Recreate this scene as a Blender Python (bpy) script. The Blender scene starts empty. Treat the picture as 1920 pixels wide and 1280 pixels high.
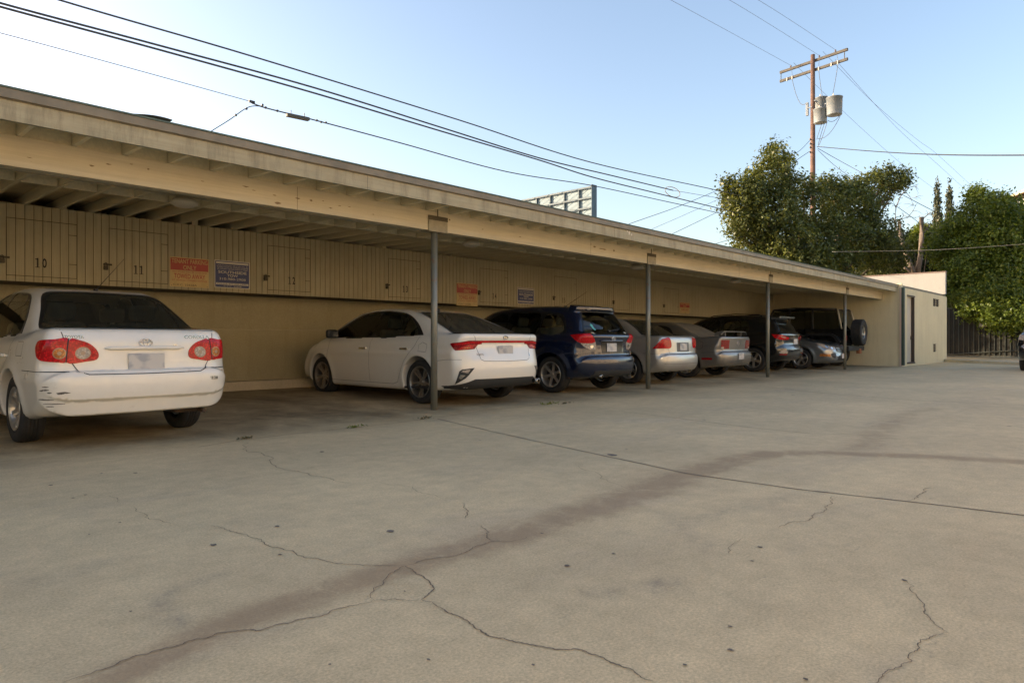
import bpy, bmesh, math, random
import numpy as np
from mathutils import Vector, Matrix
from mathutils.bvhtree import BVHTree
from mathutils.geometry import delaunay_2d_cdt

random.seed(7)
RNG = np.random.default_rng(11)
SC = bpy.context.scene
COL = SC.collection
R = math.radians

# ------------------------------------------------------------------ calibration
# X runs along the carport, Y points from the lot towards its back wall, Z is up.
HC = 0.945                      # eye height
FP, AP = 1270.0, 1190.0         # focal length and offset of the carport's vanishing point in photo pixels
NP_ = math.hypot(FP, AP)
HZ = 637.0                      # horizon row


def ray(x, y):
    r, f = (x - 960.0) / FP, 1.0
    s = (AP * r + FP * f) / NP_
    d = (-FP * r + AP * f) / NP_
    return Vector((s, d, -(y - HZ) / FP))


def at_y(x, y, D):
    """point of the plane Y = D seen at photo pixel x, y"""
    v = ray(x, y)
    k = D / v.y
    return Vector((v.x * k, D, HC + v.z * k))


def at_f(x, y, fwd):
    v = ray(x, y)
    return Vector((v.x * fwd, v.y * fwd, HC + v.z * fwd))


def at_g(x, y):
    v = ray(x, y)
    k = -HC / v.z
    return Vector((v.x * k, v.y * k, 0.0))


def ground_z(d):
    return 0.015 * min(max(d - 7.05, 0.0), 4.4)


# ------------------------------------------------------------------ object helpers
def tag(o, label=None, cat=None, group=None, kind=None):
    if label: o['label'] = label
    if cat: o['category'] = cat
    if group: o['group'] = group
    if kind: o['kind'] = kind
    return o


def empty(name, loc=(0, 0, 0), rz=0.0):
    o = bpy.data.objects.new(name, None)
    o.empty_display_size = 0.2
    o.location = loc
    o.rotation_euler = (0, 0, rz)
    COL.objects.link(o)
    return o


def mesh_obj(name, verts, faces, mat=None, parent=None, smooth=False, mats=None, fm=None, loc=None):
    me = bpy.data.meshes.new(name)
    me.from_pydata([tuple(map(float, v)) for v in verts], [], [tuple(int(i) for i in f) for f in faces])
    for m in (mats or ([mat] if mat else [])):
        me.materials.append(m)
    if fm is not None:
        me.polygons.foreach_set('material_index', np.asarray(fm, dtype=np.int32))
    if smooth:
        me.polygons.foreach_set('use_smooth', np.ones(len(me.polygons), dtype=bool))
    me.update()
    o = bpy.data.objects.new(name, me)
    COL.objects.link(o)
    if parent: o.parent = parent
    if loc is not None: o.location = loc
    return o


class MB:
    """collects simple solids into one mesh"""
    def __init__(self):
        self.v, self.f, self.m = [], [], []
        self.cur = 0

    def add(self, v, f):
        n = len(self.v)
        self.v += [Vector(p) for p in v]
        self.f += [tuple(i + n for i in q) for q in f]
        self.m += [self.cur] * len(f)
        return self

    def box(self, a, b):
        (x0, y0, z0), (x1, y1, z1) = a, b
        v = [(x0, y0, z0), (x1, y0, z0), (x1, y1, z0), (x0, y1, z0), (x0, y0, z1), (x1, y0, z1), (x1, y1, z1), (x0, y1, z1)]
        return self.add(v, [(0, 3, 2, 1), (4, 5, 6, 7), (0, 1, 5, 4), (1, 2, 6, 5), (2, 3, 7, 6), (3, 0, 4, 7)])

    def obox(self, c, size, rot=None, bev=0.0):
        """box about a centre, optional 3x3 rotation, optional chamfer"""
        sx, sy, sz = (q / 2 for q in size)
        if bev <= 0:
            v = [(x, y, z) for z in (-sz, sz) for (x, y) in ((-sx, -sy), (sx, -sy), (sx, sy), (-sx, sy))]
            f = [(0, 3, 2, 1), (4, 5, 6, 7), (0, 1, 5, 4), (1, 2, 6, 5), (2, 3, 7, 6), (3, 0, 4, 7)]
        else:
            bm = bmesh.new()
            bmesh.ops.create_cube(bm, size=1.0)
            for q in bm.verts: q.co = Vector((q.co.x * 2 * sx, q.co.y * 2 * sy, q.co.z * 2 * sz))
            bmesh.ops.bevel(bm, geom=bm.edges[:], offset=bev, segments=2, profile=0.5, affect='EDGES')
            bm.verts.index_update()
            v = [q.co.copy() for q in bm.verts]
            f = [tuple(q.index for q in p.verts) for p in bm.faces]
            bm.free()
        c = Vector(c)
        v = [c + (rot @ Vector(p) if rot else Vector(p)) for p in v]
        return self.add(v, f)

    def tube(self, pts, r, n=8, cap=True):
        pts = [Vector(p) for p in pts]
        rs = r if isinstance(r, (list, tuple)) else [r] * len(pts)
        base, fs = [], []
        up = Vector((0, 0, 1))
        for i, p in enumerate(pts):
            t = (pts[min(i + 1, len(pts) - 1)] - pts[max(i - 1, 0)])
            t.normalize()
            a = t.cross(up)
            if a.length < 1e-3: a = t.cross(Vector((1, 0, 0)))
            a.normalize()
            b = a.cross(t)
            for k in range(n):
                g = 2 * math.pi * k / n
                base.append(p + (a * math.cos(g) + b * math.sin(g)) * rs[i])
        for i in range(len(pts) - 1):
            for k in range(n):
                k2 = (k + 1) % n
                fs.append((i * n + k, i * n + k2, (i + 1) * n + k2, (i + 1) * n + k))
        if cap:
            fs.append(tuple(range(n - 1, -1, -1)))
            fs.append(tuple((len(pts) - 1) * n + k for k in range(n)))
        return self.add(base, fs)

    def lathe(self, prof, n=24, M=None, closed=False):
        """profile (r, h) about z"""
        vs, fs = [], []
        for r, h in prof:
            for k in range(n):
                g = 2 * math.pi * k / n
                p = Vector((r * math.cos(g), r * math.sin(g), h))
                vs.append(M @ p if M else p)
        m = len(prof)
        for i in range(m if closed else m - 1):
            i2 = (i + 1) % m
            for k in range(n):
                k2 = (k + 1) % n
                fs.append((i * n + k, i * n + k2, i2 * n + k2, i2 * n + k))
        return self.add(vs, fs)

    def quad(self, a, b, c, d):
        return self.add([a, b, c, d], [(0, 1, 2, 3)])

    def build(self, name, mat=None, parent=None, smooth=False, mats=None, loc=None, bevel=0.0):
        if loc is not None and parent is None:
            L = Vector(loc)
            o = mesh_obj(name, [p - L for p in self.v], self.f, mat, None, smooth, mats, self.m if mats else None, L)
        else:
            o = mesh_obj(name, self.v, self.f, mat, parent, smooth, mats, self.m if mats else None)
        if bevel > 0:
            b = o.modifiers.new('bevel', 'BEVEL')
            b.width = bevel; b.segments = 2; b.limit_method = 'ANGLE'
        return o


def under(o, root):
    """parent o under root keeping o where it stands in the world (root: location + z rotation only)"""
    o.parent = root
    M = Matrix.Translation(root.location) @ Matrix.Rotation(root.rotation_euler.z, 4, 'Z')
    o.matrix_parent_inverse = M.inverted()
    return o


def text_geo(body, size, font_scale_x=1.0, align='CENTER', bold=0.0):
    """flat lettering: verts in the x, y plane, faces"""
    cu = bpy.data.curves.new('lettering', 'FONT')
    cu.body = body
    cu.size = size
    cu.align_x = align
    cu.offset = bold
    cu.resolution_u = 3
    ob = bpy.data.objects.new('lettering', cu)
    COL.objects.link(ob)
    bpy.context.view_layer.update()
    me = bpy.data.meshes.new_from_object(ob.evaluated_get(bpy.context.evaluated_depsgraph_get()))
    v = [(p.co.x * font_scale_x, p.co.y) for p in me.vertices]
    f = [tuple(p.vertices) for p in me.polygons]
    bpy.data.objects.remove(ob)
    bpy.data.curves.remove(cu)
    bpy.data.meshes.remove(me)
    return v, f


# ------------------------------------------------------------------ materials
def new_mat(name):
    m = bpy.data.materials.new(name)
    m.use_nodes = True
    nt = m.node_tree
    nt.nodes.clear()
    return m, nt


def principled(nt, **kw):
    p = nt.nodes.new('ShaderNodeBsdfPrincipled')
    o = nt.nodes.new('ShaderNodeOutputMaterial')
    nt.links.new(p.outputs[0], o.inputs[0])
    for k, v in kw.items():
        p.inputs[k].default_value = v
    return p


def c4(c): return (c[0], c[1], c[2], 1.0)


def plain(name, col, rough=0.5, metal=0.0, coat=0.0, spec=0.5, var=0.0, scale=8.0, bump=0.0, bscale=60.0, emit=None):
    m, nt = new_mat(name)
    p = principled(nt, **{'Base Color': c4(col), 'Roughness': rough, 'Metallic': metal, 'Coat Weight': coat, 'Specular IOR Level': spec})
    p.inputs['Coat Roughness'].default_value = 0.04
    if var > 0 or bump > 0:
        tc = nt.nodes.new('ShaderNodeTexCoord')
    if var > 0:
        n = nt.nodes.new('ShaderNodeTexNoise'); n.inputs['Scale'].default_value = scale; n.inputs['Detail'].default_value = 6
        n.inputs['Roughness'].default_value = 0.65
        nt.links.new(tc.outputs['Object'], n.inputs['Vector'])
        r = nt.nodes.new('ShaderNodeMapRange')
        r.inputs[1].default_value = 0.3; r.inputs[2].default_value = 0.7
        r.inputs[3].default_value = 1 - var; r.inputs[4].default_value = 1 + var
        nt.links.new(n.outputs['Fac'], r.inputs[0])
        x = nt.nodes.new('ShaderNodeMix'); x.data_type = 'RGBA'; x.blend_type = 'MULTIPLY'; x.inputs[0].default_value = 1
        x.inputs[6].default_value = c4(col)
        nt.links.new(r.outputs[0], x.inputs[7])
        nt.links.new(x.outputs[2], p.inputs['Base Color'])
    if bump > 0:
        n2 = nt.nodes.new('ShaderNodeTexNoise'); n2.inputs['Scale'].default_value = bscale; n2.inputs['Detail'].default_value = 4
        nt.links.new(tc.outputs['Object'], n2.inputs['Vector'])
        b = nt.nodes.new('ShaderNodeBump'); b.inputs['Strength'].default_value = bump; b.inputs['Distance'].default_value = 0.01
        nt.links.new(n2.outputs['Fac'], b.inputs['Height'])
        nt.links.new(b.outputs[0], p.inputs['Normal'])
    return m


def N(nt, t, **kw):
    n = nt.nodes.new('ShaderNode' + t)
    for k, v in kw.items():
        if isinstance(k, str) and hasattr(n, k): setattr(n, k, v)
    return n


def noise(nt, vec, scale, detail=5, rough=0.6, dist=0.0):
    n = nt.nodes.new('ShaderNodeTexNoise')
    n.inputs['Scale'].default_value = scale; n.inputs['Detail'].default_value = detail
    n.inputs['Roughness'].default_value = rough; n.inputs['Distortion'].default_value = dist
    if vec is not None: nt.links.new(vec, n.inputs['Vector'])
    return n.outputs['Fac']


def maprange(nt, val, a, b, c, d, smooth=False):
    r = nt.nodes.new('ShaderNodeMapRange')
    if smooth: r.interpolation_type = 'SMOOTHSTEP'
    for i, q in enumerate((a, b, c, d)): r.inputs[i + 1].default_value = q
    nt.links.new(val, r.inputs[0])
    return r.outputs[0]


def mixc(nt, fac, a, b, mode='MIX'):
    x = nt.nodes.new('ShaderNodeMix'); x.data_type = 'RGBA'; x.blend_type = mode
    for i, q in ((0, fac), (6, a), (7, b)):
        if isinstance(q, (int, float)): x.inputs[i].default_value = q
        elif isinstance(q, tuple): x.inputs[i].default_value = c4(q)
        else: nt.links.new(q, x.inputs[i])
    return x.outputs[2]


def mth(nt, op, a, b=0.0):
    x = nt.nodes.new('ShaderNodeMath'); x.operation = op
    for i, q in ((0, a), (1, b)):
        if isinstance(q, (int, float)): x.inputs[i].default_value = q
        else: nt.links.new(q, x.inputs[i])
    return x.outputs[0]


def mapping(nt, vec, sc):
    m = nt.nodes.new('ShaderNodeMapping')
    m.inputs['Scale'].default_value = sc
    nt.links.new(vec, m.inputs[0])
    return m.outputs[0]


def bump_to(nt, p, height, strength=0.3, dist=0.01):
    b = nt.nodes.new('ShaderNodeBump'); b.inputs['Strength'].default_value = strength; b.inputs['Distance'].default_value = dist
    nt.links.new(height, b.inputs['Height'])
    nt.links.new(b.outputs[0], p.inputs['Normal'])


def mat_stucco(name, col, dirt=0.35, streak=0.5):
    m, nt = new_mat(name)
    p = principled(nt, Roughness=0.85)
    p.inputs['Specular IOR Level'].default_value = 0.2
    tc = N(nt, 'TexCoord').outputs['Object']
    big = maprange(nt, noise(nt, tc, 0.9, 6, 0.7), 0.35, 0.7, 0, 1)
    st = maprange(nt, noise(nt, mapping(nt, tc, (2.5, 2.5, 0.25)), 2.0, 6, 0.7), 0.5, 0.75, 0, 1)
    fine = maprange(nt, noise(nt, tc, 45, 3, 0.6), 0.3, 0.7, 0.90, 1.08)
    c = mixc(nt, mth(nt, 'MULTIPLY', big, dirt), col, tuple(q * 0.6 for q in col))
    c = mixc(nt, mth(nt, 'MULTIPLY', st, streak * 0.5), c, tuple(q * k for q, k in zip(col, (0.55, 0.5, 0.42))))
    c = mixc(nt, 1.0, c, fine, 'MULTIPLY')
    nt.links.new(c, p.inputs['Base Color'])
    bump_to(nt, p, noise(nt, tc, 90, 4, 0.7), 0.6, 0.008)
    return m


def mat_painted_wood(name, col, axis='X', dirt=0.3, chips=0.0, grime=0.0):
    """weathered paint on boards, grain along one axis"""
    m, nt = new_mat(name)
    p = principled(nt, Roughness=0.55)
    p.inputs['Specular IOR Level'].default_value = 0.3
    tc = N(nt, 'TexCoord').outputs['Object']
    sc = {'X': (0.35, 9, 9), 'Y': (9, 0.35, 9), 'Z': (9, 9, 0.35)}[axis]
    g = maprange(nt, noise(nt, mapping(nt, tc, sc), 3.0, 7, 0.7), 0.3, 0.7, 0.86, 1.08)
    big = maprange(nt, noise(nt, tc, 1.3, 6, 0.7), 0.4, 0.72, 0, 1)
    c = mixc(nt, mth(nt, 'MULTIPLY', big, dirt), col, tuple(q * k for q, k in zip(col, (0.62, 0.58, 0.5))))
    c = mixc(nt, 1.0, c, g, 'MULTIPLY')
    if grime > 0:
        gr = maprange(nt, noise(nt, mapping(nt, tc, (5, 5, 0.8)), 1.6, 8, 0.75), 0.48, 0.7, 0, grime)
        c = mixc(nt, gr, c, (0.10, 0.085, 0.055))
    if chips > 0:
        k = maprange(nt, noise(nt, mapping(nt, tc, (2.2, 5, 7)), 1.7, 8, 0.78), 0.72 - chips * 0.06, 0.73 - chips * 0.06, 0, 1)
        c = mixc(nt, k, c, (0.12, 0.085, 0.05))
    nt.links.new(c, p.inputs['Base Color'])
    bump_to(nt, p, noise(nt, mapping(nt, tc, sc), 6.0, 6, 0.7), 0.25, 0.006)
    return m


M = {}
CREAM = (0.62, 0.525, 0.335)
M['beam'] = mat_painted_wood('beam_paint', (0.55, 0.485, 0.345), 'X', 0.25, 0.4)
M['fascia'] = mat_painted_wood('fascia_paint', (0.41, 0.362, 0.24), 'X', 0.5, 0.3, 0.55)
M['rafter'] = mat_painted_wood('rafter_paint', (0.74, 0.67, 0.47), 'Y', 0.3)
M['deck'] = mat_painted_wood('deck_paint', (0.64, 0.57, 0.39), 'X', 0.5)
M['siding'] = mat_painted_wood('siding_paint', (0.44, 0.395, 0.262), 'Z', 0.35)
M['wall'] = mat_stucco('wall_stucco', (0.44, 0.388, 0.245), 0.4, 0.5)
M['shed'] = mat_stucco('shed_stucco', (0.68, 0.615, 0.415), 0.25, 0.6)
M['white_stucco'] = mat_stucco('white_stucco', (0.33, 0.325, 0.31), 0.15, 0.25)
M['edge_metal'] = plain('edge_metal', (0.19, 0.163, 0.115), 0.5, 0.0, var=0.25, scale=3)
M['green_trim'] = plain('green_trim', (0.035, 0.06, 0.045), 0.5)
M['roofing'] = plain('roofing', (0.10, 0.14, 0.12), 0.9, var=0.2, scale=5)
M['post'] = plain('post_steel', (0.20, 0.20, 0.165), 0.38, 0.35, var=0.25, scale=9)
M['rust'] = plain('rust', (0.30, 0.12, 0.05), 0.8, var=0.3, scale=30)
M['bracket'] = plain('bracket_steel', (0.28, 0.245, 0.165), 0.6, 0.2, var=0.2, scale=12)
M['dark'] = plain('dark_gap', (0.045, 0.036, 0.025), 0.9)
M['shadow_wood'] = plain('shadow_dark_wood', (0.085, 0.068, 0.042), 0.9)  # dark colour carries the shadow between the boards and under the lockers
M['numeral'] = plain('numeral_black', (0.02, 0.018, 0.015), 0.5)
M['brass'] = plain('old_brass', (0.07, 0.06, 0.04), 0.5, 0.5)
M['lamp_white'] = plain('lamp_opal', (0.62, 0.57, 0.45), 0.35)
M['conduit'] = plain('conduit', (0.42, 0.36, 0.25), 0.5)
M['black'] = plain('black_plastic', (0.018, 0.018, 0.019), 0.45, var=0.2, scale=30)
M['wire'] = plain('wire_black', (0.03, 0.032, 0.036), 0.6)
M['wire_thin'] = plain('wire_grey', (0.11, 0.12, 0.13), 0.6)
M['iron'] = plain('iron_paint', (0.06, 0.062, 0.05), 0.5, 0.3)
# ------------------------------------------------------------------ camera, sky, sun
cam = bpy.data.cameras.new('camera')
cam.sensor_width = 36.0
cam.lens = 36.0 * FP / 1920.0
cam.clip_end = 3000
cam.shift_y = (HZ - 640.0) / 1920.0 * 1.0
co = bpy.data.objects.new('camera', cam)
COL.objects.link(co)
co.location = (0, 0, HC)
co.rotation_euler = (R(90), 0, math.atan2(AP, FP) - R(90))
SC.camera = co

SUN_EL, SUN_AZ = 10.0, 122.0      # azimuth measured from +X towards +Y
w = bpy.data.worlds.new('World')
SC.world = w
w.use_nodes = True
nt = w.node_tree
nt.nodes.clear()
sky = nt.nodes.new('ShaderNodeTexSky')
sky.sky_type = 'NISHITA'
sky.sun_disc = False
sky.sun_elevation = R(SUN_EL)
sky.sun_rotation = R(90 - SUN_AZ)
sky.altitude = 50
sky.air_density = 1.0
sky.dust_density = 2.3
sky.ozone_density = 2.5
bg = nt.nodes.new('ShaderNodeBackground')
bg.inputs['Strength'].default_value = 0.15
wo = nt.nodes.new('ShaderNodeOutputWorld')
tn = nt.nodes.new('ShaderNodeMix'); tn.data_type = 'RGBA'; tn.blend_type = 'MULTIPLY'; tn.inputs[0].default_value = 1.0
tn.inputs[7].default_value = (1.22, 0.975, 0.85, 1)      # warm white-balance tint laid over the sky colour
nt.links.new(sky.outputs[0], tn.inputs[6])
nt.links.new(tn.outputs[2], bg.inputs[0])
nt.links.new(bg.outputs[0], wo.inputs[0])
sl = bpy.data.lights.new('sun', 'SUN')
sl.energy = 2.6
sl.angle = R(0.5)
sl.color = (1.0, 0.84, 0.60)
so = bpy.data.objects.new('sun', sl)
COL.objects.link(so)
sd = Vector((math.cos(R(SUN_EL)) * math.cos(R(SUN_AZ)), math.cos(R(SUN_EL)) * math.sin(R(SUN_AZ)), math.sin(R(SUN_EL))))
so.rotation_euler = sd.to_track_quat('Z', 'Y').to_euler()
so.location = sd * 60

vs = SC.view_settings
vs.view_transform = 'Standard'
vs.look = 'None'
vs.exposure = 1.85
vs.gamma = 1.0

# ------------------------------------------------------------------ ground: one sheet, joints, cracks and stains in it
ZA = lambda x, y: (x * 0.5, 700 + y * 0.5)
ZB = lambda x, y: (960 + x * 0.5, 640 + y * 0.5)


def gpath(pts, conv=None):
    return [at_g(*(conv(*p) if conv else p)) for p in pts]


stain_path = gpath([(150, 1300), (330, 1215), (480, 1150), (600, 1115), (700, 1078), (830, 1040), (960, 1003), (1090, 962), (1200, 922), (1290, 888), (1380, 862),
                    (1450, 850), (1530, 848), (1650, 852), (1760, 857), (1920, 866), (2300, 880)])
stain_w = [0.10, 0.11, 0.12, 0.13, 0.14, 0.15, 0.17, 0.20, 0.22, 0.22, 0.20, 0.17, 0.15, 0.15, 0.15, 0.15, 0.15]
branch_path = gpath([(1590, 850), (1630, 825), (1660, 800), (1690, 780), (1740, 765)])


def path_field(P, path, widths):
    best = np.zeros(len(P))
    for i in range(len(path) - 1):
        a = np.array(path[i][:2]); b = np.array(path[i + 1][:2])
        ab = b - a
        t = np.clip(((P - a) @ ab) / (ab @ ab), 0, 1)
        d = np.linalg.norm(P - a - t[:, None] * ab, axis=1)
        wd = widths[i] + (widths[i + 1] - widths[i]) * t
        best = np.maximum(best, np.exp(-(d / wd) ** 2))
    return best


def lines(spec):
    out = []
    for a, b, st in spec:
        out += list(np.arange(a, b - 1e-6, st))
    return np.array(out + [spec[-1][1]])


gx = lines([(-1500, -100, 350), (-100, -12, 11), (-12, -1.5, 0.5), (-1.5, 9, 0.06), (9, 24, 0.15), (24, 60, 1.2), (60, 160, 12), (160, 1600, 360)])
gy = lines([(-1500, -100, 350), (-100, -10, 10), (-10, -1, 0.5), (-1, 6.2, 0.06), (6.2, 7.05, 0.06), (7.05, 11.45, 0.2), (11.45, 30, 3), (30, 120, 15), (120, 1600, 370)])
XX, YY = np.meshgrid(gx, gy, indexing='ij')
P2 = np.stack([XX.ravel(), YY.ravel()], 1)
gz = 0.015 * np.clip(P2[:, 1] - 7.05, 0, 4.4)
nx, ny = len(gx), len(gy)
ii, jj = np.meshgrid(np.arange(nx - 1), np.arange(ny - 1), indexing='ij')
q = (ii * ny + jj).ravel()
gf = np.stack([q, q + ny, q + ny + 1, q + 1], 1)
gv = np.column_stack([P2, gz])
GV = [tuple(p) for p in gv]
GF = [tuple(p) for p in gf]
GM = [0] * len(GF)


def roughen(pts, levels=3, amp=0.16, rnd=random.Random(5)):
    pts = [Vector((p.x, p.y)) for p in pts]
    for _ in range(levels):
        out = [pts[0]]
        for a, b in zip(pts, pts[1:]):
            d = b - a
            n = Vector((-d.y, d.x))
            m = (a + b) / 2 + n * rnd.uniform(-amp, amp)
            out += [m, b]
        pts = out
    return pts


def ribbon(pts, wid, z, mi, taper=True, jit=0.4, rnd=random.Random(9)):
    n0 = len(GV)
    n = len(pts)
    for i, p in enumerate(pts):
        t = (pts[min(i + 1, n - 1)] - pts[max(i - 1, 0)])
        t.normalize()
        nn = Vector((-t.y, t.x))
        ww = wid * (1 + rnd.uniform(-jit, jit)) / 2
        if taper:
            ww *= min(1.0, 0.25 + 6 * min(i, n - 1 - i) / n)
        zz = z + ground_z(p.y)
        GV.append((p.x + nn.x * ww, p.y + nn.y * ww, zz)); GV.append((p.x - nn.x * ww, p.y - nn.y * ww, zz))
    for i in range(n - 1):
        a = n0 + 2 * i
        GF.append((a, a + 1, a + 3, a + 2)); GM.append(mi)


CR = [
    (ZA, 0.0085, [(235, 1160), (310, 1135), (420, 1100), (480, 1072), (560, 1050), (680, 1018), (740, 995), (830, 972), (900, 965), (960, 966), (1080, 938), (1180, 915), (1260, 885), (1330, 870), (1405, 852)]),
    (ZA, 0.005, [(1405, 852), (1480, 845), (1580, 848)]),
    (ZA, 0.007, [(1405, 852), (1400, 805), (1440, 785), (1450, 765), (1480, 745), (1520, 722)]),
    (ZA, 0.010, [(1520, 722), (1560, 752), (1612, 785), (1620, 815), (1600, 835), (1580, 848)]),
    (ZA, 0.010, [(1580, 848), (1640, 875), (1700, 905), (1760, 935), (1780, 955), (1820, 975), (1850, 990), (1920, 1003), (1985, 1018), (2080, 1036), (2160, 1034), (2230, 1055), (2290, 1085), (2350, 1105), (2400, 1135), (2450, 1155)]),
    (ZA, 0.007, [(1520, 722), (1440, 720), (1290, 715), (1200, 698), (1115, 683), (1050, 655), (980, 630), (930, 610), (840, 580), (790, 572)]),
    (ZA, 0.006, [(640, 565), (590, 548), (540, 525), (500, 500)]),
    (ZA, 0.005, [(450, 485), (410, 460)]),
    (ZA, 0.008, [(1520, 722), (1570, 705), (1700, 685), (1760, 665), (1800, 645), (1850, 630), (1920, 630), (1980, 612)]),
    (ZA, 0.008, [(1735, 485), (1740, 505), (1752, 525), (1745, 545)]),
    (ZA, 0.008, [(1805, 570), (1835, 595), (1825, 610), (1850, 628)]),
    (ZA, 0.009, [(885, 252), (920, 275), (980, 298), (1010, 325), (1100, 365), (1180, 385), (1250, 398), (1330, 412)]),
    (ZA, 0.005, [(1430, 410), (1500, 418), (1560, 440), (1620, 455), (1660, 470)]),
    (ZB, 0.007, [(1210, 580), (1205, 595), (1170, 620), (1170, 640), (1100, 675), (1000, 705)]),
    (ZB, 0.005, [(900, 735), (820, 785), (815, 795)]),
    (ZB, 0.006, [(1470, 895), (1500, 940), (1545, 1000), (1560, 1030), (1600, 1070), (1635, 1092)]),
    (ZB, 0.006, [(1635, 1092), (1580, 1105), (1530, 1118), (1520, 1160), (1485, 1185), (1500, 1200), (1460, 1220), (1400, 1240), (1385, 1262), (1350, 1285)]),
    (ZB, 0.008, [(1480, 598), (1540, 570), (1590, 548)]),
    (ZB, 0.012, [(1130, 347), (1270, 349), (1340, 356), (1420, 364)]),
    (ZB, 0.006, [(230, 460), (330, 500), (440, 555)]),
]
for conv, wd, pts in CR:
    ribbon(roughen(gpath(pts, conv), 3, 0.17), wd * 0.5, 0.003, 1)
# saw-cut joints
JN = [(None, 0.014, [(820, 785), (960, 817), (1135, 855), (1285, 887), (1495, 917), (1710, 941), (1920, 966), (2200, 1000)]),
      (ZB, 0.010, [(410, 262), (640, 290), (870, 320), (1130, 347)]),
      (ZB, 0.020, [(900, 165), (1180, 195), (1500, 220), (1920, 240), (2400, 262)]),
      (None, 0.008, [(372, 838), (445, 826), (560, 812), (663, 802), (740, 793), (800, 785)]),
      (None, 0.008, [(820, 783), (900, 771), (1030, 757), (1200, 737), (1420, 713)])]
for conv, wd, pts in JN:
    ribbon(roughen(gpath(pts, conv), 3, 0.012), wd, 0.0025, 1, taper=False, jit=0.3)


def spot(x, y, rx, mi, seed):
    rnd = random.Random(seed)
    c = at_g(x, y)
    fw = 945 * 1.27 / (y - HZ)
    n0 = len(GV)
    GV.append((c.x, c.y, 0.0035))
    n = 14
    for k in range(n):
        g = 2 * math.pi * k / n
        rr = rx * rnd.uniform(0.6, 1.15)
        GV.append((c.x + math.cos(g) * rr, c.y + math.sin(g) * rr * 1.3, 0.0035))
    for k in range(n):
        GF.append((n0, n0 + 1 + k, n0 + 1 + (k + 1) % n)); GM.append(mi)


SP = [(732, 996, .018, 2), (520, 987, .012, 2), (400, 1022, .014, 2), (803, 1237, .006, 2), (619, 1246, .005, 2), (759, 1109, .004, 2), (1063, 1061, .012, 2), (1425, 1026, .012, 2),
      (1410, 1052, .007, 2), (1369, 1175, .007, 2), (1370, 1219, .008, 2), (1511, 1274, .007, 2), (1695, 1088, .010, 2), (1148, 853, .045, 2), (1175, 842, .012, 2), (604, 847, .02, 2),
      (254, 887, .016, 2), (95, 910, .014, 2), (160, 928, .010, 2), (137, 934, .010, 2), (190, 888, .010, 2), (225, 980, .008, 2), (167, 1002, .006, 2), (245, 1147, .005, 2), (900, 826, .012, 2),
      (1487, 741, .03, 2), (1320, 787, .02, 2), (1892, 799, .02, 2), (1000, 1247, .006, 2), (1284, 1247, .006, 2), (1150, 1038, .008, 2), (525, 1040, .01, 2), (1016, 1000, .008, 2)]
for k, (x, y, r_, m_) in enumerate(SP):
    spot(x, y, r_, m_, k)

m, nt = new_mat('concrete_lot')
p = principled(nt, Roughness=0.8)
p.inputs['Specular IOR Level'].default_value = 0.25
tc = N(nt, 'TexCoord').outputs['Object']
ats = nt.nodes.new('ShaderNodeAttribute'); ats.attribute_name = 'stain'
atl = nt.nodes.new('ShaderNodeAttribute'); atl.attribute_name = 'slab'
base = mixc(nt, maprange(nt, noise(nt, tc, 0.45, 7, 0.65), 0.32, 0.68, 0, 1), (0.69, 0.53, 0.305), (0.51, 0.395, 0.232))
patch_n = maprange(nt, noise(nt, mapping(nt, tc, (0.5, 1.2, 1)), 1.1, 7, 0.72, 0.6), 0.52, 0.72, 0, 0.55)
base = mixc(nt, patch_n, base, (0.44, 0.342, 0.23))
rusty = maprange(nt, noise(nt, mapping(nt, tc, (0.35, 1.4, 1)), 0.9, 5, 0.7, 0.4), 0.56, 0.76, 0, 0.75)
base = mixc(nt, rusty, base, (0.52, 0.385, 0.22))
pale = maprange(nt, noise(nt, tc, 0.33, 5, 0.6), 0.6, 0.75, 0, 0.5)
base = mixc(nt, pale, base, (0.62, 0.50, 0.36))
mott = maprange(nt, noise(nt, tc, 6.5, 8, 0.8), 0.3, 0.7, 0.84, 1.13)
base = mixc(nt, 1.0, base, mott, 'MULTIPLY')
speck = maprange(nt, noise(nt, tc, 95, 5, 0.75), 0.30, 0.70, 0.72, 1.25)
base = mixc(nt, 1.0, base, speck, 'MULTIPLY')
grain = N(nt, 'TexVoronoi'); grain.inputs['Scale'].default_value = 190
nt.links.new(tc, grain.inputs['Vector'])
base = mixc(nt, maprange(nt, grain.outputs['Distance'], 0.0, 0.26, 0.55, 0.0), base, (0.16, 0.14, 0.11))
stn = mth(nt, 'MULTIPLY', ats.outputs['Fac'], maprange(nt, noise(nt, tc, 3.2, 9, 0.78, 0.8), 0.28, 0.72, 0.10, 1.20))
stn = maprange(nt, mth(nt, 'ADD', stn, mth(nt, 'MULTIPLY', ats.outputs['Fac'], 0.25)), 0.10, 0.95, 0.0, 1.0, True)
base = mixc(nt, mth(nt, 'MULTIPLY', stn, 0.56), base, (0.24, 0.15, 0.085))
atm = nt.nodes.new('ShaderNodeAttribute'); atm.attribute_name = 'mark'
mk_ = mth(nt, 'MULTIPLY', atm.outputs['Fac'], maprange(nt, noise(nt, tc, 9, 6, 0.8), 0.35, 0.65, 0.0, 0.55))
base = mixc(nt, mk_, base, (0.14, 0.125, 0.115))
drip = maprange(nt, noise(nt, mapping(nt, tc, (1.6, 3.0, 1)), 2.2, 6, 0.75), 0.66, 0.70, 0, 0.32)
base = mixc(nt, drip, base, (0.20, 0.17, 0.14))
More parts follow.
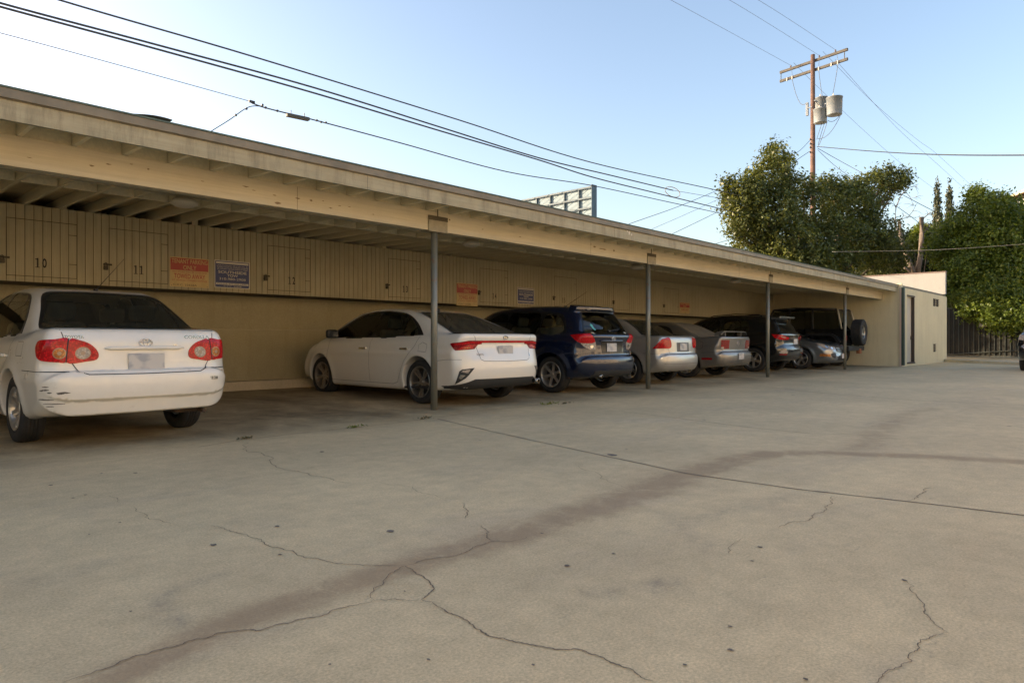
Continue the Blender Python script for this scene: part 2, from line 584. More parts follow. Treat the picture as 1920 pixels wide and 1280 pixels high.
# parking bays: oil and tyre dirt worn into the slab
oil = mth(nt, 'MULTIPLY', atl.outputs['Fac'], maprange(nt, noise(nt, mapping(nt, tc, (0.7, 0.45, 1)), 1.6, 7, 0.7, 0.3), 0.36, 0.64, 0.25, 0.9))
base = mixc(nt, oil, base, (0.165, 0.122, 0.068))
nt.links.new(base, p.inputs['Base Color'])
hgt = mth(nt, 'ADD', noise(nt, tc, 260, 3, 0.7), mth(nt, 'MULTIPLY', noise(nt, tc, 5, 5, 0.6), 1.5))
bump_to(nt, p, hgt, 0.35, 0.004)
M['ground'] = m
M['crack'] = plain('crack_dark', (0.17, 0.13, 0.09), 0.95, var=0.4, scale=14)
M['spot'] = plain('oil_spot', (0.14, 0.115, 0.09), 0.8, var=0.4, scale=30)
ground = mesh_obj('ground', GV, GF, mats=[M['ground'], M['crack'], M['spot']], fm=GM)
tag(ground, 'cracked beige concrete parking lot with a brown drainage stain', kind='structure')
allp = np.array([v[:2] for v in GV])
st = np.maximum(path_field(allp, stain_path, stain_w), 0.6 * path_field(allp, branch_path, [0.25] * 5))
st = np.maximum(st, 0.35 * path_field(allp, stain_path, [q * 2.2 for q in stain_w]))
a = ground.data.attributes.new('stain', 'FLOAT', 'POINT')
a.data.foreach_set('value', st.astype(np.float32))
mkp = [gpath([(830, 762), (740, 775), (660, 800), (610, 835), (595, 870), (605, 900), (640, 925), (690, 938)], ZA), gpath([(265, 945), (350, 945), (440, 925), (540, 900), (610, 895), (632, 908), (600, 925), (540, 935)], ZB),
       gpath([(560, 640), (640, 690), (700, 740), (760, 770)], ZB), gpath([(140, 780), (260, 760), (420, 700)], ZA), gpath([(1180, 560), (900, 610), (600, 700)], ZB)]
mk = np.max([path_field(allp, q_, [0.035] * len(q_)) for q_ in mkp[:2]] + [0.6 * path_field(allp, q_, [0.07] * len(q_)) for q_ in mkp[2:]], axis=0)
a = ground.data.attributes.new('mark', 'FLOAT', 'POINT')
a.data.foreach_set('value', mk.astype(np.float32))
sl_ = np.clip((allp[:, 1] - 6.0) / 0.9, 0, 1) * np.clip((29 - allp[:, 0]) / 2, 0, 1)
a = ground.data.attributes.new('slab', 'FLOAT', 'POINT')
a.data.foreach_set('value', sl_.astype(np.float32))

# ------------------------------------------------------------------ carport
XL, XR = -16.0, 27.0
DB0, DB1 = 6.96, 7.09            # beam faces
ZB0, ZB1 = 2.405, 2.665
DF = 6.47
DLK = 10.94
DW = 11.75
rz = lambda d: 2.670 + 0.02 * (d - 6.96)      # underside of the rafters

cp = empty('carport', (8.0, 7.03, 0))
tag(cp, 'long cream timber carport roof on dark steel posts along the lot', 'carport')
t = MB().box((XL, DB0, ZB0), (XR - 0.004, DB1, ZB1))
rndb = random.Random(12)
M['chip'] = plain('bare_wood_chip', (0.20, 0.14, 0.08), 0.9, var=0.3, scale=40)
M['joint'] = plain('joint_line', (0.10, 0.08, 0.055), 0.9)
M['pale_patch'] = plain('filler_patch', (0.62, 0.56, 0.45), 0.8)


def chip(t, x, y, D, wpx, hpx, mi):
    """small ragged flake on a board face"""
    c = at_y(x, y, D)
    s = (c.x * FP + c.y * AP) / NP_ / FP
    rx, rz_ = wpx * s * 0.65, hpx * s * 0.45
    t.cur = mi
    n = 11
    v = [(c.x + rx * math.cos(6.283 * k / n) * rndb.uniform(.45, 1.1), D - 0.0012, c.z + rz_ * math.sin(6.283 * k / n) * rndb.uniform(.45, 1.1)) for k in range(n)]
    t.add(v, [tuple(range(n))])


for x, y, w_, h_ in ((172, 311, 9, 4), (203, 308, 9, 3), (246, 308, 6, 2), (278, 317, 5, 4), (515, 366, 6, 3), (521, 381, 13, 5), (558, 372, 9, 3), (583, 376, 6, 5), (620, 390, 7, 3), (637, 386, 6, 2), (606, 377, 4, 2), (461, 350, 12, 3), (476, 357, 8, 2),
                     (1115, 463, 8, 5), (1130, 467, 22, 3), (1151, 470, 5, 6), (1108, 458, 4, 3), (843, 412, 5, 5), (700, 402, 4, 2), (655, 388, 6, 2), (905, 430, 4, 2), (975, 444, 5, 2), (55, 296, 8, 2), (380, 340, 6, 2)):
    chip(t, x, y, DB0, w_, h_, 1)
t.cur = 2
for x in (3.9, 9.4, 15.2, 20.8):
    t.box((x, DB0 - 0.0012, ZB0 + .003), (x + .004, DB0 - .0002, ZB1 - .003))
under(t.build('beam', None, mats=[M['beam'], M['chip'], M['joint']]), cp)
t = MB().box((XL, DF, 2.655), (XR - 0.1, DF + 0.04, 2.812))
t.cur = 1
for x in (-.4, 4.5, 9.4, 14.3, 19.2, 24.1):
    t.box((x, DF - 0.0012, 2.657), (x + .004, DF - .0002, 2.81))
t.cur = 2
for x, y, w_, h_ in ((1180, 437, 5, 12), (1176, 433, 4, 6), (1184, 440, 4, 6)): chip(t, x, y, DF, w_, h_, 2)
under(t.build('fascia', None, mats=[M['fascia'], M['joint'], M['pale_patch']]), cp)
t = MB().box((XL, DF - 0.028, 2.820), (34.7, DF + 0.05, 2.897)).box((XL, DF - 0.012, 2.812), (34.7, DF + 0.05, 2.8198))
o = t.build('roof_edge', M['edge_metal'], bevel=0.004); under(o, cp)
t = MB().box((XL, DF - 0.036, 2.8975), (34.72, DF + 0.10, 2.912))
under(t.build('roof_flashing', M['roofing']), cp)
# deck boards, underside seen between the rafters
t = MB()
d = DF + 0.051
k = 0
while d < 12.0:
    e = min(d + 0.19, 12.0)
    t.add([(XL, d, rz(d) + .142), (XR, d, rz(d) + .142), (XR, e - .004, rz(e) + .142), (XL, e - .004, rz(e) + .142),
           (XL, d, rz(d) + .165), (XR, d, rz(d) + .165), (XR, e - .004, rz(e) + .165), (XL, e - .004, rz(e) + .165)],
          [(0, 3, 2, 1), (4, 5, 6, 7), (0, 1, 5, 4), (1, 2, 6, 5), (2, 3, 7, 6), (3, 0, 4, 7)])
    d = e
under(t.build('roof_deck', M['deck']), cp)
t = MB()
for x0, x1 in ((XL, 34.7),):
    t.add([(x0, DF + .06, 2.87), (x1, DF + .06, 2.87), (x1, 12.1, 2.985), (x0, 12.1, 2.985), (x0, DF + .06, 2.84), (x1, DF + .06, 2.84), (x1, 12.1, 2.955), (x0, 12.1, 2.955)],
          [(0, 1, 2, 3), (4, 7, 6, 5), (0, 4, 5, 1), (1, 5, 6, 2), (2, 6, 7, 3), (3, 7, 4, 0)])
under(t.build('roof_membrane', M['roofing']), cp)
# rafters
xs = 1.335 - 0.406 * 9
rf = None
while xs < XR - 0.1:
    if rf is None:
        d0, d1 = DF + 0.042, 11.74
        v = []
        for d in (d0, d1):
            for x in (-0.019, 0.019):
                for zz in (rz(d), rz(d) + 0.14):
                    v.append((x, d - 7.03, zz))
        rf = mesh_obj('rafter', v, [(0, 1, 3, 2), (4, 6, 7, 5), (0, 4, 5, 1), (2, 3, 7, 6), (0, 2, 6, 4), (1, 5, 7, 3)], M['rafter'])
        rf.parent = cp
        o = rf
    else:
        o = rf.copy(); COL.objects.link(o)
    o.location = (xs - 8.0, 0, 0)
    o.rotation_euler = (0, 0, random.uniform(-.004, .004))
    xs += 0.406
for nm_, d_ in (('blocking_board', DB0 + 0.03), ('blocking_board', 9.2)):
    t = MB()
    xb = 1.335 - 0.406 * 9
    while xb < XR - 0.5:
        t.box((xb + 0.022, d_, rz(d_) + 0.002), (xb + 0.384, d_ + 0.036, rz(d_) + 0.138))
        xb += 0.406
    under(t.build(nm_, M['rafter']), cp)
# posts with bracket plates
PX = [at_y(814, 600, 7.03).x, at_y(1215, 600, 7.03).x, at_y(1439.5, 600, 7.03).x, at_y(1584, 600, 7.03).x]
pm, nt = new_mat('post_paint')
p = principled(nt, Roughness=0.4, Metallic=0.3)
tcn = N(nt, 'TexCoord').outputs['Object']
cc = mixc(nt, maprange(nt, noise(nt, mapping(nt, tcn, (6, 6, 1.2)), 2.0, 6, 0.7), 0.35, 0.7, 0, 1), (0.16, 0.165, 0.14), (0.24, 0.235, 0.19))
sep = N(nt, 'SeparateXYZ'); nt.links.new(tcn, sep.inputs[0])
rb = mth(nt, 'MULTIPLY', maprange(nt, noise(nt, tcn, 9, 6, 0.8), 0.56, 0.66, 0, 1), 0.8)
cc = mixc(nt, rb, cc, (0.26, 0.13, 0.07))
nt.links.new(cc, p.inputs['Base Color'])
M['postp'] = pm
for k, x in enumerate(PX):
    t = MB().lathe([(0.0, -0.02), (0.0455, -0.02), (0.0455, ZB0 - 0.004), (0, ZB0 - 0.004)], 20)
    o = t.build('post', M['postp'], cp, smooth=False)
    o.data.polygons.foreach_set('use_smooth', [len(f.vertices) == 4 and abs(f.normal.z) < .5 for f in o.data.polygons])
    o.location = (x - 8.0, 0, 0)
    o['label'] = 'dark steel post ' + ['in front of the white fastback sedan', 'in front of the silver sedan', 'in front of the black sport utility', 'in front of the off-roader'][k]
    hw = [0.165, 0.15, 0.115, 0.12][k]
    b = MB()
    zb = ZB0 - 0.012
    b.box((-hw, DB0 - 7.03 - 0.016, zb), (hw, DB0 - 7.03 - 0.004, zb + 0.205))
    b.box((-hw, DB1 - 7.03 + 0.004, zb), (hw, DB1 - 7.03 + 0.016, zb + 0.205))
    b.box((-hw, DB0 - 7.03 - 0.0035, zb + 0.001), (hw, DB1 - 7.03 + 0.0035, zb + 0.0095))
    b.cur = 1
    b.box((-hw - .003, DB0 - 7.03 - 0.020, zb + 0.150), (hw + .003, DB0 - 7.03 - 0.0165, zb + 0.208))
    b.box((-0.008, DB0 - 7.03 - 0.010, zb + 0.2085), (0.004, DB0 - 7.03 - 0.004, zb + 0.30))
    o2 = b.build('bracket_plate', None, o, mats=[M['bracket'], M['shadow_wood']])

# ceiling conduit and lamps
t = MB()
for a_, b_ in ((XL, 26.5),):
    t.tube([(x, 8.5, rz(8.5) - 0.016 + 0.006 * math.sin(x * 1.3)) for x in np.arange(a_, b_, 0.8)], 0.012, 8)
under(t.build('conduit', M['conduit'], smooth=True), cp)
for k, lx in enumerate((3.27, 8.04, 13.24, 18.3)):
    r0 = empty('ceiling_lamp', (lx, 8.5, rz(8.5) - 0.03))
    tag(r0, ['round opal ceiling lamp under the rafters above the first white sedan', 'round opal ceiling lamp under the rafters above the white fastback',
             'round opal ceiling lamp under the rafters above the silver sedan', 'round opal ceiling lamp under the rafters above the black sport utility'][k], 'ceiling lamp', 'lamps under the carport roof')
    MB().lathe([(0, 0.03), (0.10, 0.03), (0.10, -0.02), (0.13, -0.03), (0.13, -0.04), (0, -0.04)], 28).build('base', M['conduit'], r0, True)
    MB().lathe([(0.128, -0.041), (0.155, -0.06), (0.15, -0.09), (0.11, -0.115), (0.05, -0.127), (0, -0.13)], 28).build('diffuser', M['lamp_white'], r0, True)

# ------------------------------------------------------------------ back wall with footing kerb
bw = empty('stucco_wall', (8, DW, 0))
tag(bw, 'yellow beige stucco back wall under the storage lockers', 'wall')
t = MB().box((XL, DW, 1.133), (XR, DW + 0.2, 2.95))
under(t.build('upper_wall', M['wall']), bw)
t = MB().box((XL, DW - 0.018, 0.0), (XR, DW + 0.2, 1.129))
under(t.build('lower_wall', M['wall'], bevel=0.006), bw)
cb = mat_stucco('kerb_concrete', (0.58, 0.50, 0.35), 0.5, 0.6)
t = MB().box((XL, 11.45, 0.0), (XR, DW - 0.0185, 0.225))
kb = t.build('kerb', cb, bevel=0.02)
tag(kb, 'low rough concrete kerb at the foot of the back wall', kind='structure')

# ------------------------------------------------------------------ storage lockers hung over the bonnets
ZL0, ZL1 = 1.723, 2.752
XE = at_y(1470, 560, DLK).x
lk = empty('storage_locker', (8, DLK, 1.7))
tag(lk, 'long row of cream boarded storage lockers hung on the back wall', 'locker')
BW_ = 0.1008
X0G = at_y(11.7, 500, DLK).x
t = MB()
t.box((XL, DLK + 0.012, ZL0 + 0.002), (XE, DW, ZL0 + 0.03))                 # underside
t.box((XL, DLK + 0.012, ZL0 + 0.03), (XE, DLK + 0.03, ZL1 - 0.002))          # backing
t.cur = 1
kk = int((XL - X0G) / BW_)
while X0G + kk * BW_ < XE:
    xa = X0G + kk * BW_
    t.box((xa + 0.004, DLK + random.uniform(0, .0015), ZL0), (min(xa + BW_ - 0.003, XE), DLK + 0.0118, ZL1))
    kk += 1
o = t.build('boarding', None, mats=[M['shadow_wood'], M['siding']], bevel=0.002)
under(o, lk)
gaps = [(11.7, 142.5, 403, 417, 512.5, 519.5, '10', 77, 493), (203.5, 314.5, 424, 436, 524.5, 531, '11', 260, 506), (505, 586, 459, 466, 551, 553, '12', 547, 526),
        (729.5, 791, 483, 488, 557, 559, '13', 760, 542), (902.5, 951, 501, 506, 571, 573, '14', 927, 555), (1038, 1080, 517, 521, 579, 581, '15', 1057, 563), (1150, 1182, 529, 532, 586, 588, '16', 1166, 572),
        (1244, 1272, 540, 543, 594, 596, '17', 1256, 579)]
for k, (xa, xb, ta, tb, ba, bb, num, nx_, nyy) in enumerate(gaps):
    A, B = at_y(xa, ta, DLK), at_y(xb, tb, DLK)
    zt, zb_ = 2.555, 1.80
    ka = round((A.x - X0G) / BW_); kb_ = max(ka + 4, round((B.x - X0G) / BW_))
    x0, x1 = X0G + ka * BW_, X0G + kb_ * BW_
    t = MB()
    f = DLK - 0.0016
    for kk in range(ka, kb_):
        t.box((X0G + kk * BW_ + (0.006 if kk == ka else 0.004), f, zb_ + 0.004), (X0G + (kk + 1) * BW_ - (0.006 if kk == kb_ - 1 else 0.003), f + 0.0016 + 0.004, zt - 0.004))
    dr = t.build('locker_door', M['siding'])
    under(dr, lk)
    dr['label'] = 'boarded locker door numbered ' + num
    # the gap around the door
    g = MB()
    for a_, b_ in (((x0 - 0.003, f + .001, zb_), (x0 + 0.003, f + .003, zt)), ((x1 - 0.004, f + .001, zb_), (x1 + 0.004, f + .003, zt)),
                   ((x0, f + .001, zt - 0.003), (x1, f + .003, zt + 0.004)), ((x0, f + .001, zb_ - 0.004), (x1, f + .003, zb_ + 0.003))):
        g.box((a_[0], f - .0006, a_[2]), (b_[0], f + .0025, b_[2]))
    for zz in (zt - 0.16, zb_ + 0.19):
        g.box((x1 - BW_, f - .0009, zz), (x1, f - .0004, zz + 0.007))
    g.build('door_gap', M['dark']).parent = dr
    bpy.context.view_layer.update()
    ch = [c for c in dr.children if c.name.startswith('door_gap')][0]
    ch.matrix_parent_inverse = dr.matrix_world.inverted()
    pl = MB()
    pc = Vector((x0 - 0.05, f, 2.0))
    pl.obox(pc + Vector((0.03, -0.008, 0.03)), (0.11, 0.008, 0.026))
    pl.obox(pc + Vector((0.0, -0.03, -0.02)), (0.055, 0.03, 0.06), bev=0.006)
    pl.tube([pc + Vector((-0.018, -0.028, 0.0)), pc + Vector((-0.018, -0.028, 0.04)), pc + Vector((0, -0.028, 0.055)), pc + Vector((0.018, -0.028, 0.04)), pc + Vector((0.018, -0.028, 0.0))], 0.006, 6)
    o = pl.build('padlock', M['brass']); o.parent = dr; o.matrix_parent_inverse = dr.matrix_world.inverted()
    nc = at_y(nx_, nyy, f - 0.002)
    if num in ('16', '17'):
        continue
    vv, fc = [], []
    hh = 0.128
    for ci, ch_ in enumerate(num):
        cx_ = nc.x + (ci - .5) * 0.078
        if ch_ == '1':
            for (xa_, xb_, za_, zb2) in ((-.009, .009, -.5, .5), (-.026, .026, -.5, -.44), (-.026, -.0091, .33, .43)):
                k0 = len(vv)
                vv += [(cx_ + xa_, f - .004, nc.z + za_ * hh), (cx_ + xb_, f - .004, nc.z + za_ * hh), (cx_ + xb_, f - .004, nc.z + zb2 * hh), (cx_ + xa_, f - .004, nc.z + zb2 * hh)]
                fc.append((k0, k0 + 1, k0 + 2, k0 + 3))
        else:
            v, f2 = text_geo(ch_, 0.175, 0.62, bold=0.0035)
            ys = [q_[1] for q_ in v]; ky = hh / (max(ys) - min(ys)); my = (min(ys) + max(ys)) / 2
            k0 = len(vv)
            vv += [(cx_ + a_, f - .004, nc.z + (b_ - my) * ky) for a_, b_ in v]
            fc += [tuple(i + k0 for i in q_) for q_ in f2]
    o = mesh_obj('numeral', vv, fc, M['numeral']); o.parent = dr; o.matrix_parent_inverse = dr.matrix_world.inverted()

# cross blocking seen in the dark gap above the lockers
t = MB()
for x in (2.56, 4.35, 6.2, 8.0, 9.8, 11.6):
    t.box((x, DLK + 0.06, ZL1 - 0.05), (x + 0.09, DLK + 0.10, rz(DLK) + 0.139))
under(t.build('blocking', M['rafter']), cp)

# ------------------------------------------------------------------ signs on the lockers
M['sign_yellow'] = plain('sign_yellow', (0.60, 0.45, 0.19), 0.45, var=0.12, scale=6)
M['sign_red'] = plain('sign_red', (0.42, 0.06, 0.045), 0.45)
M['sign_blue'] = plain('sign_blue', (0.018, 0.036, 0.16), 0.4)
M['sign_white'] = plain('sign_white', (0.66, 0.62, 0.52), 0.45)


def sign(name, label, group, cx, cz, W, H, kind, tilt=0.0, dd=None):
    D0 = (dd if dd is not None else DLK) - 0.006
    r0 = empty(name, (cx, D0, cz))
    tag(r0, label, 'sign', group)
    L = lambda a, b, lay: (a * W, -0.002 - 0.0016 * lay, b * H)

    def plate(x0, x1, z0, z1, lay, t):
        a, b = L(x0, z0, lay), L(x1, z1, lay)
        t.box((a[0], a[1] - 0.0012, a[2]), (b[0], a[1], b[2]))

    def words(body, x, z, hh, col, bold=0.0, wmax=None):
        v, f = text_geo(body, hh * H * 1.38, 1.0, bold=bold)
        xs_ = [q[0] for q in v]; zs_ = [q[1] for q in v]
        wid = max(xs_) - min(xs_)
        k = (wmax * W) / wid if wmax else 1.0
        mx = (max(xs_) + min(xs_)) / 2; mz = (max(zs_) + min(zs_)) / 2
        kz = hh * H / (max(zs_) - min(zs_))
        return [((a - mx) * k + x * W, -0.0105, (b - mz) * kz + z * H) for a, b in v], f, col

    lets = []
    t = MB()
    if kind == 'tenant':
        t.cur = 0; plate(-.5, .5, -.5, .5, 0, t)
        t.cur = 1; plate(-.485, .485, .06, .47, 1, t)
        t.cur = 0; plate(-.485, .485, -.485, .055, 1.01, t)
        mats = [M['sign_yellow'], M['sign_red']]
        lets += [words('TENANT PARKING', 0, .365, .15, 'sign_yellow', .001, .92), words('ONLY', 0, .16, .15, 'sign_yellow', .001, .34),
                 words('VIOLATORS WILL BE CITED AND', 0, .005, .055, 'sign_red', 0, .9), words('TOWED AWAY', 0, -.135, .165, 'sign_red', .0015, .8),
                 words('AT VEHICLE OWNERS EXPENSE', 0, -.275, .055, 'sign_red', 0, .9), words('C.V.C. 22658A', -.12, -.43, .06, 'numeral', 0, .6)]
    else:
        t.cur = 0; plate(-.5, .5, -.5, .5, 0, t)
        t.cur = 1; plate(-.475, .475, -.475, .47, 1, t)
        t.cur = 0; plate(-.455, .455, .375, .445, 2, t); plate(-.455, .455, -.385, -.315, 2, t)
        mats = [M['sign_white'], M['sign_blue']]
        lets += [words('UNAUTHORIZED VEHICLES WILL BE', 0, .31, .04, 'sign_white', 0, .88), words('TOWED AWAY AT OWNERS EXPENSE', 0, .245, .04, 'sign_white', 0, .88),
                 words('24 HOURS / SEVEN DAYS A WEEK', 0, .185, .04, 'sign_white', 0, .86), words('SOUTHSIDE', 0, .075, .10, 'sign_white', .001, .8), words('TOW', 0, -.045, .09, 'sign_white', .001, .3),
                 words('310-980-2908', 0, -.17, .085, 'sign_white', 0, .74), words('POLICE: 877-ASK-LAPD', 0, -.35, .05, 'sign_blue', 0, .84), words('C.V.C. 22658', 0, -.43, .04, 'sign_white', 0, .5)]
    t.build('panel', None, r0, mats=mats)
    by = {}
    for v, f, col in lets:
        vv, ff = by.setdefault(col, ([], []))
        n = len(vv); vv += v; ff += [tuple(i + n for i in q_) for q_ in f]
    cols = list(by)
    V, F, Mi = [], [], []
    for ci, col in enumerate(cols):
        n = len(V); V += by[col][0]; F += [tuple(i + n for i in q_) for q_ in by[col][1]]; Mi += [ci] * len(by[col][1])
    mesh_obj('lettering', V, F, None, r0, mats=[M[c] for c in cols], fm=Mi)
    b = MB()
    for sx in (-.46, .46):
        for sz in (-.46, .46):
            b.obox((sx * W, -0.010, sz * H), (0.012, 0.006, 0.012))
    b.build('screw', M['bracket'], r0)
    r0.rotation_euler = (0, tilt, 0)
    return r0


def sign_at(name, label, group, x0, x1, y0, y1, kind, **kw):
    A = at_y(x0, (y0 + y1) / 2, DLK); B = at_y(x1, (y0 + y1) / 2, DLK)
    C = (A + B) / 2
    T = at_y((x0 + x1) / 2, y0, DLK); U = at_y((x0 + x1) / 2, y1, DLK)
    return sign(name, label, group, C.x, (T.z + U.z) / 2, B.x - A.x, T.z - U.z, kind, **kw)


sign_at('tenant_parking_sign', 'red and yellow tenant parking sign between lockers 11 and 12', 'tenant parking signs', 318, 391, 483.5, 538.5, 'tenant')
sign_at('tenant_parking_sign', 'red and yellow tenant parking sign next to locker 14', 'tenant parking signs', 855.5, 895, 531.5, 573.5, 'tenant')
s3 = sign_at('tenant_parking_sign', 'curled red and yellow tenant parking sign behind the silver sedan', 'tenant parking signs', 1274, 1292.5, 567.5, 588, 'tenant')
sign_at('towing_sign', 'dark blue towing sign with white lettering beside the red sign by locker 11', 'towing signs', 401.5, 468, 489.5, 540.5, 'tow')
sign_at('towing_sign', 'dark blue towing sign right above the blue hatchback', 'towing signs', 969.5, 1001, 539.5, 570, 'tow')

# ------------------------------------------------------------------ shed at the far end
DS = 6.35
XS1 = 34.45
sh = empty('storage_shed', (XR, DS, 0))
tag(sh, 'cream stucco shed with a narrow door closing the end of the carport', 'shed')
dx0, dx1 = at_y(1701, 600, DS).x, at_y(1714.5, 600, DS).x
dz1 = at_y(1707, 556, DS).z
ZT = 2.808
wl = MB()
wl.box((XR, DS + 0.001, 0), (XR + 0.15, 11.749, 2.95))
wl.box((XR + 0.001, DS, 0), (dx0, DS + 0.16, ZT)).box((dx1, DS, 0), (XS1, DS + 0.16, ZT)).box((dx0, DS, dz1), (dx1, DS + 0.16, ZT)).box((dx0, DS + .002, 0), (dx1, DS + 0.16, 0.12))
wl.box((XS1 - 0.15, DS + 0.161, 0), (XS1, 11.75, 2.9))
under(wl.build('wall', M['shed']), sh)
t = MB().box((dx0, DS + 0.10, 0.121), (dx1, DS + 0.14, dz1))
M['door'] = mat_painted_wood('door_paint', (0.52, 0.48, 0.40), 'Z', 0.4, 0.2)
dr = t.build('door', M['door']); under(dr, sh)
M['jamb'] = plain('jamb_brown', (0.055, 0.04, 0.03), 0.7)
t = MB().box((dx1 - 0.045, DS - 0.006, 0.10), (dx1 + 0.004, DS + 0.0995, dz1)).box((dx0 - 0.03, DS - 0.012, dz1 + .001), (dx1 + 0.06, DS + 0.098, dz1 + 0.05)).box((dx0 - 0.02, DS - 0.02, 0.07), (dx1 + 0.06, DS + 0.0995, 0.1205))
o = t.build('door_frame', M['jamb']); o.parent = dr; bpy.context.view_layer.update(); o.matrix_parent_inverse = dr.matrix_world.inverted()
t = MB().obox((dx1 - 0.12, DS + 0.085, 1.02), (0.05, 0.03, 0.14)).tube([(dx1 - .12, DS + .08, 1.03), (dx1 - .12, DS + .03, 1.03), (dx1 - .2, DS + .03, 1.03)], 0.012)
o = t.build('handle', M['brass']); o.parent = dr; o.matrix_parent_inverse = dr.matrix_world.inverted()
t = MB().obox((XR + 0.03, DS - 0.045, 1.42), (0.16, 0.085, 2.76), bev=0.008)
under(t.build('downspout', M['green_trim']), sh)
t = MB().box((XR - 0.045, DS - 0.03, 0), (XR - 0.0505 + 0.045, DS + 0.05, 2.80))
under(t.build('corner_trim', plain('pink_trim', (0.55, 0.42, 0.34), 0.7)), sh)


def vent(xa, xb, ya, yb, cols, rows):
    A = at_y(xa, ya, DS); B = at_y(xb, yb, DS)
    t = MB()
    for i in range(cols):
        for j in range(rows):
            x0 = A.x + (B.x - A.x) * (i + .12) / cols; x1 = A.x + (B.x - A.x) * (i + .88) / cols
            z0 = B.z + (A.z - B.z) * (j + .18) / rows; z1 = B.z + (A.z - B.z) * (j + .82) / rows
            t.box((x0, DS - 0.004, z0), (x1, DS - .0005, z1))
            t.box((x0 - .01, DS - 0.03, z1), (x1 + .01, DS - .0005, z1 + .02))
    under(t.build('air_vent', M['dark']), sh)


vent(1749, 1760, 560, 576, 2, 4)
vent(1749.5, 1754.5, 645, 660, 1, 4)
# white fire wall rising behind the shed
pw = empty('parapet_wall', (XS1 + .1, 9, 0))
tag(pw, 'plain white parapet wall rising behind the shed roof', 'wall')
zt = 3.87
t = MB().box((XS1 - 0.22, DS + 0.012, 2.93), (XS1 - 0.002, 11.7, zt)).box((XS1 - 0.22, 11.76, 0), (XS1 - 0.002, 17.0, zt - .001))
under(t.build('wall', M['white_stucco']), pw)
t = MB().box((XS1 - 0.24, DS - 0.01, zt + .001), (XS1 + 0.02, 17.02, zt + 0.05))
under(t.build('coping', plain('coping', (0.16, 0.11, 0.09), 0.7)), pw)

# ------------------------------------------------------------------ gate and kerb at the end of the lot
GX = 42.0
ga = empty('iron_gate', (GX, 5.0, 0))
tag(ga, 'tall dark iron bar gate under the overhanging tree', 'gate')
gtop = 2.62
t = MB()
for z_ in (0.10, gtop):
    t.box((GX - 0.025, -6.0, z_ - 0.025), (GX + 0.025, 9.5, z_ + 0.025))
under(t.build('rail', M['iron']), ga)
t = MB()
for d in np.arange(-6.0, 9.5, 0.22):
    t.box((GX - 0.018, d - 0.018, 0.126), (GX + 0.018, d + 0.018, gtop - 0.026))
under(t.build('bars', M['iron']), ga)
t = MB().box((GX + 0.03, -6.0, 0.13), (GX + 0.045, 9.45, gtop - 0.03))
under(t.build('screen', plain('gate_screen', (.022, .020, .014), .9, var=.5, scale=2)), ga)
t = MB()
for d in (9.5, 3.4, -1.5):
    t.box((GX - 0.06, d - 0.06, -0.02), (GX + 0.06, d + 0.06, gtop + 0.05))
t.tube([(GX - .05, 8.6, 0.1), (GX - .05, 3.4, 0.52)], 0.03, 8)
under(t.build('gate_frame', M['iron']), ga)
sb = at_f(1836, 592, 0); A = None
gsx = GX - 0.05
def at_x(x, y, X):
    v = ray(x, y); k = X / v.x
    return Vector((X, v.y * k, HC + v.z * k))
A, B = at_x(1836, 590, gsx), at_x(1879, 612, gsx)
t = MB().box((gsx - 0.02, min(A.y, B.y), B.z), (gsx, max(A.y, B.y), A.z))
o = t.build('notice_board', plain('notice_pale', (.30, .28, .23), .6, var=.2, scale=3))
tag(o, 'blank pale notice board hung on the iron gate among leaves', 'sign')
K0, K1 = at_g(1764, 678), at_g(1990, 688)
t = MB()
dK = (K1 - K0).normalized(); nK = Vector((-dK.y, dK.x, 0))
if nK.x < 0: nK = -nK
va = [K0, K1, K1 + nK * 0.4, K0 + nK * 0.4]
t.add([(p.x, p.y, -0.01) for p in va] + [(p.x, p.y, 0.12) for p in va], [(4, 5, 6, 7), (0, 1, 5, 4), (1, 2, 6, 5), (2, 3, 7, 6), (3, 0, 4, 7)])
o = t.build('kerb', cb, bevel=0.02)
tag(o, 'low broken kerb in front of the iron gate', kind='structure')
# ------------------------------------------------------------------ foliage
def mat_leaf(name, col, tip, trans=0.35):
    m, nt = new_mat(name)
    o = nt.nodes.new('ShaderNodeOutputMaterial')
    geo = nt.nodes.new('ShaderNodeNewGeometry')
    c = mixc(nt, geo.outputs['Random Per Island'], col, tip)
    tc = N(nt, 'TexCoord').outputs['Object']
    c = mixc(nt, maprange(nt, noise(nt, tc, 0.7, 3, 0.6), 0.35, 0.65, 0, 0.6), c, tuple(q * 0.55 for q in col))
    p = nt.nodes.new('ShaderNodeBsdfPrincipled'); p.inputs['Roughness'].default_value = 0.45
    p.inputs['Specular IOR Level'].default_value = 0.4
    t = nt.nodes.new('ShaderNodeBsdfTranslucent')
    nt.links.new(c, p.inputs['Base Color'])
    c2 = mixc(nt, 1.0, c, (1.5, 1.35, 0.5), 'MULTIPLY')
    nt.links.new(c2, t.inputs['Color'])
    mx = nt.nodes.new('ShaderNodeMixShader'); mx.inputs[0].default_value = trans
    nt.links.new(p.outputs[0], mx.inputs[1]); nt.links.new(t.outputs[0], mx.inputs[2])
    nt.links.new(mx.outputs[0], o.inputs[0])
    return m


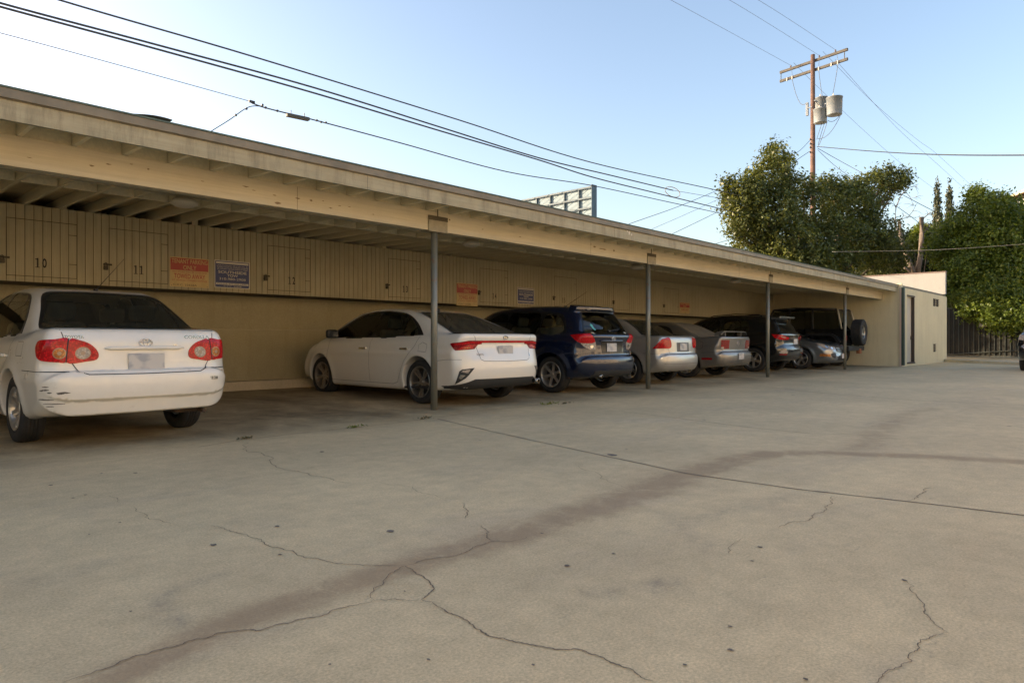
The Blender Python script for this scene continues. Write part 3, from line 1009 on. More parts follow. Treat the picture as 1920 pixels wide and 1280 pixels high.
M['leaf_dark'] = mat_leaf('leaf_ficus', (0.045, 0.066, 0.018), (0.215, 0.235, 0.062))
M['leaf_bright'] = mat_leaf('leaf_bright', (0.065, 0.105, 0.012), (0.25, 0.30, 0.048), .4)
M['leaf_deep'] = mat_leaf('leaf_deep', (0.026, 0.040, 0.016), (0.075, 0.095, 0.030))
M['leaf_shade'] = mat_leaf('leaf_shade', (0.010, 0.016, 0.008), (0.028, 0.036, 0.014), 0.1)  # foliage shade behind the gate is put into this near-black leaf colour
M['leaf_cyp'] = mat_leaf('leaf_cypress', (0.035, 0.050, 0.024), (0.09, 0.095, 0.045), 0.15)
M['bark'] = plain('bark', (0.16, 0.12, 0.085), 0.9, var=0.3, scale=6, bump=0.5, bscale=20)
M['bark_grey'] = plain('bark_grey', (0.13, 0.105, 0.085), 0.9, var=0.3, scale=6, bump=0.5, bscale=20)


def crown(name, lobes, n, leaf, mat, parent, seed, clump=0.38, per=9, upright=0.0):
    """lobes: (centre, (rx, ry, rz)) ; leaves gathered in small sprays near the lobe surfaces"""
    rg = np.random.default_rng(seed)
    area = np.array([(r[0] * r[1] * r[2]) ** (2 / 3) for _, r in lobes])
    nc = n // per
    pick = rg.choice(len(lobes), nc, p=area / area.sum())
    C = np.array([tuple(c) for c, _ in lobes])[pick]
    RR = np.array([r for _, r in lobes])[pick]
    d = rg.normal(size=(nc, 3)); d /= np.linalg.norm(d, axis=1)[:, None]
    rad = 1 - 0.42 * rg.random(nc) ** 2 + 0.16 * rg.normal(size=nc) * (rg.random(nc) < 0.35)
    # bumpy lobes
    ph = rg.random((6, 3)) * 6.28
    fr = rg.normal(size=(6, 3)) * 3.0
    w_ = sum(np.sin(d @ fr[i] * 1.6 + ph[i, 0] + pick * 1.7) for i in range(6)) / 6
    rad = rad * (1 + 0.22 * w_)
    P = C + d * RR * rad[:, None]
    V = np.zeros((nc * per, 4, 3))
    cen = np.repeat(P, per, 0) + rg.normal(size=(nc * per, 3)) * clump * (0.35 + 0.65 * rg.random((nc * per, 1)))
    nrm = np.repeat(d, per, 0) * 0.5 + rg.normal(size=(nc * per, 3)) * 0.7 + np.array([0, 0, 0.5])
    nrm /= np.linalg.norm(nrm, axis=1)[:, None]
    a = np.cross(nrm, rg.normal(size=(nc * per, 3))); a /= np.linalg.norm(a, axis=1)[:, None] + 1e-9
    if upright:
        a = a * (1 - upright) + np.array([0, 0, 1.0]) * upright
        a /= np.linalg.norm(a, axis=1)[:, None]
    b = np.cross(nrm, a); b /= np.linalg.norm(b, axis=1)[:, None] + 1e-9
    L = leaf * (0.6 + 0.8 * rg.random((nc * per, 1)))
    Wd = L * (0.42 + 0.2 * rg.random((nc * per, 1)))
    V[:, 0] = cen - a * L; V[:, 1] = cen - b * Wd + nrm * L * .15; V[:, 2] = cen + a * L; V[:, 3] = cen + b * Wd + nrm * L * .15
    k = np.arange(nc * per * 4).reshape(-1, 4)
    me = bpy.data.meshes.new(name)
    nv = nc * per * 4
    me.vertices.add(nv); me.vertices.foreach_set('co', V.reshape(-1).astype(np.float32))
    me.loops.add(nv); me.loops.foreach_set('vertex_index', k.reshape(-1).astype(np.int32))
    me.polygons.add(nc * per)
    me.polygons.foreach_set('loop_start', np.arange(0, nv, 4, dtype=np.int32))
    me.materials.append(mat)
    me.update(calc_edges=True)
    o = bpy.data.objects.new(name, me)
    COL.objects.link(o)
    if parent: under(o, parent)
    return o


def limbs(root, base, tips, r0, mat, name='trunk', seed=0):
    rnd = random.Random(seed)
    t = MB()
    fork = Vector(base) + Vector((0, 0, (min(p.z for p in tips) - base[2]) * 0.5))
    t.tube([Vector(base) - Vector((0, 0, .1)), (Vector(base) + fork) / 2 + Vector((rnd.uniform(-.1, .1), rnd.uniform(-.1, .1), 0)), fork], [r0, r0 * .85, r0 * .75], 10)
    for p in tips:
        mid = fork.lerp(p, 0.5) + Vector((rnd.uniform(-.3, .3), rnd.uniform(-.3, .3), rnd.uniform(0, .3)))
        t.tube([fork, fork.lerp(mid, .5), mid, p], [r0 * .6, r0 * .5, r0 * .35, r0 * .08], 8)
    return under(t.build(name, mat, smooth=True), root)


def px_lobes(spec):
    """(x, y, radius_x px, radius_y px, distance)"""
    out = []
    for x, y, rx, ry, f in spec:
        c = at_f(x, y, f)
        out.append((c, (rx * f / FP, rx * f / FP, ry * f / FP)))
    return out


def tree(name, label, spec, n, leaf, mat, seed, bark, group=None, r0=0.25, base=None, clump=0.38, per=9):
    lob = px_lobes(spec)
    cx = sum(c.x for c, _ in lob) / len(lob); cy = sum(c.y for c, _ in lob) / len(lob)
    if base: cx, cy = at_f(base[0], 637, base[1]).xy
    rt = empty(name, (cx, cy, 0))
    tag(rt, label, 'tree', group)
    limbs(rt, (cx, cy, 0), [c.copy() for c, _ in lob], r0, bark, seed=seed)
    crown('crown', lob, n, leaf, mat, rt, seed, clump, per)
    return rt


# the big tree round the utility pole
tree('broadleaf_tree', 'big dark green broadleaf tree in front of the utility pole', [
    (1452, 345, 42, 62, 37), (1395, 385, 38, 50, 36), (1440, 400, 58, 60, 36.5), (1408, 440, 34, 32, 36.5), (1470, 455, 56, 48, 36.5), (1530, 400, 44, 56, 38), (1565, 372, 30, 34, 39),
    (1600, 395, 46, 50, 40), (1640, 355, 38, 32, 41), (1680, 338, 24, 20, 41), (1560, 455, 68, 52, 38.5), (1620, 450, 54, 54, 40), (1655, 480, 44, 40, 41), (1500, 490, 68, 36, 37),
    (1455, 298, 20, 30, 37.5), (1372, 368, 18, 28, 36), (1612, 345, 20, 22, 40), (1692, 330, 11, 13, 41), (1382, 425, 20, 24, 36), (1427, 470, 24, 20, 36.5), (1505, 352, 15, 26, 38),
    (1362, 350, 8, 16, 36), (1415, 330, 18, 22, 36.5), (1545, 348, 14, 18, 39), (1585, 352, 12, 18, 39.5), (1650, 330, 10, 14, 41), (1668, 320, 8, 12, 41), (1475, 325, 12, 26, 37.5), (1500, 570, 70, 55, 38.5), (1575, 575, 70, 60, 39), (1650, 575, 60, 60, 39.5), (1440, 575, 60, 50, 38.5)],  # lowest lobes, hidden behind the roofs, are added to keep sun off the gate
    112000, 0.085, M['leaf_dark'], 3, M['bark'], r0=0.32, clump=0.27, per=30, base=(1520, 38.5))
tree('overhanging_tree', 'bright green leafy tree leaning over the iron gate', [
    (1850, 425, 64, 48, 38), (1800, 460, 48, 48, 39), (1880, 470, 62, 58, 37), (1830, 520, 60, 52, 37), (1895, 540, 56, 52, 35.5), (1810, 545, 38, 38, 37.5), (1885, 590, 36, 26, 34.0), (1875, 560, 40, 26, 34.6),
    (1850, 584, 26, 20, 34.2), (1840, 560, 36, 24, 35.2), (1915, 600, 26, 26, 35), (1835, 380, 24, 24, 38.5), (1865, 388, 28, 24, 38), (1895, 400, 28, 28, 38), (1930, 450, 50, 60, 37), (1940, 540, 40, 60, 35.5),
    (1798, 590, 16, 14, 38), (1786, 510, 18, 38, 39), (1820, 366, 7, 14, 38.5), (1834, 358, 6, 13, 38.5), (1862, 364, 6, 12, 38), (1880, 366, 6, 12, 38), (1900, 612, 18, 14, 33.8), (1868, 608, 12, 10, 33.9), (1815, 580, 14, 16, 35.0), (1770, 490, 16, 26, 40)],
    92000, 0.078, M['leaf_bright'], 5, M['bark_grey'], r0=0.22, clump=0.26, per=30, base=(1890, 46))
tree('background_tree', 'low dark trees behind the pollarded bare tree', [
    (1660, 480, 56, 46, 54), (1720, 490, 56, 40, 54), (1770, 480, 42, 36, 54), (1700, 455, 28, 22, 54), (1745, 458, 28, 26, 54), (1720, 530, 70, 40, 54), (1610, 480, 60, 50, 52)],
    34000, 0.125, M['leaf_deep'], 8, M['bark'], clump=0.32)
tree('yellow_green_shrub', 'small sunlit yellow green tree beside the bare trunk', [(1728, 440, 13, 20, 51), (1716, 452, 12, 14, 51), (1742, 446, 10, 14, 51)], 5200, 0.09, M['leaf_bright'], 9, M['bark'], r0=.08, clump=.2)
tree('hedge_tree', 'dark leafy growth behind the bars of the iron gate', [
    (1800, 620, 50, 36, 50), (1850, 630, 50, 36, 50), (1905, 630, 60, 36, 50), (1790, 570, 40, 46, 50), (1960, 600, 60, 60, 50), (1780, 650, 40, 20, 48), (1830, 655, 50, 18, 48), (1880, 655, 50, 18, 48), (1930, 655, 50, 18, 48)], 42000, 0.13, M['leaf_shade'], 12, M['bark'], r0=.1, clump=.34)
# cypresses
for k, (x, ytop, ybot, hw, f) in enumerate(((1757, 341, 500, 13, 62), (1780, 347, 500, 12, 66))):
    top = at_f(x, ytop, f); bot = at_f(x, ybot, f)
    rt = empty('cypress', (bot.x, bot.y, 0))
    tag(rt, ['tall slender cypress nearest the bare tree', 'tall slender cypress touching the bright leafy tree'][k], 'tree', 'pair of thin cypresses')
    MB().tube([(0, 0, -.1), (0, 0, bot.z * .6), (0, 0, top.z * .95)], [0.16, 0.12, 0.02], 8).build('trunk', M['bark'], rt, True)
    lob = []
    H = top.z - bot.z
    for j in range(16):
        u = j / 15
        r_ = (hw * f / FP) * (1 - u) ** 0.75 + 0.05
        lob.append((Vector((bot.x + random.uniform(-.1, .1), bot.y, bot.z + H * u)), (r_, r_, H / 16 * 1.3)))
    lob.append((Vector((bot.x, bot.y, bot.z * .6)), (hw * f / FP, hw * f / FP, bot.z * .45)))
    crown('crown', lob, 7000, 0.11, M['leaf_cyp'], rt, 20 + k, 0.13, 7, upright=0.6)

# the pollarded bare tree
f = 47
rt = empty('bare_tree', tuple(at_f(1712, 512, f).xy) + (0,))
tag(rt, 'bare pollarded tree with two grey limbs above the white parapet', 'tree')
t = MB()
b0 = at_f(1714, 515, f)
t.tube([(b0.x, b0.y, 0), b0 - Vector((0, 0, .4)), b0], [0.30, 0.26, 0.24], 10)
PXP = lambda pts: [at_f(x, y, f) for x, y in pts]
t.tube(PXP([(1713, 515), (1705, 492), (1695, 465), (1688, 440), (1686, 415), (1687, 411)]), [0.2, .17, .15, .13, .11, .10], 8)
t.tube(PXP([(1720, 514), (1726, 480), (1728, 440), (1728, 410), (1728, 407)]), [0.19, .16, .15, .15, .15], 8)
t.tube(PXP([(1713, 513), (1700, 504), (1692, 500)]), [0.12, .10, .08], 8)
under(t.build('trunk', M['bark_grey'], smooth=True), rt)
t = MB()
rnd = random.Random(4)
for pts, r_ in (([(1690, 450), (1678, 418), (1680, 388), (1690, 366), (1705, 352), (1722, 345)], .05), ([(1680, 390), (1674, 376), (1684, 362)], .03), ([(1687, 411), (1702, 408), (1712, 395), (1717, 385)], .03),
                ([(1728, 412), (1740, 402), (1748, 398)], .04), ([(1729, 442), (1740, 425), (1746, 415)], .04), ([(1687, 413), (1694, 405), (1716, 408), (1725, 406)], .025),
                ([(1690, 366), (1700, 352), (1716, 350), (1722, 362), (1716, 370)], .02), ([(1700, 362), (1708, 372), (1712, 385)], .02)):
    P_ = PXP(pts)
    t.tube(P_, [r_ * (1 - .7 * i / (len(P_) - 1)) for i in range(len(P_))], 6)
    for _ in range(5):
        i = rnd.randrange(1, len(P_)); a_ = P_[i]
        d_ = Vector((rnd.uniform(-1, 1), rnd.uniform(-1, 1), rnd.uniform(-.5, .6))) * .55
        t.tube([a_, a_ + d_ * .5 + Vector((0, 0, .08)), a_ + d_], [.015, .011, .006], 5)
under(t.build('branch', M['bark_grey'], smooth=True), rt)

# ------------------------------------------------------------------ utility pole
PF = 44.0
pb = at_f(1524, 637, PF)
up = empty('utility_pole', (pb.x, pb.y, 0))
tag(up, 'tall brown wooden utility pole with crossarms and grey transformers', 'utility pole')
ztop = at_f(1524, 103, PF).z
M['pole'] = plain('pole_wood', (0.13, 0.075, 0.055), 0.85, var=0.35, scale=3, bump=0.4, bscale=25)
M['arm'] = plain('arm_wood', (0.085, 0.078, 0.068), 0.85, var=0.3, scale=4)
M['tank'] = plain('tank_grey', (0.22, 0.25, 0.28), 0.5, var=0.08, scale=3)
M['porcelain'] = plain('porcelain', (0.62, 0.55, 0.48), 0.3)
M['insul_b'] = plain('insulator_brown', (0.10, 0.06, 0.05), 0.3)
MB().tube([(0, 0, -.2), (0, 0, ztop * .5), (0, 0, ztop)], [0.19, 0.165, 0.13], 14).build('shaft', M['pole'], up, True)
LP = lambda x, y, f=PF: at_f(x, y, f) - Vector((pb.x, pb.y, 0))
armL, armR = LP(1460, 133, 45.9), LP(1587, 94, 42.2)
for k in range(2):
    dz = Vector((0, 0, -0.60 * k))
    a_, b_ = Vector(armL) + dz, Vector(armR) + dz
    zm = (a_.z + b_.z) / 2
    a_.z = b_.z = zm
    dr_ = (b_ - a_); ln = dr_.length; ang = math.atan2(dr_.y, dr_.x)
    rot = Matrix.Rotation(ang, 3, 'Z')
    off = rot @ Vector((0, 0.17, 0))
    o = MB().obox((a_ + b_) / 2 - off * (1 if off.y > 0 else -1), (ln, 0.13, 0.165), rot).build('crossarm', M['arm'], up, bevel=0.01)
    ARM = (a_ - off * (1 if off.y > 0 else -1), b_ - off * (1 if off.y > 0 else -1))
    if k == 0: ARM0 = ARM
    else: ARM1 = ARM
t = MB()
for u in (0.015, 0.955):
    a_ = ARM0[0].lerp(ARM0[1], u); b_ = ARM1[0].lerp(ARM1[1], u)
    t.tube([a_, b_], 0.025, 6)
t.build('arm_brace', M['arm'], up)
INS = []
for u in (0.17, 0.60, 0.83):
    a_ = ARM0[0].lerp(ARM0[1], u) + Vector((0, 0, .062))
    Mx = Matrix.Translation(a_)
    MB().lathe([(0, 0), (.015, 0), (.015, .06), (.05, .07), (.055, .10), (.03, .12), (.05, .135), (.045, .17), (.02, .19), (0, .19)], 12, Mx).build('insulator', M['insul_b'], up, True)
    INS.append(a_ + Vector((0, 0, .17)))
CUT = []
for u in (0.12, 0.20, 0.50, 0.60, 0.78, 0.87):
    a_ = ARM1[0].lerp(ARM1[1], u) + Vector((-.09, 0, -.02))
    Mx = Matrix.Translation(a_) @ Matrix.Rotation(0.25, 4, 'Y')
    MB().lathe([(0, -.16), (.03, -.16), (.05, -.10), (.03, -.08), (.05, -.02), (.03, 0), (.05, .06), (.02, .12), (0, .12)], 10, Mx).build('cutout_fuse', M['porcelain'], up, True)
    CUT.append(a_ + Vector((0, 0, -.16)))


def tank(cx, cy0, cy1, w_px, f, nm='transformer'):
    c = LP(cx, (cy0 + cy1) / 2, f)
    h = (cy1 - cy0) * f / FP
    r_ = w_px * f / FP / 2
    o = MB().lathe([(0, -h / 2), (r_ * .93, -h / 2), (r_ * .95, -h / 2 + .02), (r_, h / 2 - .05), (r_ * 1.05, h / 2 - .05), (r_ * 1.05, h / 2 - .01), (r_ * .8, h / 2 + .03), (0, h / 2 + .05)], 28, Matrix.Translation(c)).build(nm, M['tank'], up, True)
    for s in (-.4, .4):
        MB().lathe([(0, 0), (.05, 0), (.06, .05), (.035, .08), (.055, .11), (.03, .15), (.04, .18), (0, .22)], 10, Matrix.Translation(c + Vector((s * r_, 0, h / 2)))).build('bushing', M['porcelain'], o, True)
    return c, r_, h


T0 = tank(1540, 184, 216, 24, 44.6)
T1 = tank(1538, 205, 231, 24, 43.4)
T2 = tank(1564.5, 183, 216, 28, 42.8)
t = MB()
c = LP(1518, 202, 44.0)
t.obox(c, (.06, .3, 0.06)).obox(LP(1513.5, 205, 44.2), (0.15, .15, .85), bev=.01)
t.obox(LP(1530, 190, 43.9), (.44, .1, .07)).obox(LP(1530, 210, 43.9), (.44, .1, .07)).obox(LP(1550, 195, 43.2), (.2, .2, .07)).obox(LP(1550, 208, 43.2), (.2, .2, .07))
t.build('transformer_bracket', M['tank'], up)
t = MB()
for yy in (262, 270, 277, 286):
    c = LP(1520, yy, 43.8)
    t.obox(c, (.16, .12, .05)); t.tube([c + Vector((-.12, 0, -.05)), c + Vector((-.12, 0, .05))], .04, 8)
    t.tube([c + Vector((.25, -.05, -.05)), c + Vector((.25, -.05, .05))], .04, 8)
t.build('spool_rack', M['black'], up)


def sag(a, b, n=20, s=0.3):
    a, b = Vector(a), Vector(b)
    return [a.lerp(b, i / n) - Vector((0, 0, s * 4 * (i / n) * (1 - i / n))) for i in range(n + 1)]


t = MB()
J = [(CUT[1], LP(1511, 194, 44.1), .5), (CUT[3], LP(1543, 184, 43.5), .15), (CUT[5], LP(1560, 183, 42.9), .1), (LP(1546, 231, 43.5), LP(1534, 272, 43.7), -.05), (LP(1541, 231, 43.5), LP(1531, 262, 43.7), .0),
     (LP(1551, 228, 43.3), LP(1534, 275, 43.7), .1), (LP(1577, 214, 42.9), LP(1533, 260, 43.7), .35), (LP(1576, 190, 42.9), LP(1577, 214, 42.9), .0), (LP(1574, 217, 42.9), LP(1552, 226, 43.3), .15)]
for a_, b_, s in J:
    t.tube(sag(a_, b_, 10, s * 1.3), 0.017, 5)
for i, c in zip(INS, (CUT[1], CUT[3], CUT[5])):
    t.tube(sag(i, c + Vector((0, 0, .3)), 6, -.1), .012, 5)
t.build('jumper_wire', M['wire_thin'], up)
WB = Vector((pb.x, pb.y, 0))


M['wire_grey'] = plain('wire_weathered', (0.20, 0.19, 0.17), 0.7)
# ------------------------------------------------------------------ cables
def cable(name, label, pts, r, mat='wire', group='overhead cables', cat='cable'):
    t = MB().tube(pts, r, 6)
    o = t.build(name, M[mat], smooth=True, loc=pts[0])
    return tag(o, label, cat, group)


def spl(pts, n=8):
    """smooth polyline through points"""
    out = []
    P_ = [Vector(p) for p in pts]
    for i in range(len(P_) - 1):
        p0, p1, p2, p3 = P_[max(i - 1, 0)], P_[i], P_[i + 1], P_[min(i + 2, len(P_) - 1)]
        for k in range(n):
            u = k / n
            out.append(0.5 * ((2 * p1) + (p2 - p0) * u + (2 * p0 - 5 * p1 + 4 * p2 - p3) * u * u + (3 * p1 - p0 - 3 * p2 + p3) * u ** 3))
    out.append(P_[-1])
    return out


DC = 15.5
Y = lambda x, y, d=DC: at_y(x, y, d)
cable('telephone_cable', 'thick upper black telephone cable running to the tree', spl([Y(-260, -118), Y(110, 0), Y(480, 108), Y(860, 225), Y(1110, 305), Y(1345, 357), Y(1480, 390)]), 0.019)
cable('telephone_cable', 'thick middle black telephone cable ending in a coiled loop', spl([Y(-260, -70), Y(0, 6), Y(300, 86), Y(590, 165), Y(830, 240), Y(1010, 296), Y(1150, 330), Y(1262, 357)]), 0.022)
cable('telephone_cable', 'thick black telephone cable just under the one with the loop', spl([Y(-260, -60), Y(0, 13), Y(300, 94), Y(590, 175), Y(830, 247), Y(1010, 300), Y(1110, 332), Y(1230, 362), Y(1365, 395), Y(1480, 425)]), 0.022)
cable('guy_strand', 'thin strand continuing past the coiled loop into the tree', spl([Y(1262, 357), Y(1345, 371), Y(1420, 384)]), 0.010, 'wire_thin')
cable('guy_strand', 'thin steel strand high at the left edge above the carport', spl([Y(-260, -2), Y(0, 62), Y(240, 127), Y(468, 190)]), 0.008, 'wire_thin')
cable('telephone_cable', 'lowest black cable with the splice box above the carport roof', spl([Y(470, 192), Y(500, 203), Y(600, 228), Y(750, 268), Y(950, 322), Y(1110, 348), Y(1250, 378), Y(1365, 403), Y(1450, 420)]), 0.016)
cable('drop_cable', 'twin drop cable bending down behind the carport roof at left', spl([Y(500, 203), Y(482, 199), Y(462, 203), Y(430, 225), Y(395, 247), Y(370, 265)]), 0.011)
cable('drop_cable', 'service drop slanting down left from the tree, longest of three', spl([Y(1345, 357), Y(1270, 388), Y(1185, 418), Y(1150, 432)]), 0.012)
cable('drop_cable', 'service drop slanting down left from the tree, middle and faintest', spl([Y(1350, 372), Y(1290, 400), Y(1226, 428), Y(1190, 445)]), 0.008, 'wire_thin')
cable('drop_cable', 'service drop slanting down left from the tree, lowest of three', spl([Y(1370, 385), Y(1320, 410), Y(1262, 438), Y(1230, 455)]), 0.011)
cable('drop_cable', 'short cable dropping behind the roof under the big tree', spl([Y(1430, 440), Y(1395, 443), Y(1345, 456), Y(1310, 468)]), 0.012)
t = MB()
a_, b_ = Y(537, 213), Y(579, 222)
d_ = (b_ - a_); L_ = d_.length; d_.normalize()
rot = d_.to_track_quat('X', 'Z').to_matrix()
t.obox((a_ + b_) / 2 - Vector((0, 0, .03)), (L_, .12, .085), rot, bev=.015)
for u in (.2, .8):
    t.obox(a_.lerp(b_, u) + Vector((0, 0, .05)), (.015, .015, .12))
o = t.build('splice_box', M['conduit'] if False else plain('splice_grey', (0.05, 0.048, 0.042), 0.6), loc=tuple(a_))
tag(o, 'grey cylindrical splice box clamped along the lowest cable', 'splice box')
t = MB()
for x, y in ((474, 193), (492, 197), (498, 202), (520, 208), (462, 204), (442, 216), (594, 226), (602, 229), (611, 230)):
    t.obox(Y(x, y), (.05, .05, .05), bev=.01)
t.obox(Y(472, 191), (.14, .05, .05))
o = t.build('cable_clamp', M['black'], loc=tuple(Y(474, 193)))
tag(o, 'run of small dark clamps on the cable junction left of the splice box', 'cable clamp')
lp = [Y(1256 + 14 * math.cos(g) + 5, 360 + 9 * math.sin(g) + 4 * math.cos(g)) for g in np.linspace(0, 2 * math.pi, 22)]
cable('cable_loop', 'coiled loop of spare cable hanging near the big tree', lp, 0.016, 'conduit')
# high voltage wires along the lot
HV = [((1257, 0), 0, (1760, 300), 'leftmost'), ((1367, 0), 1, (1830, 372), 'middle'), ((1421, 0), 2, (1930, 455), 'rightmost')]
for k, (p0, i, p1, nm) in enumerate(HV):
    q_ = INS[i] + WB
    D_ = q_.y
    a_ = at_y(p0[0], p0[1], D_)
    a2 = at_y(p0[0] - 150, p0[1] - 75, D_)
    cable('power_line', ['thin high voltage wire from the left insulator of the crossarm', 'thin high voltage wire from the insulator beside the pole top', 'thin high voltage wire from the right insulator of the crossarm'][k], spl([a2, a_, q_], 12), 0.0085, 'wire_thin', 'high voltage wires')
OUTL = [([(1488, 118), (1530, 160), (1620, 245), (1700, 315), (1790, 382)], 'thin wire crossing behind the pole from the left insulator'),
        ([(1543, 97), (1640, 195), (1720, 262), (1760, 292), (1850, 375)], 'thin wire running away right from the crossarm, upper one'),
        ([(1566, 112), (1680, 238), (1760, 310), (1850, 392)], 'thin wire running away right from the crossarm, lower one')]
for k, (pts, lab) in enumerate(OUTL):
    fs = np.linspace(44, 75, len(pts))
    cable('power_line', lab, spl([at_f(x, y, f_) for (x, y), f_ in zip(pts, fs)]), 0.011, 'wire_thin', 'high voltage wires')
cable('service_cable', 'thick black service cable stretched from the pole to the right edge', spl([at_f(1532, 275, 43.8), at_f(1640, 284, 35), at_f(1760, 290, 27), at_f(1930, 291, 20), at_f(2100, 286, 17)]), 0.024)
cable('service_cable', 'pair cable dropping right from the pole behind the tree', spl([at_f(1533, 278, 43.8), at_f(1590, 310, 43), at_f(1720, 380, 40), at_f(1800, 420, 43)]), 0.017)
cable('service_cable', 'second cable dropping steeply right from the pole into foliage', spl([at_f(1533, 281, 43.8), at_f(1580, 322, 43), at_f(1690, 393, 40), at_f(1750, 440, 43)]), 0.015)
cable('service_cable', 'slack cable from the pole rack down left into the crown, upper', spl([at_f(1518, 264, 43.8), at_f(1500, 282, 41), at_f(1478, 296, 38)]), 0.014)
cable('service_cable', 'slack cable from the pole rack down left into the crown, lower', spl([at_f(1518, 284, 43.8), at_f(1500, 296, 41), at_f(1480, 310, 38)]), 0.016)
cable('service_cable', 'low pale wire crossing in front of the trees toward the right', spl([at_f(1560, 472, 32), at_f(1700, 470, 31), at_f(1800, 466, 30), at_f(1930, 457, 29)]), 0.009, 'wire_grey')

# ------------------------------------------------------------------ billboard beyond the roof
bl, br = at_f(956, 378, 92.1), at_f(1115, 347, 82.0)
zt_ = (bl.z + br.z) / 2
dv = Vector((br.x - bl.x, br.y - bl.y, 0)); L_ = dv.length; ang = math.atan2(dv.y, dv.x)
bb = empty('billboard', (bl.x, bl.y, 0), ang)
tag(bb, 'back of a large pale blue billboard above the carport roof', 'billboard')
M['bill'] = plain('bill_panel', (0.17, 0.25, 0.30), 0.6, var=0.2, scale=0.6)
M['bill_frame'] = plain('bill_frame', (0.06, 0.10, 0.13), 0.6, var=0.2, scale=1.5)
MB().box((0, 0.25, zt_ - 6.2), (L_, 0.40, zt_)).build('panel', M['bill'], bb)
t = MB()
for x in np.linspace(0.1, L_ - .2, 7):
    t.box((x, 0.0, zt_ - 6.2), (x + .12, 0.249, zt_ - .05))
for z_ in (0.0, -1.25, -2.5, -3.7, -4.9, -6.1):
    t.box((0, -.12, zt_ + z_ - .28), (L_, -.001, zt_ + z_ - .08))
for i in range(6):
    x = 0.1 + (L_ - .3) / 6 * i
    for z_ in (-1.25, -2.5, -3.7):
        t.tube([(x, -.13, zt_ + z_), (x + (L_ - .3) / 6, -.13, zt_ + z_ + 1.1)], .03, 5)
t.box((L_ - .05, -.6, zt_ - 6.2), (L_, .42, zt_ - 0.01))
t.box((0.0, -1.0, zt_ - 6.0), (L_, -.6, zt_ - 5.9))
t.build('frame', M['bill_frame'], bb)
MB().tube([(L_ * .5, -.3, -.1), (L_ * .5, -.3, zt_ - 5)], .45, 14).build('column', M['bill_frame'], bb)
MB().box((-.6, -.4, zt_ - 4), (-.35, -.2, zt_ + .35)).build('stub_post', M['bill_frame'], bb)

# ------------------------------------------------------------------ house beyond the trees at right
hA = at_f(1872, 372, 56); hB = at_f(1990, 372, 47)
dv = Vector((hB.x - hA.x, hB.y - hA.y, 0)); ang = math.atan2(dv.y, dv.x); L_ = dv.length
hs = empty('house', (hA.x, hA.y, 0), ang)
tag(hs, 'cream house with a brown tiled roof behind the trees', 'house')
ez = at_f(1890, 374, 55).z
MB().box((0.8, 0, 0), (L_ + 3, 9, ez)).build('wall', M['white_stucco'], hs)
t = MB()
t.add([(-.2, -.8, ez - .25), (L_ + 4, -.8, ez - .25), (L_ + 4, 4.5, ez + 2.1), (3.5, 4.5, ez + 2.1), (-.2, 9.8, ez - .25), (L_ + 4, 9.8, ez - .25)], [(0, 1, 2, 3), (0, 3, 4), (3, 2, 5, 4), (0, 4, 5, 1)])
o = t.build('roof', plain('roof_tile', (0.16, 0.075, 0.05), 0.8, var=0.3, scale=3), hs)
MB().box((-.25, -.86, ez - .42), (L_ + 4, -.80, ez - .22)).build('fascia', M['beam'], hs)

# ------------------------------------------------------------------ apartment block on the other side of the lot: sunlit, mirrored in the cars
ab = empty('apartment_building', (10, -13, 0))
tag(ab, 'sunlit cream apartment building across the lot behind the viewer', 'building')
mw = mat_stucco('apartment_stucco', (0.58, 0.51, 0.40), 0.15, 0.2)
t = MB().box((-26, -10, 0), (30, 0, 8.6))
t.build('wall', mw, ab)
M['pane'] = plain('pane', (0.03, 0.035, 0.04), 0.05, spec=0.8)
for fl in (1.0, 3.8, 6.3):
    for i in range(13):
        x = -24 + i * 4.1
        t = MB().box((x, 0.01, fl), (x + 1.7, 0.03, fl + 1.25))
        o = t.build('window', M['pane'], ab)
        MB().box((x - .08, 0.001, fl - .08), (x + 1.78, 0.009, fl + 1.33)).build('frame', M['sign_white'], o)
MB().box((-26.3, -10.3, 8.601), (30.3, 0.35, 8.8)).build('roof', M['roofing'], ab)

# ------------------------------------------------------------------ weeds along the slab joint
rnd = random.Random(31)
for k, (x, y, s) in enumerate(((462, 823, .05), (663, 802, .06), (797, 785, .09), (1031, 758, .10), (1058, 757, .05))):
    c = at_g(x, y)
    t = MB()
    for _ in range(34):
        g = rnd.uniform(0, 6.28); r_ = abs(rnd.gauss(0, s)); hh = rnd.uniform(.01, .045) * (1.2 if k == 3 else .8)
        b_ = Vector((c.x + math.cos(g) * r_ * 1.5, c.y + math.sin(g) * r_ * .45, 0.002))
        tip = b_ + Vector((rnd.uniform(-.04, .04), rnd.uniform(-.04, .04), hh))
        sd_ = Vector((-math.sin(g), math.cos(g), 0)) * rnd.uniform(.004, .010)
        t.add([b_ - sd_, (b_ + tip) / 2 - sd_ * 1.3, tip, (b_ + tip) / 2 + sd_ * 1.3], [(0, 1, 2, 3)])
    o = t.build('weed', M['leaf_bright'] if k in (1, 3) else M.setdefault('dry_weed', plain('dry_weed', (.13, .115, .06), .8, var=.3, scale=40)), loc=tuple(c))
    tag(o, ['small dry weed tuft nearest the first white sedan', 'small green weed in the joint left of the nearest post', 'dry flattened weeds at the foot of the nearest post',
            'green weed clump in the joint in front of the blue hatchback', 'tiny dry weed right of the green weed clump'][k], 'weed', 'weeds in the slab joint')
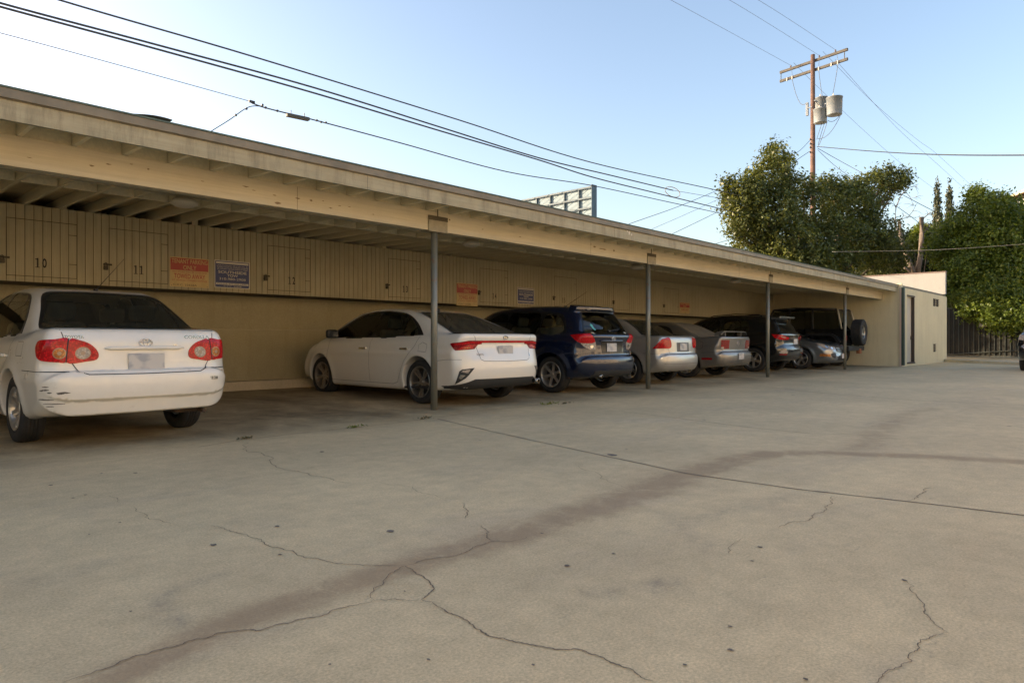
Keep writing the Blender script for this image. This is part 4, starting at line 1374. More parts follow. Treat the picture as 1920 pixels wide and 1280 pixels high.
# a curl of roofing lying on the roof edge
c = at_y(280, 221, 6.55)
t = MB()
v = []
for i in range(9):
    u = i / 8
    v += [(c.x - .15 + u * .33, 6.5, c.z - .01 + .03 * math.sin(u * 2.2)), (c.x - .15 + u * .33, 6.62, c.z - .008 + .03 * math.sin(u * 2.2))]
t.add(v + [(p[0], p[1], p[2] - .008) for p in v], [(2 * i, 2 * i + 1, 2 * i + 3, 2 * i + 2) for i in range(8)] + [(18 + 2 * i, 20 + 2 * i, 21 + 2 * i, 19 + 2 * i) for i in range(8)] + [(2 * i, 2 * i + 2, 20 + 2 * i, 18 + 2 * i) for i in range(8)])
o = t.build('roofing_scrap', plain('scrap_dark', (.05, .05, .042), .9), loc=tuple(c))
tag(o, 'loose curled strip of roofing on the carport roof edge', 'roofing scrap')
# ------------------------------------------------------------------ cars: smooth bodies from an implicit solid
def curve2(pts, n=6):
    """closed Catmull-Rom outline; a third entry 's' keeps that corner sharp"""
    m = len(pts)
    P_ = [np.array(p[:2], float) for p in pts]
    S = [len(p) > 2 for p in pts]
    out = []
    for i in range(m):
        p0, p1, p2, p3 = P_[i - 1], P_[i], P_[(i + 1) % m], P_[(i + 2) % m]
        m1 = np.zeros(2) if S[i] else (p2 - p0) / 2
        m2 = np.zeros(2) if S[(i + 1) % m] else (p3 - p1) / 2
        L_ = np.linalg.norm(p2 - p1)
        for v in (m1, m2):
            k = np.linalg.norm(v)
            if k > L_: v *= L_ / k
        if S[i] and S[(i + 1) % m]:
            out.append(p1); continue
        for k in range(n):
            u = k / n
            if S[i]: m1 = (p2 - p1)
            if S[(i + 1) % m]: m2 = (p2 - p1)
            out.append((2 * u ** 3 - 3 * u * u + 1) * p1 + (u ** 3 - 2 * u * u + u) * m1 + (-2 * u ** 3 + 3 * u * u) * p2 + (u ** 3 - u * u) * m2)
    return np.array(out)


def sdf_poly(x, z, poly):
    d = np.full(x.shape, 1e9)
    ins = np.zeros(x.shape, dtype=bool)
    n = len(poly)
    for i in range(n):
        ax, az = poly[i]; bx, bz = poly[(i + 1) % n]
        ex, ez = bx - ax, bz - az
        wx, wz = x - ax, z - az
        t = np.clip((wx * ex + wz * ez) / (ex * ex + ez * ez + 1e-12), 0, 1)
        dx, dz = wx - ex * t, wz - ez * t
        d = np.minimum(d, dx * dx + dz * dz)
        c = (az > z) != (bz > z)
        if ez != 0:
            ins ^= c & (x < ax + ex * (z - az) / ez)
    d = np.sqrt(d)
    return np.where(ins, -d, d)


class Grid2:
    """outline distance tabulated on a fine grid, read bicubically smooth enough for shading"""
    def __init__(self, poly, x0, x1, z0, z1, h=0.01):
        self.x0, self.z0, self.h = x0, z0, h
        gx_ = np.arange(x0, x1 + h, h); gz_ = np.arange(z0, z1 + h, h)
        X_, Z_ = np.meshgrid(gx_, gz_, indexing='ij')
        self.T = sdf_poly(X_, Z_, poly)

    def __call__(self, x, z):
        u = np.clip((x - self.x0) / self.h, 0, self.T.shape[0] - 1.001); v = np.clip((z - self.z0) / self.h, 0, self.T.shape[1] - 1.001)
        i = u.astype(int); j = v.astype(int); a = u - i; b = v - j
        T = self.T
        return (T[i, j] * (1 - a) + T[i + 1, j] * a) * (1 - b) + (T[i, j + 1] * (1 - a) + T[i + 1, j + 1] * a) * b


def smax(a, b, k):
    h = np.clip(k - np.abs(a - b), 0, None) / k
    return np.maximum(a, b) + h * h * k / 4


def smin(a, b, k): return -smax(-a, -b, k)


def sstep(x, a, b):
    t = np.clip((x - a) / (b - a), 0, 1)
    return t * t * (3 - 2 * t)


def surface_nets(F, org, h):
    nx_, ny_, nz_ = F.shape
    neg = F < 0
    cs = np.zeros((nx_ - 1, ny_ - 1, nz_ - 1), int)
    pos = np.zeros((nx_ - 1, ny_ - 1, nz_ - 1, 3)); cnt = np.zeros((nx_ - 1, ny_ - 1, nz_ - 1))
    off = [(i, j, k) for i in (0, 1) for j in (0, 1) for k in (0, 1)]
    sl = lambda o: (slice(o[0], nx_ - 1 + o[0]), slice(o[1], ny_ - 1 + o[1]), slice(o[2], nz_ - 1 + o[2]))
    for a in off:
        for ax in range(3):
            if a[ax] == 0:
                b = list(a); b[ax] = 1
                fa, fb = F[sl(a)], F[sl(b)]
                c = (fa < 0) != (fb < 0)
                with np.errstate(divide='ignore', invalid='ignore'):
                    t = np.where(c, fa / (fa - fb), 0)
                for q in range(3):
                    pos[..., q] += np.where(c, a[q] + (t if q == ax else 0), 0)
                cnt += c
    act = cnt > 0
    idx = -np.ones(act.shape, int)
    idx[act] = np.arange(act.sum())
    I = np.argwhere(act)
    V = (I + pos[act] / cnt[act][:, None]) * h + np.array(org)
    quads = []
    for ax in range(3):
        s1 = [slice(None)] * 3; s2 = [slice(None)] * 3
        s1[ax] = slice(0, -1); s2[ax] = slice(1, None)
        c = neg[tuple(s1)] != neg[tuple(s2)]
        E = np.argwhere(c)
        o1, o2 = [q for q in range(3) if q != ax]
        ok = (E[:, o1] > 0) & (E[:, o2] > 0) & (E[:, o1] < F.shape[o1] - 1) & (E[:, o2] < F.shape[o2] - 1)
        E = E[ok]
        fl = neg[tuple(E.T)]
        c0 = E.copy(); c0[:, o1] -= 1; c0[:, o2] -= 1
        c1 = E.copy(); c1[:, o2] -= 1
        c2 = E.copy()
        c3 = E.copy(); c3[:, o1] -= 1
        Q = np.stack([idx[tuple(c_.T)] for c_ in (c0, c1, c2, c3)], 1)
        if ax == 1: fl = ~fl
        Q[~fl] = Q[~fl][:, ::-1]
        quads.append(Q)
    return V, np.concatenate(quads)


def inside_poly(P_, poly):
    x, y = P_[:, 0], P_[:, 1]
    ins = np.zeros(len(P_), bool)
    n = len(poly)
    for i in range(n):
        ax, ay = poly[i]; bx, by = poly[(i + 1) % n]
        c = (ay > y) != (by > y)
        if by != ay: ins ^= c & (x < ax + (bx - ax) * (y - ay) / (by - ay))
    return ins


def resample(poly, step):
    out = []
    n = len(poly)
    for i in range(n):
        a, b = np.array(poly[i]), np.array(poly[(i + 1) % n])
        k = max(1, int(np.linalg.norm(b - a) / step))
        out += [a + (b - a) * j / k for j in range(k)]
    return out


def grow(poly, d):
    """offset a closed outline outwards by d"""
    P_ = [np.array(p, float) for p in poly]
    ar = sum(P_[i][0] * P_[(i + 1) % len(P_)][1] - P_[(i + 1) % len(P_)][0] * P_[i][1] for i in range(len(P_)))
    s = 1 if ar > 0 else -1
    out = []
    for i in range(len(P_)):
        e1 = P_[i] - P_[i - 1]; e2 = P_[(i + 1) % len(P_)] - P_[i]
        n1 = np.array([e1[1], -e1[0]]) / (np.linalg.norm(e1) + 1e-9); n2 = np.array([e2[1], -e2[0]]) / (np.linalg.norm(e2) + 1e-9)
        m_ = n1 + n2
        m_ /= max(np.linalg.norm(m_), .3)
        out.append(P_[i] + s * m_ * d / max(np.dot(m_, n1), .5))
    return out


class Car:
    def __init__(self, spec, name, label, loc, rz_, paint, group='cars parked under the carport', cat='car', cell=0.026):
        self.s = spec
        self.root = empty(name, loc, rz_)
        tag(self.root, label, cat, group)
        self.paint = paint
        self.holes = []
        self.cuts = []
        s = spec
        self.L, self.W, self.H = s['L'], s['W'], s['H']
        self.lowp = curve2(s['low']); self.grp = curve2(s['green'])
        self.gl = Grid2(self.lowp, -.5, self.L + .5, -.1, self.H + .4)
        self.gg = Grid2(self.grp, -.5, self.L + .5, -.1, self.H + .4)
        h = cell
        org = (-.12 + .003, -self.W / 2 - .16 + .0017, .08)
        n = (int((self.L + .24) / h) + 2, int((self.W + .32) / h) + 2, int((self.H + .1 - .08) / h) + 2)
        X_, Y_, Z_ = np.meshgrid(*[org[i] + h * np.arange(n[i]) for i in range(3)], indexing='ij')
        F = self.f(X_, Y_, Z_, True)
        V, Q = surface_nets(F, org, h)
        for _ in range(4):
            f0, g = self.grad(V)
            st_ = f0[:, None] * g / (np.sum(g * g, 1)[:, None] + 1e-6)
            ln = np.linalg.norm(st_, axis=1)[:, None]
            V = V - st_ * np.minimum(1, 0.02 / (ln + 1e-9))
        _, g = self.grad(V, 0.004)
        self.V, self.Q = V, Q
        self.Nr = g / (np.linalg.norm(g, axis=1)[:, None] + 1e-9)
        self.bvh = BVHTree.FromPolygons([tuple(p) for p in V], [tuple(map(int, q_)) for q_ in Q])

    def f(self, x, y, z, fast=False):
        s = self.s
        W2 = self.W / 2
        ay = np.abs(y)
        yn = np.clip(ay / W2, 0, 1.3)
        xc = self.L * .5
        bow = s.get('bow', .05)
        bend = 1 + bow * yn ** s.get('bowp', 2.6) * np.clip(np.abs(x - xc) / xc, 0, 1.2) ** 3
        xe = xc + (x - xc) * bend
        fl = self.gl(xe, z) if fast else sdf_poly(xe, z, self.lowp)
        belt = s['belt']
        # body side: widest at mid height, tucked in below and towards the belt line
        w = W2 - s.get('tuck', .05) * np.clip((s.get('zw', .58) - z) / .4, 0, 1.2) ** 2 - s.get('shoulder', .035) * np.clip((z - s.get('zw', .58)) / (belt - s.get('zw', .58)), 0, 1.4) ** 2
        w = w - s.get('taper_r', .05) * np.clip((1.1 - x) / 1.1, 0, 1.1) ** 2 - s.get('taper_f', .07) * np.clip((x - (self.L - 1.3)) / 1.3, 0, 1.1) ** 2
        zc = s.get('crease', .72)
        w = w + s.get('crease_d', .008) * np.exp(-((z - zc) / .05) ** 2)
        for xw in (s['ro'], s['ro'] + s['wb']):
            r_ = np.sqrt((x - xw) ** 2 + (z - s['wr']) ** 2)
            w = w + s.get('flare', .014) * np.exp(-((r_ - s['arch'] - .02) / .07) ** 2)
        ke = s.get('k_end', .20)
        kk = s.get('k_top', .07)
        k = kk + (ke - kk) * np.maximum(sstep(-x, -.45, -.15), sstep(x, self.L - .6, self.L - .2)) * sstep(-z, -s.get('k_z', belt - .05), -(belt - .25))
        fb = smax(fl, ay - w, k)
        g = self.gg(xe, z) if fast else sdf_poly(xe, z, self.grp)
        wg = W2 - s['inset'] - s['tumble'] * np.clip(z - belt, -.2, 1) - s.get('g_round', .10) * np.clip(z - belt, 0, 1) ** 2
        wg = wg - s.get('g_taper', .05) * np.clip((1.4 - x) / 1.4, 0, 1) ** 2
        fg = smax(g, ay - wg, s.get('k_green', .11))
        r = smin(fb, fg, s.get('k_union', .045))
        for e in s.get('adds', []): r = e(r, x, y, z)
        for xw in (s['ro'], s['ro'] + s['wb']):
            cy = np.sqrt((x - xw) ** 2 + (z - s['wr'] - s.get('arch_dz', .012)) ** 2) - s['arch']
            cut = np.maximum(cy, (W2 - .36) - ay)
            r = smax(r, -cut, .014)
        return r

    def grad(self, V, e=0.0015):
        x, y, z = V.T
        f0 = self.f(x, y, z)
        g = np.stack([(self.f(x + e, y, z) - self.f(x - e, y, z)), (self.f(x, y + e, z) - self.f(x, y - e, z)), (self.f(x, y, z + e) - self.f(x, y, z - e))], 1) / (2 * e)
        return f0, g

    # ---- projections on the body. kind: ('R', deg) from behind turned towards +y, ('F', deg) from the front, ('S', side) , ('T',)
    def frame(self, proj):
        k = proj[0]
        if k == 'R':
            a = R(proj[1]); d = Vector((math.cos(a), -math.sin(a), 0)); u = Vector((math.sin(a), math.cos(a), 0)); o = Vector((.4, 0, 0)) - d * 4; return o, d, u, Vector((0, 0, 1))
        if k == 'F':
            a = R(proj[1]); d = Vector((-math.cos(a), -math.sin(a), 0)); u = Vector((-math.sin(a), math.cos(a), 0)); o = Vector((self.L - .4, 0, 0)) - d * 4; return o, d, u, Vector((0, 0, 1))
        if k == 'S':
            d = Vector((0, -proj[1], 0)); return Vector((0, 3 * proj[1], 0)), d, Vector((1, 0, 0)), Vector((0, 0, 1))
        if k == 'T':
            return Vector((0, 0, 4)), Vector((0, 0, -1)), Vector((1, 0, 0)), Vector((0, 1, 0))

    def hit(self, proj, a, b):
        o, d, u, v = self.frame(proj)
        p, n, i, t = self.bvh.ray_cast(o + u * a + v * b, d)
        return p, n

    def patch(self, name, outline, proj, mat, off=.004, skirt=.008, holes=None, step=.03, parent=None, smooth_n=0, sharp=True, label=None, raw=False, flat=None):
        """a panel lying on the body inside an outline"""
        ol = [np.array(p) for p in (outline if raw else (curve2(outline, smooth_n) if smooth_n else [p[:2] for p in outline]))]
        loops = [resample(ol, step)]
        hl = [[np.array(p) for p in h_] for h_ in (holes or [])]
        loops += [resample(h_, step) for h_ in hl]
        pts, edges = [], []
        for lp_ in loops:
            n0 = len(pts)
            pts += [tuple(p) for p in lp_]
            edges += [(n0 + i, n0 + (i + 1) % len(lp_)) for i in range(len(lp_))]
        A = np.array(ol)
        lo, hi = A.min(0), A.max(0)
        G_ = np.stack(np.meshgrid(np.arange(lo[0] + step / 2, hi[0], step), np.arange(lo[1] + step / 2, hi[1], step), indexing='ij'), -1).reshape(-1, 2)
        if len(G_):
            ok = inside_poly(G_, ol)
            bd = np.array([p for l_ in loops for p in l_])
            if ok.any():
                G_ = G_[ok]
                dm = np.min(np.linalg.norm(G_[:, None] - bd[None], axis=2), axis=1)
                G_ = G_[dm > step * .45]
                for h_ in hl: G_ = G_[~inside_poly(G_, h_)]
                pts += [tuple(p) for p in G_]
        v2, e2, f2, *_ = delaunay_2d_cdt([Vector(p) for p in pts], edges, [], 0, 1e-6)
        C_ = np.array([sum((np.array(v2[i]) for i in f_), np.zeros(2)) / len(f_) for f_ in f2])
        keep = inside_poly(C_, ol)
        for h_ in hl: keep &= ~inside_poly(C_, h_)
        f2 = [f_ for f_, k in zip(f2, keep) if k]
        o, d, u, v = self.frame(proj)
        V_, ok, Nn = [], [], []
        for q_ in v2:
            if flat is not None:
                p = o + u * q_[0] + v * q_[1]
                p = p + d * ((flat - p.dot(d)))
                V_.append(p); ok.append(True); Nn.append(-d); continue
            p, n, i, t = self.bvh.ray_cast(o + u * q_[0] + v * q_[1], d)
            if p is None: V_.append(None); ok.append(False); Nn.append(-d); continue
            if n.dot(d) > 0: n = -n
            V_.append(p + n * off); ok.append(True); Nn.append(n)
        f2 = [f_ for f_ in f2 if all(ok[i] for i in f_)]
        if not f2: return None
        used = sorted({i for f_ in f2 for i in f_})
        mp = {i: k for k, i in enumerate(used)}
        VV = [V_[i] for i in used]; NN = [Nn[i] for i in used]
        F_ = []
        for f_ in f2:
            q_ = [mp[i] for i in f_]
            nn = (VV[q_[1]] - VV[q_[0]]).cross(VV[q_[2]] - VV[q_[0]])
            if nn.dot(d) > 0: q_ = q_[::-1]
            F_.append(tuple(q_))
        if skirt:
            ec = {}
            for f_ in F_:
                for i in range(len(f_)):
                    e = (f_[i], f_[(i + 1) % len(f_)])
                    ec[e] = 1
            n0 = len(VV)
            ring = {}
            for (a, b) in list(ec):
                if (b, a) not in ec:
                    for i in (a, b):
                        if i not in ring:
                            ring[i] = len(VV); VV.append(VV[i] - NN[i] * skirt)
                    F_.append((b, a, ring[a], ring[b]))
        ob = mesh_obj(name, VV, F_, mat, parent or self.root, smooth=True)
        if label: ob['label'] = label
        # flat facets at the skirt, smooth over the panel
        ob.data.set_sharp_from_angle(angle=R(40))
        return ob

    def strip(self, path, proj, width=.006, off=.0016, step=.025):
        """narrow band following the body: verts, faces"""
        P_ = []
        for i in range(len(path) - 1):
            a, b = np.array(path[i], float), np.array(path[i + 1], float)
            k = max(1, int(np.linalg.norm(b - a) / step))
            P_ += [a + (b - a) * j / k for j in range(k)]
        P_.append(np.array(path[-1], float))
        vs, fs, prev = [], [], None
        for i, q_ in enumerate(P_):
            t = P_[min(i + 1, len(P_) - 1)] - P_[max(i - 1, 0)]
            t = t / (np.linalg.norm(t) + 1e-9)
            nn = np.array([-t[1], t[0]]) * width / 2
            cur = []
            for sg in (-1, 1):
                p, n = self.hit(proj, *(q_ + nn * sg))
                if p is None: cur = None; break
                o, d, u, v = self.frame(proj)
                if n.dot(d) > 0: n = -n
                cur.append(p + n * off)
            if cur is None: prev = None; continue
            k = len(vs); vs += cur
            if prev is not None and (vs[prev] - cur[0]).length < .2: fs.append((prev, prev + 1, k + 1, k))
            prev = k
        return vs, fs

    def hole(self, poly, proj):
        self.holes.append((proj, np.array([p[:2] for p in poly])))

    def split_part(self, name, poly, proj, lim=None):
        """faces of the body inside an outline become a panel of their own"""
        self.cuts.append((name, proj, np.array([p[:2] for p in poly]), lim))

    def coords(self, proj, P_):
        o, d, u, v = self.frame(proj)
        rel = P_ - np.array(o)
        return np.stack([rel @ np.array(u), rel @ np.array(v)], 1)

    def finish(self, seams=(), under_z=None):
        """seams: (path, proj, width)"""
        C_ = self.V[self.Q].mean(1)
        fn = self.Nr[self.Q].mean(1)
        kill = np.zeros(len(self.Q), bool)
        for proj, poly in self.holes:
            c = self.coords(proj, self.V)
            iv = inside_poly(c, poly)
            facing = fn @ np.array(self.frame(proj)[1]) < 0.05
            kill |= iv[self.Q].any(1) & facing
        owner = np.zeros(len(self.Q), int)
        for k, (name, proj, poly, lim) in enumerate(self.cuts):
            c = self.coords(proj, C_)
            facing = fn @ np.array(self.frame(proj)[1]) < 0.0
            m_ = inside_poly(c, poly) & facing & (owner == 0)
            if lim: m_ &= lim(C_)
            owner[m_] = k + 1
        groups = [('body', 0)] + [(c[0], k + 1) for k, c in enumerate(self.cuts)]
        objs = {}
        for name, k in groups:
            sel = self.Q[(owner == k) & ~kill]
            if not len(sel): continue
            us, inv = np.unique(sel, return_inverse=True)
            fq = inv.reshape(sel.shape)
            V_ = [tuple(p) for p in self.V[us]]; F_ = [tuple(int(i) for i in q_) for q_ in fq]
            nr = [tuple(q_) for q_ in self.Nr[us]]
            me = bpy.data.meshes.new(name)
            sv, sf = [], []
            if k == 0:
                for path, proj, wd in seams:
                    a, b = self.strip(path, proj, wd)
                    n0 = len(V_) + len(sv)
                    sv += [tuple(p) for p in a]; sf += [tuple(i + n0 for i in q_) for q_ in b]
            me.from_pydata(V_ + sv, [], F_ + sf)
            me.materials.append(self.paint)
            if sf:
                me.materials.append(M['seam'])
                me.polygons.foreach_set('material_index', np.array([0] * len(F_) + [1] * len(sf), dtype=np.int32))
            me.polygons.foreach_set('use_smooth', np.ones(len(F_) + len(sf), bool))
            me.update()
            me.normals_split_custom_set_from_vertices(nr + [(0, 0, 0)] * len(sv))
            ob = bpy.data.objects.new(name, me)
            COL.objects.link(ob); ob.parent = self.root
            objs.setdefault(name, []).append(ob)
        self.objs = objs
        return objs

    def wheel(self, x, side, rim, spokes=5, rimmat=None, double=False, R_=None, tw=.205, rim_r=.205, hub_in=.03, name='wheel', parent=None, track=None):
        s = self.s
        r_ = R_ or s['wr']
        yv = side * ((track or (self.W / 2 - .035)) - tw / 2)
        w0 = empty(name, (0, 0, 0)); w0.parent = parent or self.root
        w0.location = (x, yv, r_)
        Mx = Matrix.Rotation(R(-90) * side, 4, 'X')   # local +z points outwards
        hw = tw / 2
        prof = [(rim_r, -hw * .75), (rim_r + .012, -hw * .92), (r_ - .05, -hw), (r_ - .016, -hw * .93), (r_ - .004, -hw * .72)]
        for g in (-.42, -.14, .14, .42):
            prof += [(r_, hw * (g - .12)), (r_, hw * (g + .09)), (r_ - .007, hw * (g + .10)), (r_ - .007, hw * (g + .13))]
        prof += [(r_ - .004, hw * .72), (r_ - .016, hw * .93), (r_ - .05, hw), (rim_r + .012, hw * .92), (rim_r, hw * .75)]
        ty = MB().lathe(prof, 40, Mx).build('tyre', M['tyre'], w0, True)
        t = MB()
        zf = hw * .80
        t.lathe([(rim_r + .008, zf + .012), (rim_r + .002, zf + .016), (rim_r - .014, zf + .004), (rim_r - .022, zf - .03), (rim_r - .03, -hw * .7)], 40, Mx)
        t.lathe([(.001, zf - hub_in + .012), (.03, zf - hub_in + .012), (.038, zf - hub_in), (.065, zf - hub_in - .012), (.07, zf - hub_in - .05)], 24, Mx)
        for k in range(spokes):
            for dd in ((-.17, .17) if double else (0,)):
                g = 2 * math.pi * k / spokes + dd + .3
                rot = Mx.to_3x3() @ Matrix.Rotation(g, 3, 'Z')
                wd0, wd1 = (.016, .017) if double else spec_spoke(spokes)
                rr0, rr1 = .045, rim_r - .008
                z0, z1 = zf - hub_in, zf - .004
                pts = []
                for rr, wd, zz in ((rr0, wd0, z0), (rr1, wd1, z1)):
                    for a_, b_ in ((-wd, -.022), (wd, -.022), (wd * .7, 0), (-wd * .7, 0)):
                        pts.append(rot @ Vector((rr, a_, zz + b_)))
                t.add(pts, [(0, 1, 2, 3)[::-1], (4, 5, 6, 7), (0, 1, 5, 4), (1, 2, 6, 5), (2, 3, 7, 6), (3, 0, 4, 7)])
        for k in range(5):
            g = 2 * math.pi * k / 5
            t.lathe([(0, 0), (.008, 0), (.008, -.012)], 6, Mx @ Matrix.Translation((.05 * math.cos(g), .05 * math.sin(g), zf - hub_in + .006)))
        t.build('rim', rimmat or M['rim'], w0, False)
        # brake disc behind the spokes
        MB().lathe([(0, -.01), (rim_r - .05, -.01), (rim_r - .05, -.03), (0, -.03)], 28, Mx).build('brake_disc', M['disc'], w0)
        return w0


def spec_spoke(n): return (.034, .040) if n <= 5 else (.026, .028)


def paint(name, col, metal=0.0, rough=0.35, dirt=0.0, dcol=(.25, .21, .15), flake=False):
    m, nt = new_mat(name)
    p = principled(nt, Roughness=rough, Metallic=metal)
    p.inputs['Coat Weight'].default_value = 1.0
    p.inputs['Coat Roughness'].default_value = 0.05
    tc = N(nt, 'TexCoord').outputs['Object']
    c = mixc(nt, maprange(nt, noise(nt, tc, 3.0, 6, .7), .35, .75, 0, dirt), col, dcol)
    sep = N(nt, 'SeparateXYZ'); nt.links.new(tc, sep.inputs[0])
    low = maprange(nt, sep.outputs['Z'], .15, .55, dirt * 1.1, 0)
    c = mixc(nt, mth(nt, 'MULTIPLY', low, maprange(nt, noise(nt, tc, 7, 6, .7), .25, .7, .2, 1)), c, dcol)
    nt.links.new(c, p.inputs['Base Color'])
    nt.links.new(maprange(nt, noise(nt, tc, 4.0, 5, .7), .3, .7, rough, min(1, rough + .25 * dirt + .05)), p.inputs['Roughness'])
    cr = maprange(nt, noise(nt, tc, 5, 5, .7), .35, .7, .04, .04 + .45 * dirt)
    nt.links.new(cr, p.inputs['Coat Roughness'])
    return m


def glass(name, tint, refl=1.0, dust=0.0):
    m, nt = new_mat(name)
    o = nt.nodes.new('ShaderNodeOutputMaterial')
    tr = nt.nodes.new('ShaderNodeBsdfTransparent'); tr.inputs[0].default_value = c4(tint)
    gl_ = nt.nodes.new('ShaderNodeBsdfGlossy'); gl_.inputs['Roughness'].default_value = 0.02; gl_.inputs['Color'].default_value = (1, 1, 1, 1)
    fr = nt.nodes.new('ShaderNodeFresnel'); fr.inputs['IOR'].default_value = 1.45
    mx = nt.nodes.new('ShaderNodeMixShader')
    nt.links.new(mth(nt, 'MULTIPLY', fr.outputs[0], refl), mx.inputs[0])
    nt.links.new(tr.outputs[0], mx.inputs[1]); nt.links.new(gl_.outputs[0], mx.inputs[2])
    last = mx
    if dust > 0:
        df = nt.nodes.new('ShaderNodeBsdfDiffuse'); df.inputs[0].default_value = (.30, .27, .20, 1)
        m2 = nt.nodes.new('ShaderNodeMixShader'); m2.inputs[0].default_value = dust
        nt.links.new(mx.outputs[0], m2.inputs[1]); nt.links.new(df.outputs[0], m2.inputs[2])
        last = m2
    nt.links.new(last.outputs[0], o.inputs[0])
    return m


def lens_mat(name, col, rough=0.12, bump=True):
    m, nt = new_mat(name)
    p = principled(nt, **{'Base Color': c4(col), 'Roughness': rough})
    p.inputs['Coat Weight'].default_value = 0.25
    p.inputs['Specular IOR Level'].default_value = 0.2
    p.inputs['Coat Roughness'].default_value = 0.05
    p.inputs['Subsurface Weight'].default_value = 0.0
    if bump:
        tc = N(nt, 'TexCoord').outputs['Object']
        wv = N(nt, 'TexVoronoi'); wv.inputs['Scale'].default_value = 55
        nt.links.new(tc, wv.inputs['Vector'])
        c = mixc(nt, maprange(nt, wv.outputs['Distance'], 0, .6, 0, 1), tuple(min(1, q * 1.35) for q in col), tuple(q * .6 for q in col))
        nt.links.new(c, p.inputs['Base Color'])
    return m


M['seam'] = plain('panel_seam', (0.02, 0.02, 0.02), 0.7)
M['tyre'] = plain('tyre_rubber', (0.022, 0.021, 0.020), 0.75, var=0.3, scale=12)
M['rim'] = plain('alloy_rim', (0.46, 0.44, 0.40), 0.32, 0.75, var=0.15, scale=10)
M['rim_dark'] = plain('alloy_dark', (0.10, 0.095, 0.085), 0.3, 0.6)
M['disc'] = plain('brake_disc', (0.05, 0.047, 0.043), 0.6, 0.5)
M['glass'] = glass('window_glass', (0.80, 0.81, 0.73))
M['glass_dark'] = glass('window_glass_tinted', (0.46, 0.48, 0.40), dust=0.05)
M['glass_dusty'] = glass('window_glass_dusty', (0.55, 0.55, 0.47), .8, dust=0.16)
M['red_lens'] = lens_mat('red_lens', (0.60, 0.010, 0.014))
M['red_deep'] = lens_mat('red_lens_deep', (0.32, 0.006, 0.010))
M['clear_lens'] = lens_mat('clear_lens', (0.50, 0.43, 0.36), 0.1)
M['amber_lens'] = lens_mat('amber_lens', (0.55, 0.20, 0.05), 0.1)
M['chrome'] = plain('chrome', (0.66, 0.65, 0.63), 0.16, 1.0)
M['gold_badge'] = plain('badge_metal', (0.62, 0.52, 0.34), 0.25, 0.8)
M['plate'] = plain('plate_white', (0.56, 0.55, 0.54), 0.4, var=0.12, scale=5)
M['seat'] = plain('seat_fabric', (0.11, 0.105, 0.085), 0.95)
M['seat_tan'] = plain('seat_tan', (0.30, 0.26, 0.19), 0.95)
M['cabin'] = plain('cabin_dark', (0.03, 0.03, 0.028), 0.9)
M['trim_black'] = plain('trim_black', (0.012, 0.012, 0.012), 0.3)
M['valance'] = plain('valance_plastic', (0.03, 0.03, 0.03), 0.6)
M['antenna'] = plain('antenna_black', (0.02, 0.02, 0.02), 0.5)
M['exhaust'] = plain('exhaust_steel', (0.40, 0.37, 0.33), 0.25, 1.0)


def interior(c, x0, x1, zfl, seat='seat', rows=None, zs=.62, hr=True, w=.46):
    """seats, rear shelf and floor seen through the glass"""
    s = c.s
    t = MB()
    t.box((x0, -s['W'] / 2 + .16, zfl - .02), (x1, s['W'] / 2 - .16, zfl))
    t.obox((x1 - .05, 0, s['belt'] - .06), (.5, s['W'] - .36, .14), bev=.04)
    t.build('dashboard', M['cabin'], c.root, True)
    for xr, kind in rows:
        for sy in (-1, 1):
            t = MB()
            yy = sy * .37
            rot = Matrix.Rotation(R(-18), 3, 'Y')
            t.obox((xr, yy, zs + .22), (.14, w, .62), rot, bev=.05)
            t.obox((xr + .28, yy, zs - .06), (.52, w, .16), bev=.05)
            if hr:
                t.obox((xr - .14, yy, zs + .62), (.09, .26, .17), rot, bev=.04)
                t.tube([(xr - .1, yy - .05, zs + .48), (xr - .13, yy - .05, zs + .58)], .006, 5); t.tube([(xr - .1, yy + .05, zs + .48), (xr - .13, yy + .05, zs + .58)], .006, 5)
            o = t.build('seat', M[seat], c.root, True)
            o.data.set_sharp_from_angle(angle=R(50))


def mirror_pair(c, x, z, mat=None):
    for sd in (1, -1):
        p, n = c.hit(('S', sd), x, z)
        if p is None: continue
        t = MB()
        rot = Matrix.Rotation(R(-8 * sd), 3, 'Z')
        t.obox(p + Vector((-.02, sd * .13, .05)), (.10, .20, .14), rot, bev=.035)
        t.obox(p + Vector((0, sd * .03, .01)), (.06, .1, .05), bev=.012)
        o = t.build('door_mirror', mat or c.paint, c.root, True)
        o.data.set_sharp_from_angle(angle=R(50))
        MB().obox(p + Vector((-.072, sd * .13, .05)), (.004, .16, .10), rot).build('mirror_glass', M['pane'], o)


def handles(c, xs_, z, mat=None, wd=.19):
    for sd in (1, -1):
        for x in xs_:
            p, n = c.hit(('S', sd), x, z)
            if p is None: continue
            t = MB()
            t.obox(p + Vector((0, sd * .022, 0)), (wd, .018, .030), bev=.008)
            t.obox(p + Vector((-wd * .42, sd * .008, 0)), (.03, .03, .022)); t.obox(p + Vector((wd * .42, sd * .008, 0)), (.03, .03, .022))
            t.build('door_handle', mat or c.paint, c.root, True).data.set_sharp_from_angle(angle=R(50))


def plate_on(c, y, z, face='R', w=.305, h=.152, mat=None, smudge=True, off=.012, tilt=0.0):
    p, n = c.hit((face, 0), y, z)
    if p is None: return
    sg = -1 if face == 'R' else 1
    t = MB()
    rot = Matrix.Rotation(tilt, 3, 'Y')
    t.obox(p + Vector((sg * off, 0, 0)), (.006, w, h), rot, bev=.002)
    o = t.build('license_plate', mat or M['plate_blur'], c.root)
    for sy in (-.11, .11):
        pass
    return o


